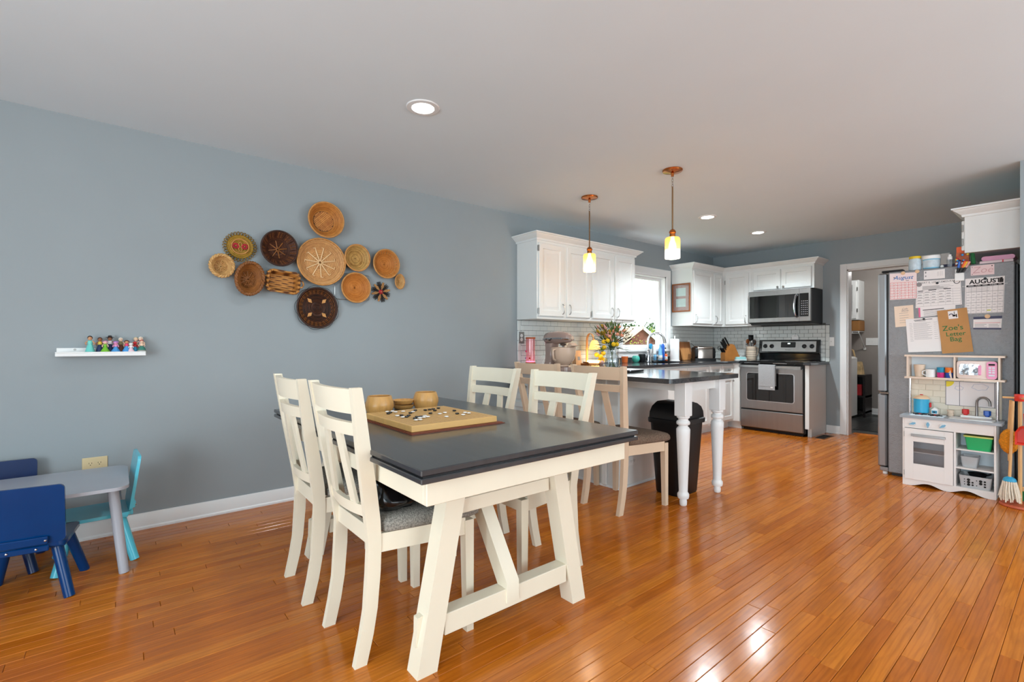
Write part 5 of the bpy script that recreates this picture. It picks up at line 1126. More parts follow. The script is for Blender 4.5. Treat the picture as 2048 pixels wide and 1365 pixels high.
# toaster
x, y = col_x(1406.5, .30); t = thing('toaster', 'stainless toaster with black base and ends on the worktop', 'toaster', (x, y, Z0), math.radians(50.6))
ts = [(-.125, -.085), (-.13, -.07), (-.13, .07), (-.125, .085), (.125, .085), (.13, .07), (.13, -.07), (.125, -.085)]
obj('toaster_base', G().prism(rrect(-.145, .145, -.088, .088, .02), 'z', 0, .032), M['black_satin'], t)
obj('shell', G().loops([[(a, c*k, z) for a, c in rrect(-.105, .105, -.082, .082, .012)] for z, k in ((.0325, 1), (.15, 1), (.175, .93), (.190, .75), (.193, .5))]), mat('toaster_steel', (168, 158, 150), .16, metal=1, var=.05), t, 40)
for s in (-1, 1): obj('end_cap', G().loops([[(s*xx, c*k*.96, .0325+(z-.0325)*kk) for c, z in rrect(-.082, .082, .0325, .182, .03)] for xx, k, kk in ((.1052, 1, 1), (.128, .97, .98), (.138, .85, .9))]), M['black_satin'], t, 40)
obj('lever', G().box(.138, .165, -.022, .022, .105, .125, .006), M['black_satin'], t); obj('dial', G().lathe([(.014, .138), (.012, .15), (0, .15)], (0, 0, .06), 14, 'x'), M['chrome'], t)
for s in (-1, 1): obj('bread_slot', G().box(-.085, .085, s*.024-.011, s*.024+.011, .1932, .1940), M['dark_hole'], t)
text('brand_lettering', 'oster', .02, M['chrome'], t, Matrix(((1, 0, 0, -.02), (0, 0, -1, -.0825), (0, 1, 0, .135), (0, 0, 0, 1))))
# knife block
x, y = col_x(1460, .37); t = thing('knife_block', 'slanted wooden knife block with black-handled knives in the corner', 'knife block', (x, y, Z0), math.radians(62))
mat('beech', (190, 124, 62), .45, var=.12, scale=10)
obj('block', G().prism([(-.055, 0), (.14, 0), (.035, .21), (-.005, .225), (-.105, .115)], 'y', -.05, .05).mat(rot('Z', -90)).mat(rot('Z', 90)), M['beech'], t)
obj('front_step', G().prism([(-.056, 0), (-.056, .085), (-.10, .118), (-.115, .09), (-.115, 0)], 'y', -.0501, .0501), M['beech'], t)
ux = Vector((-.52, 0, .85)); 
for k in range(5): c = Vector((-.098, -.036+k*.018, .10)); obj('steak_knife', G().tube([c, c+ux*.075], [.0075, .0085], 8), M['black_satin'], t)
for dx, dy, L in ((-.085, -.028, .12), (-.06, 0, .13), (-.035, .026, .12), (-.07, .03, .11), (-.03, -.02, .135)):
    c = Vector((dx, dy, .13+(dx+.1)*1.05)); kn = obj('knife', G().tube([c, c+ux*L*.5, c+ux*L], [.009, .011, .010], 8), M['black_satin'], t)
    for j in (.3, .6, .85): obj('rivet', G().sph(c+ux*L*j+Vector((-.008, 0, -.005)), .003, 6, 4), M['chrome'], kn)
obj('scissor_loop', G().tube([(-.15+.022*math.cos(a), .03, .165+.03*math.sin(a)) for a in [2*PI*i/14 for i in range(14)]], .004, 6, True), M['black_satin'], t)
# butter dish, crock, small salt pot
mat('butter_aqua', (152, 206, 206), .25, var=.04, coat=.3)
x, y = col_x(1481, .55); t = thing('butter_dish', 'pale aqua lidded butter dish on the worktop beside the knife block', 'dish', (x, y, Z0), math.radians(40)); obj('plate', G().prism(rrect(-.078, .078, -.045, .045, .02), 'z', 0, .010), M['plastic_white'], t); obj('cover', G().loops([[(a*k, c*k, z) for a, c in rrect(-.070, .070, -.038, .038, .018)] for z, k in ((.0105, 1), (.038, .97), (.045, .88))]), M['butter_aqua'], t, 40); obj('lid_knob', G().sph((.005, 0, .054), .0095, 10, 7), M['plastic_white'], t)
x, y = col_x(1491, .60); lathe_thing('salt_pot', 'tiny white ceramic pot beside the butter dish', 'pot', [(.014, 0), (.018, .012), (.016, .03), (.012, .036), (0, .036)], x, y, Z0, 'plastic_white', 14)
mat('crock_cream', (226, 206, 184), .35, var=.03); mat('crock_stripe', (120, 104, 92), .4); mat('wood_spoon', (140, 78, 36), .6, var=.15)
x, y = col_x(1502.5, .615); t = thing('utensil_crock', 'striped cream pitcher full of cooking utensils next to the range', 'crock', (x, y, Z0))
obj('pitcher', G().lathe([(.060, 0), (.066, .006), (.067, .09), (.066, .185), (.069, .192), (.064, .192), (.061, .02), (1e-5, .015)], (x, y, Z0), 32), M['crock_cream'], t, 50)
for z in (.045, .075, .098, .135, .15): obj('stripe', G().lathe([(.0672, z), (.0680, z+.002), (.0672, z+.005)], (x, y, Z0), 32), M['crock_stripe'], t)
obj('pitcher_handle', G().tube([tuple(Vector((x, y, Z0))+rt_*a+Vector((0, 0, z))) for a, z in ((.062, .172), (.092, .168), (.098, .13), (.085, .08), (.063, .045))], .009, 8), M['crock_cream'], t, 60)
def ut(nm, a, z0, z1, m, g): o = Vector((x, y, Z0)); obj(nm, g, M[m], t, 50)
for nm, off_, z1, m, hw_, hh in (('wood_spoon', -.045, .26, 'wood_spoon', .026, .035), ('spatula', .0, .31, 'black_satin', .036, .042), ('slotted_spoon', .012, .255, 'steel', .032, .032), ('wood_spoon', .052, .25, 'wood_spoon', .020, .038), ('ladle', -.06, .225, 'steel', .022, .014)):
    a = Vector((x, y, Z0+.10)); b_ = Vector((x, y, Z0+z1))+rt_*off_-fwv*(.03 if nm == 'slotted_spoon' else -.01); s_ = obj(nm+'_handle', G().tube([a, b_], .0045, 6), M[m], t)
    if nm == 'spatula': gg = G().box(-hw_, hw_, -.003, .003, -hh, hh, .002)
    else: gg = G().sph((0, 0, 0), (hw_, .008, hh), 12, 8)
    obj(nm+'_head', gg.xf(lambda p: tuple(b_+rt_*p[0]+fwv*p[1]+Vector((0, 0, p[2])))), M[m], s_, 50)
x, y = 1.13, 6.973; t = thing('scent_device', 'small white scent device standing on top of the range backguard', 'device', (1.155, 6.985, 1.1875)); obj('device_body', G().prism([(1.115, 1.1876), (1.195, 1.1876), (1.195, 1.235), (1.180, 1.252), (1.130, 1.252), (1.115, 1.235)], 'y', 6.974, 6.996), M['plastic_white'], t)
for k in range(3): obj('vent_dot', G().box(1.145+k*.009, 1.150+k*.009, 6.9732, 6.9745, 1.235, 1.240), M['ink_black'], t)
# wall plates in the tiles
def plate(label, fn, loc, u, v, **k):
    t = thing('wall_plate', label, 'outlet', loc); outlet(t, fn, u, v, 'cover_plate', **k)
plate('brushed metal outlet plate on the tiles beside the pink lamp', onX(.0098), (.01, 3.165, 1.20), 3.165, 1.196, w=.075, h=.118, m='plate_grey')
plate('white wall outlet above the toaster', onX(.0092), (.01, 6.31, 1.13), 6.31, 1.13)
plate('white wall outlet in the tiles behind the knife block', onYn(YB-.0092), (.47, YB, 1.10), .50, 1.12)
plate('white light switch on the blue wall beside the doorway', onYn(YB-.0005), (1.565, YB, 1.16), 1.5655, 1.160, kind='toggle')
obj_ = single('power_cord', G().tube([(.012, 6.335, 1.13), (.03, 6.345, 1.135), (.045, 6.38, 1.10), (.05, 6.42, .98), (.12, 6.36, .912), (.25, 6.24, .909)], .003, 6), M['black_satin'], 'black toaster cord plugged into the outlet above it', 'cord')
# toaster cord and phone charger hanging in the corner
single('charger_cord', G().tube([(.24, YB-.012, 1.20), (.235, YB-.02, 1.16), (.225, YB-.02, 1.09), (.23, YB-.02, 1.02), (.235, YB-.05, .96), (.26, YB-.15, .912), (.25, YB-.33, .908)], .0025, 6), M['nickel'], 'thin grey charger cord hanging on the tiles in the corner', 'cord')
# framed picture on the cabinet side
t = thing('framed_picture', 'small wood-framed picture hung on the side of the corner wall cabinet', 'picture', (.148, 5.894, 1.72))
mat('frame_wood', (146, 84, 44), .45, var=.12); mat('mat_rose', (168, 132, 128), .8, var=.1, scale=60); mat('print_grey', (186, 200, 200), .8, var=.08, scale=40)
px0, px1, pz0, pz1 = .010, .278, 1.562, 1.945
for q in ((px0, px1, pz0, pz0+.018), (px0, px1, pz1-.018, pz1), (px0, px0+.018, pz0+.018, pz1-.018), (px1-.018, px1, pz0+.018, pz1-.018)): obj('frame_bar', G().box(q[0], q[1], 5.876, 5.8945, q[2], q[3], .003), M['frame_wood'], t)
obj('picture_mat', G().box(px0+.018, px1-.018, 5.886, 5.893, pz0+.018, pz1-.018), M['mat_rose'], t); obj('print', G().box(px0+.06, px1-.065, 5.885, 5.8858, 1.775, 1.885).box(px0+.06, px1-.065, 5.885, 5.8858, 1.63, 1.74), M['print_grey'], t)
obj('picture_glass', G().box(px0+.018, px1-.018, 5.880, 5.882, pz0+.018, pz1-.018), M['pane_glass'], t)
# trash bin
x, y = 1.655, 3.335; t = thing('trash_bin', 'black swing-lid kitchen trash bin under the peninsula overhang', 'trash bin', (x, y, 0), 0)
def rl2(a, b, z, r=.05): return [(p, q, z) for p, q in rrect(-a, a, -b, b, r, 5)]
obj('bin_body', G().loops([rl2(.105, .135, .0), rl2(.110, .140, .01), rl2(.138, .172, .535), rl2(.130, .165, .535), rl2(.10, .13, .012)]), M['black_satin'], t, 40)
obj('rim', G().loops([rl2(.150, .184, .535), rl2(.152, .186, .545), rl2(.152, .186, .568), rl2(.145, .178, .572)]), M['black_satin'], t, 40)
dome = [(-.172, .572), (-.165, .615), (-.135, .655), (-.08, .682), (-.06, .688), (.06, .688), (.08, .682), (.135, .655), (.165, .615), (.172, .572)]
obj('swing_lid', G().prism(dome, 'x', -.128, .128), M['black_satin'], t, 30); obj('lid_flap', G().prism([(-.098, .678), (-.06, .692), (.06, .692), (.098, .678), (.06, .688), (-.06, .688)], 'x', -.11, .11), M['black_satin'], t)
# floor register
t = thing('floor_vent', 'brown floor register set in the boards beside the end cabinet', 'floor vent', (1.60, 6.62, 0))
mat('vent_brown', (120, 74, 36), .45); obj('vent_frame', G().box(1.545, 1.665, 6.46, 6.78, .0003, .004, .002), M['vent_brown'], t)
for k in range(14): obj('louvre', G().box(1.56, 1.65, 6.476+k*.021, 6.488+k*.021, .0041, .006), M['dark_hole'], t)
# ================================================================ papers on the refrigerator side
FP = FY0-.0008
def fq(px, py, k=0): p = pY(px, py, FP); return p.x, p.z
def sheet(name, label, cat, quad, m, layer=0, th=.0009):
    """quad of photo pixels TL TR BR BL -> thin sheet on the fridge side"""
    c = [fq(*q) for q in quad]; y1 = FP-layer*.0012; y0 = y1-th
    g = G().hexa([(x, y1, z) for x, z in c], [(x, y0, z) for x, z in c])
    cx = sum(a for a, _ in c)/4; cz = min(b for _, b in c)
    t = thing(name, label, cat, (cx, y1, cz)); obj('sheet', g, m, t, None)
    def uv(u, v, lift=.0004):
        tl, tr, br, bl = [Vector((a, 0, b)) for a, b in c]
        p = (tl*(1-u)+tr*u)*(1-v)+(bl*(1-u)+br*u)*v; return Vector((p.x, y0-lift, p.z))
    t_ = dict(t=t, uv=uv, c=c, y=y0); return t_
def ink(sh, name, rects, m):
    g = G()
    for u0, u1, v0, v1 in rects:
        ps = [sh['uv'](a, b, .0002) for a, b in ((u0, v0), (u1, v0), (u1, v1), (u0, v1))]; g.add(ps, [(0, 1, 2, 3)])
    o = obj(name, g, M[m], sh['t'], None)
    if len(rects) > 2: o['kind'] = 'stuff'
    return o
def write(sh, s, u, v, size, m, bold=0, shear=0, name='lettering'):
    p = sh['uv'](u, v, .0004); q = sh['uv'](u+.1, v, .0004); r = (q-p).normalized(); a = math.atan2(r.z, r.x); ca, sa = math.cos(a), math.sin(a)
    return text(name, s, size, M[m], sh['t'], Matrix(((ca, -sa, 0, p.x), (0, 0, -1, p.y), (sa, ca, 0, p.z), (0, 0, 0, 1))), bold=bold, shear=shear)
def grid(nx, ny, u0, u1, v0, v1, w=.006, wv=.008): return [(u0+(u1-u0)*i/nx-w/2, u0+(u1-u0)*i/nx+w/2, v0, v1) for i in range(nx+1)]+[(u0, u1, v0+(v1-v0)*j/ny-wv/2, v0+(v1-v0)*j/ny+wv/2) for j in range(ny+1)]
rl_ = random.Random(2)
def lines(n, u0, u1, v0, v1, th=.010, rag=.3): return [(u0, u1-(u1-u0)*rl_.random()*rag, v0+(v1-v0)*i/max(1, n-1), v0+(v1-v0)*i/max(1, n-1)+th) for i in range(n)]
mat('paper_pink', (236, 216, 214), .85, var=.01); mat('paper_beige', (232, 208, 186), .85, var=.02); mat('paper_rose', (230, 204, 204), .85, var=.01); mat('paper_hot', (226, 110, 150), .8); mat('highlight', (226, 226, 60), .8); mat('magnet_tan', (224, 186, 146), .6, var=.1); mat('navy_print', (70, 72, 96), .7)
s = sheet('wall_calendar', 'pale pink August calendar with red grid on the refrigerator', 'calendar', [(1779.7, 548.1), (1833.6, 544.7), (1833.6, 597.5), (1780.3, 600.6)], M['paper_pink'], 3)
ink(s, 'calendar_grid', grid(7, 6, .02, .99, .36, .97, .012, .012), 'ink_red'); write(s, 'August', .50, .18, .046, 'ink_blue', .0004, .3); ink(s, 'tiny_marks', [(.15, .18, .14, .19), (.82, .84, .2, .23), (.6, .72, .29, .305)], 'ink_black'); ink(s, 'date_notes', [(i/7+.05, i/7+.05+.08*rl_.random(), .36+.1*j+.05, .36+.1*j+.06) for i in range(7) for j in range(6)], 'ink_grey')
s = sheet('paper_card', 'blank-looking white card with faint lines near the fridge top', 'paper', [(1847.8, 542.6), (1889.8, 538.1), (1889.8, 556.6), (1847.8, 559.7)], M['paper'], 0); ink(s, 'faint_lines', [(.05, .12, .1, .3), (.06, .12, .55, .7)]+[(u, u+.008, .2, .7) for u in (.66, .72, .8, .87)], 'ink_grey')
s = sheet('school_calendar', 'large white school calendar sheet with grey title and grid on the refrigerator', 'paper', [(1833.6, 563.2), (1921.4, 557.4), (1924.1, 609.3), (1831.2, 616.7)], M['paper'], 1)
write(s, 'ROBERT E. LEE ELEMENTARY', .46, .075, .0205, 'ink_grey', .0002); write(s, 'LION LINK NEWS', .46, .135, .012, 'ink_grey') if False else None
ink(s, 'grid_lines', grid(6, 6, .02, .98, .36, .96, .003, .006), 'ink_grey'); ink(s, 'notes', lines(9, .14, .9, .2, .33, .008, .5)+[(rl_.random()*.8+.05, 0, 0, 0) for i in range(0)]+[(u, u+.06+.06*rl_.random(), v, v+.02) for u in (.04, .2, .36, .52, .68) for v in (.42, .52, .62, .72, .82)], 'ink_grey'); ink(s, 'bold_title', [(.28, .46, .345, .375), (.62, .78, .335, .365), (.04, .16, .37, .395)], 'ink_black')
g = G(); c = s['uv'](.915, .1); g.tube([(c.x+.017*math.cos(a), c.y, c.z+.017*math.sin(a)) for a in [2*PI*i/20 for i in range(20)]], .0022, 4, True); obj('round_emblem', g, M['ink_black'], s['t']); c = s['uv'](.06, .13); obj('round_seal', G().lathe([(.018, 0), (.018, -.0006), (0, -.0006)], (c.x, c.y+.0003, c.z), 18, 'y'), M['ink_grey'], s['t'])
s = sheet('notice_sheet', 'white notice with a hot pink edge half covered by other papers', 'paper', [(1835.7, 600), (1911, 595), (1911, 627), (1837.8, 635.2)], M['paper'], 0); ink(s, 'pink_edge', [(0, .05, 0, 1)], 'paper_hot'); ink(s, 'headline', [(.12, .7, .60, .64)], 'ink_black'); ink(s, 'text_lines', lines(5, .14, .8, .7, .95, .016), 'ink_grey')
s = sheet('name_card', 'pink card with a handwritten name near the fridge top corner', 'paper', [(1941.2, 532.8), (1988.7, 528.1), (1988.7, 548.7), (1941.7, 551.8)], M['paper_rose'], 0); mat('pencil_pink', (206, 160, 162), .9); write(s, 'Zoe', .5, .5, .07, 'pencil_pink', -.0006, .2); ink(s, 'corner_marks', [(.05, .08, .1, .18), (.88, .93, .1, .2), (.05, .08, .85, .92)], 'ink_black')
s = sheet('wall_calendar', 'white AUGUST calendar with black day bar on the refrigerator', 'calendar', [(1930.7, 558.4), (2009.8, 551.8), (2007.2, 625.2), (1929.3, 628.6)], M['paper'], 1)
write(s, 'AUGUST', .51, .11, .045, 'ink_black', .0014); ink(s, 'day_bar', [(.03, .98, .19, .235)], 'ink_black'); ink(s, 'calendar_grid', [r_ for r_ in grid(7, 5, .03, .98, .24, .99, .006, .008)], 'ink_grey'); ink(s, 'notes', lines(4, .06, .75, .25, .37, .007, .2)+[(.05+.136*i, .05+.136*i+.07, .44+.15*j+.02, .44+.15*j+.03) for i in range(7) for j in range(4)], 'ink_grey'); ink(s, 'highlighted_day', [(.58, .68, .905, .935)], 'highlight'); ink(s, 'school_icon', [(.87, .97, .07, .17), (.89, .95, .03, .07)], 'ink_black'); write(s, 'SUN   MON   TUES   WED   THURS   FRI   SAT', .5, .213, .0125, 'paper')
s = sheet('calendar_strip', 'small business calendar strip with dark header below the AUGUST sheet', 'paper', [(1947, 634.4), (2004.5, 631.8), (2002.4, 659.5), (1946.5, 659)], M['paper'], 0); ink(s, 'dark_bands', [(0, 1, 0, .2), (0, 1, .88, 1)], 'navy_print'); ink(s, 'orange_rule', [(.05, .95, .48, .51)], 'ink_red'); ink(s, 'small_print', lines(3, .05, .5, .6, .8, .03)+lines(3, .55, .95, .6, .8, .03), 'ink_grey')
s = sheet('invitation_card', 'beige invitation card at the edge of the refrigerator side', 'paper', [(1788.2, 613.8), (1826.4, 610.1), (1828.5, 651.6), (1790.8, 655)], M['paper_beige'], 0); ink(s, 'text_lines', lines(5, .25, .75, .35, .8, .012, .1), 'ink_grey'); write(s, 'Cafe', .55, .16, .022, 'ink_grey', 0, .3); write(s, 'Show', .55, .25, .022, 'ink_grey', 0, .3)
s = sheet('list_sheet', 'white typed list held by a black magnet beside the kraft bag', 'paper', [(1811.4, 639.2), (1878.4, 633.9), (1883.2, 703), (1816.7, 705.1)], M['paper'], 2); ink(s, 'headline', [(.25, .8, .04, .055), (.27, .6, .075, .088)], 'ink_black'); ink(s, 'text_lines', lines(17, .22, .78, .14, .62, .006)+lines(12, .1, .2, .14, .66, .007)+lines(9, .83, .95, .14, .62, .006), 'ink_grey')
s = sheet('kraft_bag', 'brown kraft paper bag with green handwriting stuck on the refrigerator', 'bag', [(1874.5, 622.5), (1933.8, 615.4), (1947.3, 703.8), (1885, 707.8)], M['kraft'], 4, .004)
write(s, "Zoe's", .45, .43, .056, 'ink_green', .0004); write(s, 'Letter', .52, .57, .047, 'ink_green', .0004); write(s, 'Bag', .50, .69, .05, 'ink_green', .0004)
ink(s, 'white_label', [(.36, .68, .04, .22)], 'paper'); 
lb = s['uv'](.46, .14, .001); obj('label_arch', G().tube([(lb.x+.012*math.cos(a), lb.y, lb.z+.012*math.sin(a)) for a in [PI*i/8 for i in range(9)]], .003, 4), M['navy_print'], s['t']); ink(s, 'label_marks', [(.50, .60, .13, .17), (.56, .58, .06, .12), (.61, .65, .12, .19)], 'ink_black')
def magnet(px, py, r, m, label, layer=4):
    x, z = fq(px, py); y = FP-layer*.0012; return single('magnet', G().lathe([(r, y), (r, y-.004), (r*.8, y-.006), (1e-5, y-.006)], (x, 0, z), 16, 'y'), m, label, 'magnet')
magnet(1806.6, 546.8, .0145, M['magnet_tan'], 'round tan wooden magnet holding up the pink August calendar', 4)
magnet(1834.4, 543.4, .0145, M['magnet_tan'], 'round tan wooden magnet between the pink calendar and the white card', 0)
magnet(1874.7, 566.6, .009, M['black_satin'], 'black round magnet at the top of the school calendar', 2); magnet(1848, 638.6, .008, M['black_satin'], 'black round magnet holding the typed list', 3); magnet(1975, 633, .016, M['magnet_tan'], 'round tan magnet with dark rim on the calendar strip', 1); magnet(1970.5, 557.5, .009, M['black_satin'], 'black round magnet over the AUGUST lettering', 2)
# marker holder on the fridge
x0, z1 = fq(1910.3, 542); x1, z0 = fq(1929.3, 561.8); t = thing('marker_holder', 'white magnetic pocket holding black-capped colour markers on the fridge', 'holder', ((x0+x1)/2, FP, z0))
obj('pocket', G().box(x0, x1, FP-.022, FP, z0, z1-.022, .002).box(x0, x0+.012, FP-.004, FP, z1-.022, z1+.01), M['plastic_white'], t)
for k, (m, dx, a) in enumerate((('soap_blue', -.016, 8), ('soap_orange', .004, 22), ('lemon', .016, 24), ('bloom_pink', .03, 28))):
    c = Vector(((x0+x1)/2+dx*.75+.004, FP-.032-.004*(k % 2), z1-.008)); u = Vector((math.sin(math.radians(a)), 0, math.cos(math.radians(a))))
    mk = single('marker', G().tube([c+u*.026, c+u*.075], .0075, 8), M[m], ['blue', 'orange', 'yellow', 'pale pink'][k]+' marker standing in the pocket on the fridge', 'marker'); obj('cap', G().tube([c-u*.012, c+u*.026], .008, 8), M['black_satin'], mk)
# ================================================================ on top of the refrigerator
FT = FH+.0006
mat('jar_yellow', (226, 190, 30), .4); mat('tub_label', (196, 210, 218), .5, var=.12, scale=40); mat('tub_blue', (120, 186, 214), .5); mat('foil_mix', (170, 90, 60), .3, var=.5, scale=30)
x, y = 2.735, 5.215; t = thing('jar', 'clear jar with a yellow screw lid on top of the refrigerator', 'jar', (x, y, FT)); obj('jar_body', G().lathe([(.040, 0), (.043, .005), (.043, .082), (.037, .094), (.037, .098), (0, .098)], (x, y, FT), 24), M['tub_label'], t); obj('lid', G().lathe([(.041, .0985), (.041, .116), (.038, .119), (0, .119)], (x, y, FT), 24), M['jar_yellow'], t)
x, y = 2.838, 5.225; t = thing('tub', 'white-lidded tub with blue label on top of the refrigerator', 'jar', (x, y, FT)); obj('tub_body', G().lathe([(.050, 0), (.055, .004), (.056, .082), (0, .082)], (x, y, FT), 28), M['tub_blue'], t); obj('label', G().lathe([(.0562, .012), (.0566, .074)], (x, y, FT), 28), M['tub_label'], t); obj('lid', G().lathe([(.058, .0825), (.058, .108), (.055, .112), (0, .112)], (x, y, FT), 28), M['plastic_white'], t)
single('dark_box', G().box(2.87, 3.01, 5.30, 5.40, FT, FT+.040, .002), M['navy_print'], 'flat dark blue box lying on the refrigerator behind the spray bottle', 'box')
single('white_ball', G().sph((2.909, 5.20, FT+.013), .0125, 12, 8), M['plastic_white'], 'small white ball on the refrigerator top', 'ball')
x, y = 2.956, 5.205; t = thing('spray_bottle', 'small clear sanitizer bottle with white cap on top of the refrigerator', 'bottle', (x, y, FT)); obj('bottle_body', G().prism(rrect(x-.018, x+.018, y-.014, y+.014, .006), 'z', FT, FT+.062), M['clear_plastic'], t); obj('cap', G().lathe([(.016, .0625), (.015, .085), (.009, .092), (.009, .104), (0, .104)], (x, y, FT), 16), M['plastic_white'], t)
x, y = 3.03, 5.235; t = thing('snack_pouch', 'clear pouch of colourful sweets with orange top on the refrigerator', 'bag', (x, y, FT)); obj('pouch', G().hexa([(x-.045, y-.03, FT), (x+.045, y-.03, FT), (x+.045, y+.03, FT), (x-.045, y+.03, FT)], [(x-.036, y-.006, FT+.15), (x+.028, y-.006, FT+.15), (x+.028, y+.006, FT+.15), (x-.036, y+.006, FT+.15)]), M['foil_mix'], t)
for k in range(14): obj('sweet', G().sph((x-.036+rl_.random()*.072, y-.026, FT+.012+rl_.random()*.08), .009, 7, 5), M[('toy_red', 'toy_blue', 'toy_yellow', 'toy_darkblue', 'toy_white')[k % 5]], t)
obj('orange_top', G().box(x-.038, x+.024, y-.012, y-.006, FT+.10, FT+.16, .003), M['soap_orange'], t)
single('glue_bottle', G().tube([(3.092, 5.235, FT+.0125), (3.085, 5.236, FT+.10), (3.076, 5.237, FT+.185)], [.014, .013, .011], 10), M['ink_green'], 'dark green marker tube leaning on the sweets pouch', 'marker')
t = thing('pink_folder', 'flat pale pink folder with red strap lying on the refrigerator', 'folder', (3.24, 5.3, FT)); obj('folder', G().box(3.13, 3.315, 5.19, 5.45, FT, FT+.022, .003), M['paper_rose'], t); obj('strap', G().box(3.255, 3.262, 5.1895, 5.19, FT, FT+.0225).box(3.255, 3.262, 5.1895, 5.45, FT+.0221, FT+.0226), M['toy_red'], t)
mat('pouch_pink', (206, 142, 170), .35, var=.06); single('pink_case', G().prism(rrect(3.14, 3.322, FT+.024, FT+.058, .016), 'y', 5.20, 5.38), M['pouch_pink'], 'rounded glossy pink case lying on the pink folder', 'case')
# ================================================================ play kitchen
PX0, PX1, PF, PB = 2.711, 3.249, 4.922, 5.148
mat('play_white', (233, 228, 224), .45, var=.012); mat('play_grey', (160, 166, 172), .4, var=.1, scale=20); mat('play_pale', (214, 224, 230), .5, var=.01); mat('play_edge', (226, 206, 188), .5); mat('tile_cream', (222, 214, 196), .18, var=.02, coat=.3); mat('mirror_film', (200, 204, 210), .08, metal=.9, bump=.5, bscale=8)
t = thing('play_kitchen', 'white wooden play kitchen with oven door and hutch against the refrigerator', 'play kitchen', (2.98, 5.03, 0))
for nm, x0, x1 in (('side_panel', PX0, PX0+.012), ('side_panel', PX1-.012, PX1), ('divider', 3.019, 3.031)): obj(nm, G().box(x0, x1, PF, PB, .0 if nm == 'side_panel' else .045, .54, .001), M['play_white'], t)
obj('back_panel', G().box(PX0+.012, PX1-.012, PB-.006, PB, .04, .54), M['play_pale'], t)
obj('bottom_panel', G().box(PX0+.012, PX1-.012, PF+.008, PB-.006, .042, .053), M['play_white'], t)
kp_ = [(PX0+.012, .052), (PX1-.012, .052), (PX1-.012, 0)]; 
for k in range(25): a = k/24; xx = PX1-.012-.03-a*(PX1-PX0-.084); kp_.append((xx, max(0, .030*math.sin(2*PI*a-PI/2*0)*math.sin(2*PI*a)) if True else 0))
kp_.append((PX0+.012, 0)); obj('kick_board', G().prism(kp_, 'y', PF-.001, PF+.008), M['play_white'], t)
obj('control_fascia', G().box(PX0+.0121, PX1-.0121, PF-.001, PF+.010, .462, .54, .001), M['play_white'], t)
for z in (.190, .330): obj('shelf', G().box(3.0312, PX1-.0122, PF+.006, PB-.0062, z, z+.010, .001), M['play_white'], t)
for kx, a in ((2.775, 20), (2.870, 90), (2.957, 35)):
    kb = obj('control_knob', G().lathe([(.021, PF-.001), (.021, PF-.006), (.019, PF-.008), (0, PF-.008)], (kx, 0, .497), 20, 'y'), M['play_white'], t); ca, sa = math.cos(math.radians(a)), math.sin(math.radians(a)); mk = [(-.026, 0), (.004, .010), (.022, .004), (.022, -.004), (.004, -.010)]
    obj('pointer', G().prism([(kx+p*ca*.95-q*sa, .497+p*sa*.95+q*ca) for p, q in mk], 'y', PF-.016, PF-.0082), mat('knob_blue', (120, 176, 206), .5) if 'knob_blue' not in M else M['knob_blue'], kb)
dr = obj('oven_door', G().box(2.725, 2.780, PF-.012, PF-.0012, .054, .458, .001).box(2.966, 3.017, PF-.012, PF-.0012, .054, .458, .001).box(2.780, 2.966, PF-.012, PF-.0012, .054, .180).box(2.780, 2.966, PF-.012, PF-.0012, .357, .458), M['play_white'], t)
obj('oven_pane', G().box(2.776, 2.970, PF-.0045, PF-.0030, .176, .361), M['clear_plastic'], dr); obj('oven_handle', G().box(2.768, 2.976, PF-.024, PF-.020, .398, .418, .002).box(2.775, 2.785, PF-.02, PF-.012, .402, .414).box(2.960, 2.970, PF-.02, PF-.012, .402, .414), M['steel'], dr)
for z in (.10, .41): obj('hinge', G().box(2.7225, 2.7255, PF-.016, PF-.002, z-.02, z+.02), M['nickel'], dr)
obj('oven_rack', G().box(PX0+.013, 3.018, PF+.03, PB-.0065, .262, .268), M['play_white'], t)
obj('play_worktop', G().prism(rrect(2.693, 3.281, PF-.018, PB, .012), 'z', .5405, .560), M['play_grey'], t)
hob = obj('hob', G().prism(rrect(2.752, 2.955, PF+.03, PB-.06, .01), 'z', .5601, .566), M['play_pale'], t)
for bx_, by_ in ((2.805, 5.0), (2.90, 4.99)):
    gb = G()
    for k in range(6): a = PI*k/3; gb.box(.012, .042, -.003, .003, 0, .006); g_ = gb
    gr = G()
    for k in range(6):
        q = G().box(.010, .044, -.0035, .0035, 0, .007).mat(rot('Z', 60*k)); gr.join(q)
    gr.xf(lambda p: (p[0]+bx_, p[1]+by_, p[2]+.5661)); br = obj('burner_grate', gr, M['black_satin'], hob); obj('burner_ring', G().lathe([(.010, 0), (.010, .009), (0, .009)], (bx_, by_, .5661), 14), M['toy_red'], br)
sk = obj('play_sink', G().loops([[(a, c, z) for a, c in rrect(2.985+i_, 3.235-i_, PF+.012+i_, PB-.075-i_, .012)] for i_, z in ((0, .5601), (0, .566), (.008, .567), (.014, .563))]), mat('sink_plate', (206, 204, 200), .3, metal=.3), t)
obj('faucet_base', G().box(3.035, 3.210, PB-.070, PB-.020, .5601, .580, .003), M['plastic_white'], t)
fa = [(3.125, PB-.045, .580), (3.125, PB-.045, .68)]+[(3.125+.038-.038*math.cos(a), PB-.045-.01*a, .68+.045*math.sin(a)) for a in [PI*i/8 for i in range(1, 9)]]+[(3.201, PB-.08, .662)]
obj('play_faucet', G().tube(fa, .0085, 10), M['steel'], t, 60)
for hx, m in ((3.062, 'toy_red'), (3.183, 'soap_blue')): obj('tap_handle', G().lathe([(.012, .5802), (.012, .586), (.021, .590), (.021, .624), (.017, .626), (0, .626)], (hx, PB-.045, 0), 6), M[m], t)
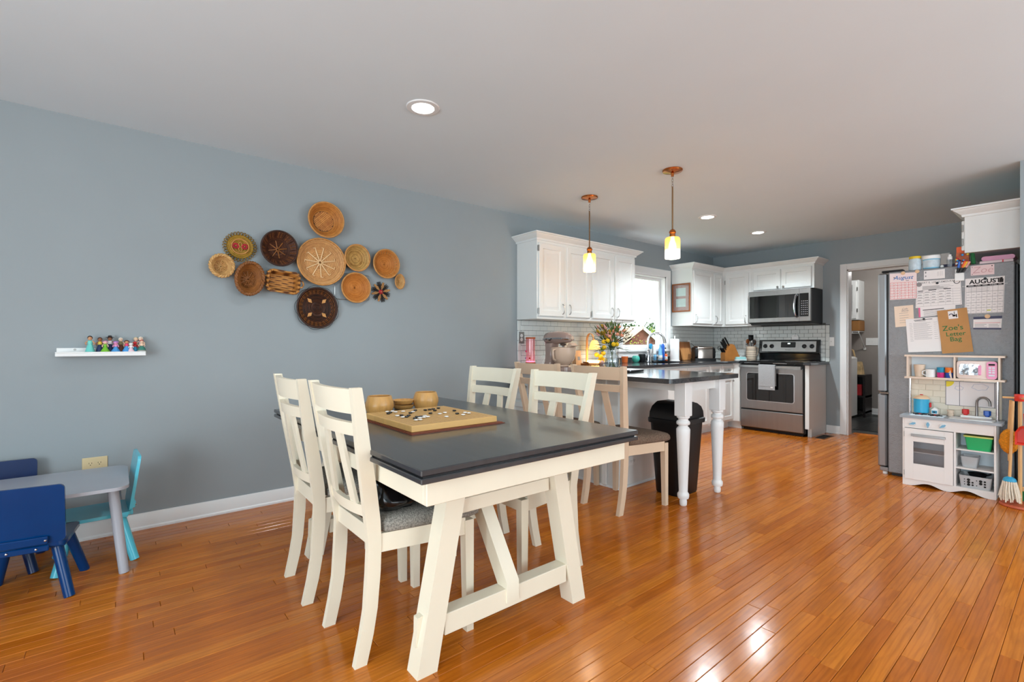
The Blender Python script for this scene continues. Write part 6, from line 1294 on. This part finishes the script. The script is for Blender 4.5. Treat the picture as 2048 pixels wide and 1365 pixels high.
# hutch
for x_ in (2.735, 3.244): obj('post', G().tube([(x_, 5.04, .5601), (x_, 5.04, .8515)], .009, 12), M['chrome'], t)
obj('hutch_shelf', G().prism(rrect(2.70, 3.285, 5.022, PB, .01), 'z', .8517, .866), M['play_edge'], t); obj('hutch_top', G().prism(rrect(2.70, 3.285, 5.022, PB, .01), 'z', 1.030, 1.044), M['play_edge'], t)
for x0, x1 in ((2.715, 2.727), (3.003, 3.013), (3.248, 3.260)): obj('hutch_upright', G().box(x0, x1, 5.028, PB-.001, .8662, 1.0298), M['play_edge'], t)
obj('hutch_back', G().box(2.727, 3.248, PB-.008, PB-.002, .8662, 1.0298), M['play_pale'], t)
spl = obj('splashback', G().box(2.722, 3.258, PB-.006, PB-.001, .5602, .8515), M['tile_cream'], t)
for r in range(6):
    for k in range(-1, 7):
        a = 2.724+k*.092+(.046 if r % 2 else 0); b = min(a+.092, 3.257); a = max(a, 2.723); z = .5605+r*.0484
        if b-a > .012: obj('play_tile', G().box(a+.001, b-.001, PB-.010, PB-.0061, z+.001, z+.0474, .0022), M['tile_cream'], spl)
# drawing taped over the tiles
t2 = thing('childs_drawing', "child's window drawing with yellow sun and clouds taped in the play kitchen", 'drawing', (3.08, PB-.0115, .64)); DY = PB-.0105
obj('drawing_sheet', G().box(2.940, 3.226, DY-.001, DY, .645, .838), M['paper'], t2, None); mat('crayon_yellow', (234, 216, 70), .9); mat('crayon_grey', (96, 98, 112), .9); mat('crayon_blue', (140, 160, 196), .9)
obj('sun', G().prism([(2.944, .836)]+[(2.944+.048*math.cos(a), .836-.044*math.sin(a)) for a in [PI/2*i/8 for i in range(9)]], 'y', DY-.0016, DY-.0011), M['crayon_yellow'], t2)
obj('window_frame_lines', G().box(2.940, 2.943, DY-.0018, DY-.0011, .645, .838).box(3.219, 3.223, DY-.0018, DY-.0011, .645, .838).box(3.022, 3.025, DY-.0018, DY-.0011, .647, .838).box(2.94, 3.226, DY-.0018, DY-.0011, .645, .648).box(2.94, 3.226, DY-.0018, DY-.0011, .835, .838), M['crayon_grey'], t2)
for cx, cz, w_, h_ in ((3.14, .80, .045, .024), (3.02, .785, .024, .016)): obj('cloud_outline', G().tube([(cx+w_*math.cos(a)*(1+.08*math.sin(6*a)), DY-.0014, cz+h_*math.sin(a)*(1+.12*math.sin(6*a))) for a in [2*PI*i/28 for i in range(28)]], .0008, 4, True), M['crayon_blue'], t2)
# toys in the play kitchen
HS = .8666; WT = .5607
mat('beige_cup', (222, 200, 178), .35); x, y = 2.787, 5.09; lathe_thing('toy_cup', 'beige plastic beaker on the hutch shelf of the play kitchen', 'cup', [(.028, 0), (.038, .098), (.036, .098), (.026, .004), (1e-5, .004)], x, y, HS, 'beige_cup')
x, y = 2.860, 5.07; t3 = thing('toy_mug', 'white mug on the hutch shelf beside the coloured cups', 'mug', (x, y, HS)); obj('mug_body', G().lathe([(.029, 0), (.031, .004), (.032, .062), (.029, .062), (.028, .006), (1e-5, .006)], (x, y, HS), 24), M['plastic_white'], t3); obj('mug_handle', G().tube([(x-.028, y-.01, HS+.052), (x-.048, y-.015, HS+.046), (x-.050, y-.015, HS+.022), (x-.028, y-.01, HS+.012)], .0045, 7), M['plastic_white'], t3, 60)
mat('cup_teal', (40, 140, 176), .3); mat('cup_magenta', (196, 44, 120), .3); mat('cup_blue', (36, 76, 160), .3); mat('cup_red', (214, 54, 60), .3); mat('cup_orange', (230, 120, 40), .3)
def toycup(x, y, z, m, label): return lathe_thing('toy_cup', label, 'cup', [(.021, 0), (.0225, .003), (.0245, .040), (.0225, .040), (.020, .004), (1e-5, .004)], x, y, z, m)
toycup(2.923, 5.06, HS, 'cup_magenta', 'magenta toy cup under the teal one in the play kitchen hutch'); toycup(2.923, 5.06, HS+.0405, 'cup_teal', 'teal toy cup stacked on the magenta one'); toycup(2.972, 5.06, HS, 'cup_blue', 'blue toy cup under the orange one in the play kitchen hutch'); toycup(2.972, 5.06, HS+.0405, 'cup_orange', 'orange toy cup stacked on the blue one')
single('toy_spatula', G().hexa([(2.985, 5.033, HS), (2.993, 5.033, HS), (2.993, 5.036, HS), (2.985, 5.036, HS)], [(2.966, 5.040, HS+.066), (2.984, 5.040, HS+.066), (2.984, 5.043, HS+.066), (2.966, 5.043, HS+.066)]), M['play_edge'], 'small wooden toy spatula leaning on the stacked cups', 'toy')
t3 = thing('toy_microwave', 'pink and cream toy microwave with silver window on the hutch shelf', 'toy microwave', (3.13, 5.09, HS))
mat('toy_cream', (232, 214, 206), .4); mat('toy_mpink', (232, 152, 186), .4); obj('microwave_case', G().loops([[(a, yy, c) for a, c in rrect(3.018+i_, 3.242-i_, HS+i_, HS+.137-i_, .022)] for yy, i_ in ((5.040, .004), (5.044, 0), (5.135, 0))]), M['toy_cream'], t3, 40)
obj('control_side', G().loops([[(a, yy, c) for a, c in rrect(3.185, 3.2425, HS+.003, HS+.134, .018)] for yy in (5.036, 5.044)]), M['toy_mpink'], t3); obj('silver_window', G().prism(rrect(3.034, 3.150, HS+.030, HS+.112, .014), 'y', 5.037, 5.0405), M['mirror_film'], t3); obj('door_handle', G().box(3.140, 3.158, 5.028, 5.040, HS+.03, HS+.105, .004), M['toy_mpink'], t3); obj('display', G().box(3.197, 3.231, 5.0345, 5.0362, HS+.105, HS+.118), M['dark_hole'], t3)
for i in range(2):
    for j in range(3): obj('button', G().box(3.197+i*.019, 3.211+i*.019, 5.0335, 5.0362, HS+.045+j*.018, HS+.057+j*.018, .002), M['play_pale'], t3)
obj('button', G().box(3.197, 3.230, 5.0335, 5.0362, HS+.024, HS+.036, .003), M['play_pale'], t3)
text('digits', '200', .011, M['paper'], t3, Matrix(((1, 0, 0, 3.214), (0, 0, -1, 5.0342), (0, 1, 0, HS+.1115), (0, 0, 0, 1)))) if False else None
mat('pot_cyan', (56, 168, 208), .35); mat('pot_lid', (232, 200, 164), .4); x, y = 2.800, 5.085; t3 = thing('toy_pot', 'tall blue toy pot with cream lid and red side handle on the play hob', 'toy pot', (x, y, .5735)); obj('pot_body', G().lathe([(.046, 0), (.049, .004), (.050, .112), (.047, .112), (.045, .006), (1e-5, .006)], (x, y, .5735), 28), M['pot_cyan'], t3); obj('pot_lid', G().lathe([(.053, .1125), (.053, .120), (.035, .136), (.015, .142), (0, .142)], (x, y, .5735), 28), M['pot_lid'], t3); obj('lid_knob', G().lathe([(.010, .1425), (.010, .148), (0, .149)], (x, y, .5735), 12), M['toy_red'], t3); obj('side_handle', G().box(x+.048, x+.062, y-.012, y+.012, .5735+.045, .5735+.085, .005), M['toy_red'], t3)
x, y = 2.886, 5.07; t3 = thing('toy_milk_carton', 'small white toy milk carton with blue picture label on the play worktop', 'toy', (x, y, .5735)); obj('carton', G().box(x-.019, x+.019, y-.019, y+.019, .5735, .608).prism([(x-.019, .608), (x+.019, .608), (x, .625)], 'y', y-.019, y+.019), M['plastic_white'], t3); obj('label', G().box(x-.016, x+.016, y-.0195, y-.0191, .578, .600), M['cup_teal'], t3); obj('dark_spot', G().sph((x-.002, y-.0195, .588), (.009, .0008, .005), 8, 5), M['ink_black'], t3)
for k in range(2): lathe_thing('toy_cup', ['small pale toy cup on the play worktop, lower of two', 'small pale toy cup on the play worktop, upper of two'][k], 'cup', [(.017, 0), (.022, .024), (.020, .024), (.015, .003), (1e-5, .003)], 2.975, 5.105, WT+k*.0245, 'beige_cup', 18)
# storage bins in the play kitchen shelves
def binlo(x0, x1, y0, y1, z0, z1, tp, th=.003):
    def q(i, z): return [(a, c, z) for a, c in rrect(x0+i, x1-i, y0+i, y1-i, .012)]
    return G().loops([q(tp, z0), q(0, z1), q(th, z1), q(tp+th, z0+th)])
mat('bin_green', (44, 176, 108), .3, var=.04); mat('bin_yellow', (196, 204, 104), .4)
t3 = thing('storage_bin', 'green plastic bin with pale yellow lid on the upper play kitchen shelf', 'storage bin', (3.15, 5.0, .3405)); obj('bin_body', binlo(3.078, 3.228, 4.935, 5.10, .3405, .436, .012), M['bin_green'], t3, 40); obj('bin_lid', G().prism(rrect(3.070, 3.233, 4.927, 5.108, .014), 'z', .4362, .447), M['bin_yellow'], t3)
t3 = thing('storage_bin', 'empty translucent bin on the middle play kitchen shelf', 'storage bin', (3.10, 5.03, .2005)); obj('bin_body', binlo(3.050, 3.150, 4.96, 5.08, .2005, .282, .010), mat('frosted', (206, 208, 210), .4, alpha=.6), t3, 40)
t3 = thing('storage_basket', 'grey plastic basket with round holes on the lowest play kitchen shelf', 'basket', (3.13, 5.0, .0535)); mat('basket_grey', (188, 190, 192), .4, var=.02)
obj('basket_body', binlo(3.045, 3.225, 4.932, 5.09, .0535, .145, .010), M['basket_grey'], t3, 40)
for j in range(3):
    for k in range(6):
        if (j+k) % 5 == 4: continue
        obj('hole', G().lathe([(.0035+.003*((j*3+k*2) % 3), 0), (.0035+.003*((j*3+k*2) % 3), -.0012), (0, -.0012)], (3.078+k*.022, 4.9325+(2-j)*.0024+.0018, .078+j*.019), 10, 'y'), M['dark_hole'], t3)
single('toy_pan', G().lathe([(.045, 0), (.055, .022), (.053, .022), (.043, .003), (1e-5, .003)], (3.14, 5.01, .136), 24).tube([(3.19, 5.01, .152), (3.214, 5.0, .166)], .006, 8), M['black_satin'], 'black toy frying pan lying in the grey basket', 'toy pan')
# ================================================================ toy cleaning set on its stand
mat('pine', (214, 166, 112), .5, var=.1, scale=12, stretch=(6, 6, .8)); mat('red_paint', (208, 52, 36), .4, var=.05); mat('mop_cotton', (226, 212, 192), .9, var=.1, scale=60); mat('duster_orange', (222, 138, 24), .9, var=.25, scale=90, bump=1, bscale=120); mat('terracotta_red', (190, 90, 56), .5)
sx, sy = 3.372, 4.865
t3 = thing('broom_stand', 'wooden toy broom stand with red hub and crossbar beside the play kitchen', 'stand', (sx, sy, 0)); obj('stand_base', G().lathe([(.10, 0), (.105, .006), (.102, .018), (0, .020)], (sx, sy, 0), 32), M['terracotta_red'], t3); obj('upright', G().tube([(sx, sy, .02), (sx, sy, .78)], .011, 10), M['pine'], t3); obj('hub', G().lathe([(.027, .735), (.030, .74), (.030, .778), (.027, .783), (0, .783)], (sx, sy, 0), 24), M['red_paint'], t3)
obj('crossbar', G().tube([(sx-.085, sy-.02, .757), (sx+.085, sy+.02, .757)], .007, 10).tube([(sx-.03, sy+.07, .757), (sx+.03, sy-.07, .757)], .007, 10), M['pine'], t3)
# mop
t3 = thing('toy_mop', 'toy mop with blue head and white cotton strings on the red stand', 'mop', (sx-.045, sy-.045, .03)); mx, my = sx-.047, sy-.05
obj('mop_handle', G().tube([(mx+.015, my+.02, .735), (mx, my, .205)], .0085, 10), M['pine'], t3); obj('mop_head', G().lathe([(.034, .175), (.036, .180), (.030, .196), (.012, .208), (0, .208)], (mx, my, 0), 22), M['toy_cyan'], t3)
for k in range(52):
    a = 2*PI*k/52; r0 = .030-(k % 3)*.008; f = 1+.12*math.sin(k*7); obj('mop_string', G().tube([(mx+r0*math.cos(a), my+r0*math.sin(a), .180), (mx+r0*1.35*f*math.cos(a), my+r0*1.35*f*math.sin(a), .12), (mx+r0*1.75*f*math.cos(a+.1), my+r0*1.75*f*math.sin(a+.1), .036+.010*(k % 4))], [.0052, .005, .004], 6), M['mop_cotton'], t3, 60)
# duster, brooms
t3 = thing('toy_duster', 'fluffy orange toy duster hanging on the red stand', 'duster', (sx-.055, sy+.045, .36)); dx_, dy_ = sx-.058, sy+.05
g = G().sph((0, 0, 0), 1, 22, 16); g.xf(lambda p: (dx_+p[0]*.050*(1+.08*math.sin(p[2]*23+p[1]*17)), dy_+p[1]*.032*(1+.08*math.sin(p[2]*19)), .44+p[2]*.088*(1+.03*math.sin(p[0]*21)))); obj('duster_pile', g, M['duster_orange'], t3, 60); obj('duster_handle', G().tube([(dx_, dy_, .30), (dx_, dy_, .35)], .007, 8).tube([(dx_, dy_, .52), (dx_+.01, dy_-.01, .735)], .0085, 8), M['pine'], t3)
t3 = thing('toy_broom', 'toy broom with green bristles at the foot of the red stand', 'broom', (sx+.045, sy+.05, .03)); qx, qy = sx+.05, sy+.055
obj('broom_handle', G().tube([(qx-.02, qy-.01, .74), (qx, qy, .13)], .0085, 10), M['pine'], t3); obj('broom_block', G().box(qx-.045, qx+.045, qy-.014, qy+.014, .10, .128, .004), M['pine'], t3)
for k in range(10): obj('bristle_tuft', G().tube([(qx-.04+k*.0089, qy, .099), (qx-.045+k*.01, qy-.004, .030)], [.005, .006], 6), M['ink_green'], t3)
t3 = thing('toy_dustpan', 'red toy dustpan hanging from the stand crossbar', 'dustpan', (sx+.035, sy-.065, .45)); ux_, uy_ = sx+.033, sy-.085
obj('pan', G().loops([[(ux_+a, uy_-.004, c) for a, c in ((-.045, .455), (.050, .455), (.050, .535), (.02, .575), (-.018, .575), (-.045, .535))], [(ux_+a, uy_-.030, c) for a, c in ((-.050, .445), (.055, .445), (.055, .53), (.03, .57), (-.028, .57), (-.05, .53))], [(ux_+a, uy_-.024, c) for a, c in ((-.040, .455), (.045, .455), (.045, .525), (.02, .56), (-.018, .56), (-.04, .525))], [(ux_+a, uy_-.008, c) for a, c in ((-.040, .46), (.045, .46), (.045, .53), (.018, .565), (-.016, .565), (-.04, .53))]]), M['red_paint'], t3); obj('pan_handle', G().tube([(ux_, uy_-.012, .57), (ux_-.004, uy_-.01, .66)], .008, 8), M['red_paint'], t3); obj('hang_cord', G().tube([(ux_-.004, uy_-.01, .66), (ux_-.002, uy_+.01, .70), (ux_+.006, uy_+.02, .745), (ux_, uy_+.01, .70)], .002, 5), M['red_paint'], t3)
t3 = thing('toy_hand_brush', 'wooden toy hand brush hanging beside the red dustpan', 'brush', (sx+.085, sy-.10, .48)); obj('brush_body', G().loops([[(sx+.083+w_*a, sy-.13+.012*b, z) for a, b in ((-1, -1), (1, -1), (1, 1), (-1, 1))] for z, w_ in ((.50, .020), (.53, .024), (.62, .022), (.66, .012), (.73, .010))]), M['pine'], t3, 40)
# ================================================================ laundry room seen through the doorway
t = thing('laundry_cabinet', 'small pale wall cabinet in the laundry room beyond the doorway', 'cabinet', (1.15, 9.2, 1.51)); obj('body', G().box(.96, 1.31, 9.06, 9.359, 1.51, 2.14, .002), M['cab_white'], t); cab_doors(t, onYn(9.0595), [(.97, 1.285, 1.53, 2.12, ('n',), (1.293, 1.66, 2.0))])
t = thing('wire_shelf', 'white wire shelf with bracket on the laundry room wall', 'shelf', (1.1, 9.2, 1.30))
for k in range(9): obj('shelf_wire', G().tube([(.80, 9.06+k*.034, 1.33), (1.31, 9.06+k*.034, 1.33)], .004, 6), M['plastic_white'], t)
obj('front_lip', G().tube([(.80, 9.055, 1.30), (1.315, 9.055, 1.30)], .005, 6), M['plastic_white'], t)
for x_ in (.81, .95, 1.09, 1.23, 1.312): obj('cross_wire', G().tube([(x_, 9.055, 1.30), (x_, 9.06, 1.328), (x_, 9.35, 1.328)], .004, 6), M['plastic_white'], t)
obj('shelf_bracket', G().tube([(1.312, 9.06, 1.322), (1.318, 9.352, 1.06)], .007, 8).box(1.30, 1.336, 9.345, 9.3595, 1.03, 1.07, .003), M['plastic_white'], t)
t = thing('cardboard_box', 'brown cardboard box on the laundry wire shelf', 'box', (1.1, 9.19, 1.335)); obj('box_body', G().box(.86, 1.22, 9.07, 9.34, 1.335, 1.502, .003), M['cardboard'], t); obj('box_end', G().box(1.2202, 1.32, 9.07, 9.34, 1.335, 1.50, .008), M['cardboard'], t)
t = thing('wall_switch', 'white triple light switch plate on the laundry room wall', 'switch', (1.414, 9.359, 1.16)); sp_ = obj('cover_plate', G().box(1.332, 1.497, 9.352, 9.3595, 1.105, 1.225, .003), M['plastic_white'], t)
for k in range(3): obj('toggle', G().box(1.366+k*.046, 1.376+k*.046, 9.340, 9.352, 1.155, 1.178, .002), M['plastic_white'], sp_)
t = thing('dark_cabinet', 'black slim shelf cabinet in the laundry room', 'cabinet', (1.285, 9.03, 0)); CX0, CX1, CY0, CY1 = 1.12, 1.45, 8.86, 9.20
for x0, x1 in ((CX0, CX0+.03), (CX1-.03, CX1), (1.27, 1.295)): obj('upright', G().box(x0, x1, CY0, CY1, .0, .62), M['espresso'], t)
for z in (.06, .30, .62): obj('panel', G().box(CX0+.001, CX1, CY0+.002, CY1, z, z+.03), M['espresso'], t)
obj('back', G().box(CX0, CX1, CY1-.01, CY1, .06, .62), M['espresso'], t)
mat('tote_print', (198, 170, 126), .85, var=.35, scale=16); mat('tote_strap', (206, 176, 130), .85)
t = thing('tote_bag', 'patterned beige tote bag on the dark laundry cabinet', 'bag', (1.28, 9.0, .651)); obj('tote_body', G().hexa([(1.14, 8.95, .651), (1.39, 8.95, .651), (1.39, 9.08, .651), (1.14, 9.08, .651)], [(1.12, 8.98, .85), (1.37, 8.98, .85), (1.37, 9.03, .85), (1.12, 9.03, .85)]), M['tote_print'], t); obj('tote_strap', G().tube([(1.20, 8.985, .84), (1.19, 8.98, .98), (1.22, 8.985, 1.06), (1.26, 8.985, 1.03), (1.30, 8.985, .84)], .012, 6), M['tote_strap'], t)
for k, (x_, m) in enumerate(((1.21, 'tote_print'), (1.36, 'cup_red'))): single('boxed_goods', G().box(x_-.035, x_+.035, 8.90, 9.0, .3303, .50, .002), M[m], ['patterned packet standing inside the dark laundry cabinet', 'red packet standing inside the dark laundry cabinet'][k], 'box')
t = thing('washing_machine', 'white washing machine edge visible through the doorway', 'washing machine', (1.1, 8.53, 0)); obj('washer_body', G().box(.74+.02, 1.355, 8.22, 8.84, .03, .92, .01), M['plastic_white'], t); obj('washer_lid', G().box(.78, 1.335, 8.24, 8.82, .9205, .935, .004), M['plastic_white'], t); obj('washer_feet', G().box(.82, 1.31, 8.27, 8.79, .0005, .03), M['black_satin'], t)
t = thing('added_ceiling_light', 'added round flush ceiling light, unseen, brightening the laundry room', 'ceiling light', (2.0, 8.3, H)); obj('lamp_base', G().lathe([(.15, H-.0005), (.15, H-.02), (0, H-.02)], (2.0, 8.3, 0), 28), M['nickel'], t); obj('glass_dome', G().lathe([(.14, H-.0202), (.13, H-.06), (.07, H-.09), (1e-5, H-.098)], (2.0, 8.3, 0), 28), mat('fill_dome_glow', (255, 246, 232), .5, emit=2.5), t)  # unseen fixture added to brighten the laundry room
l = bpy.data.lights.new('laundry_fill_lamp', 'POINT'); l.energy = 34; l.color = (1, .97, .95); l.shadow_soft_size = .1; lo = bpy.data.objects.new('laundry_fill_lamp', l); COL.objects.link(lo); lo.location = (2.0, 8.3, H-.16)  # fill light of the added fixture
# ================================================================ outside the kitchen window
GZ = -2.2
struct('ground', G().box(-70, -3, -20, 90, GZ-.2, GZ), M['grass'])
def at_out(px, D): d = ray(px, CY); return XC+d.x*D, d.y*D
t = thing('neighbour_house', 'neighbouring brick house with a brown gabled roof outside the window', 'house', (*at_out(1262, 32), GZ))
k = 32/F; ax = rt_; bx2 = fwv
def hp3(r, f, z): c = Vector((*at_out(1286, 32), 0)); return tuple(c+ax*r+bx2*f+Vector((0, 0, z)))
zr = HC+30*k; ze = HC+2*k
obj('gable_wall', G().hexa([hp3(-1.6, 0, GZ), hp3(1.0, 0, GZ), hp3(1.0, 7, GZ), hp3(-1.6, 7, GZ)], [hp3(-1.6, 0, ze), hp3(1.0, 0, ze), hp3(1.0, 7, ze), hp3(-1.6, 7, ze)]).add([hp3(-1.6, .05, ze), hp3(1.0, .05, ze), hp3(0, .05, zr-.1), hp3(-1.6, 7, ze), hp3(1.0, 7, ze), hp3(0, 7, zr-.1)], [(0, 1, 2), (3, 5, 4), (0, 3, 4, 1), (1, 4, 5, 2), (2, 5, 3, 0)]), M['brick'], t, None)
obj('side_wall', G().hexa([hp3(-9, .6, GZ), hp3(-1.6, .6, GZ), hp3(-1.6, 6, GZ), hp3(-9, 6, GZ)], [hp3(-9, .6, ze), hp3(-1.6, .6, ze), hp3(-1.6, 6, ze), hp3(-9, 6, ze)]), M['plastic_white'], t, None)
obj('roof', G().hexa([hp3(-9.3, -.2, ze-.1), hp3(-1.3, -.2, ze-.1), hp3(0, -.2, zr), hp3(-9.3, 3.2, zr)], [hp3(-9.3, -.2, ze+.1), hp3(-1.3, -.2, ze+.1), hp3(0, -.2, zr+.12), hp3(-9.3, 3.2, zr+.12)]), M['roof'], t, None)
obj('roof_slope', G().hexa([hp3(0, -.2, zr), hp3(1.35, -.2, ze-.25), hp3(1.35, 7.2, ze-.25), hp3(0, 7.2, zr)], [hp3(0, -.2, zr+.12), hp3(1.45, -.2, ze-.2), hp3(1.45, 7.2, ze-.2), hp3(0, 7.2, zr+.12)]), M['roof'], t, None)
obj('rake_board', G().hexa([hp3(0, -.28, zr-.12), hp3(1.35, -.28, ze-.4), hp3(1.35, -.2, ze-.4), hp3(0, -.2, zr-.12)], [hp3(0, -.28, zr+.12), hp3(1.45, -.28, ze-.2), hp3(1.45, -.2, ze-.2), hp3(0, -.2, zr+.12)]), M['plastic_white'], t, None)
w_ = obj('window', G().hexa([hp3(-3.2, .52, -1.1), hp3(-2.3, .52, -1.1), hp3(-2.3, .6, -1.1), hp3(-3.2, .6, -1.1)], [hp3(-3.2, .52, .3), hp3(-2.3, .52, .3), hp3(-2.3, .6, .3), hp3(-3.2, .6, .3)]), M['black_gloss'], t, None)
def tree(px, D, zt, rad, m, label, n=900, trunk=True, squash=1.0, zb=None):
    x, y = at_out(px, D); t = thing('tree', label, 'tree', (x, y, GZ), group='trees outside the kitchen window'); rr2 = random.Random(int(px*7+D)); g = G()
    zb = GZ+(zt-GZ)*.25 if zb is None else zb; zc = (zt+zb)/2; hh = (zt-zb)/2
    for i in range(n):
        a = rr2.uniform(0, 6.283); q = rr2.uniform(-1, 1); s = math.sqrt(1-q*q); f = rr2.uniform(.55, 1)**.6*(1+.18*math.sin(3*a+px)+.12*math.sin(5*q+a))
        c = Vector((x+rad*s*math.cos(a)*f, y+rad*s*math.sin(a)*f, zc+hh*q*f)); L = rad*.16; u = Vector((rr2.uniform(-1, 1), rr2.uniform(-1, 1), rr2.uniform(-1, 1))).normalized(); v = u.orthogonal().normalized()
        g.add([c-u*L*.5, c+v*L*.35, c+u*L*.5, c-v*L*.35], [(0, 1, 2, 3)])
    o = obj('foliage', g, M[m], t, None); o['kind'] = 'stuff'
    obj('trunk', G().tube([(x, y, GZ), (x, y, zc)], [rad*.12, rad*.05], 8), M['bark'], t)
tree(1258, 46, HC+38*46/F, 2.4, 'leaf_dark', 'dark leafy tree behind the neighbouring house roof, beside the wall cabinet edge'); tree(1280, 56, HC+36*56/F, 2.0, 'leaf_dark', 'dark leafy tree rising behind the roof ridge'); tree(1306, 53, HC+44*53/F, 1.3, 'leaf_dark', 'tall dark leafy tree past the end of the neighbouring house'); tree(1312, 38, HC+26*38/F, 1.1, 'leaf_light', 'yellow-green tree in front of the tall dark one'); tree(1318, 62, HC+40*62/F, 2.0, 'leaf_dark', 'dark leafy tree at the window frame edge')
tree(1277, 20, HC+6*20/F, .45, 'leaf_light', 'yellow-green bush in front of the brick gable', 500, zb=-1.6); tree(1290, 19, HC+2*19/F, .42, 'leaf_light', 'small yellow-green bush beside the larger one', 500, zb=-1.6)
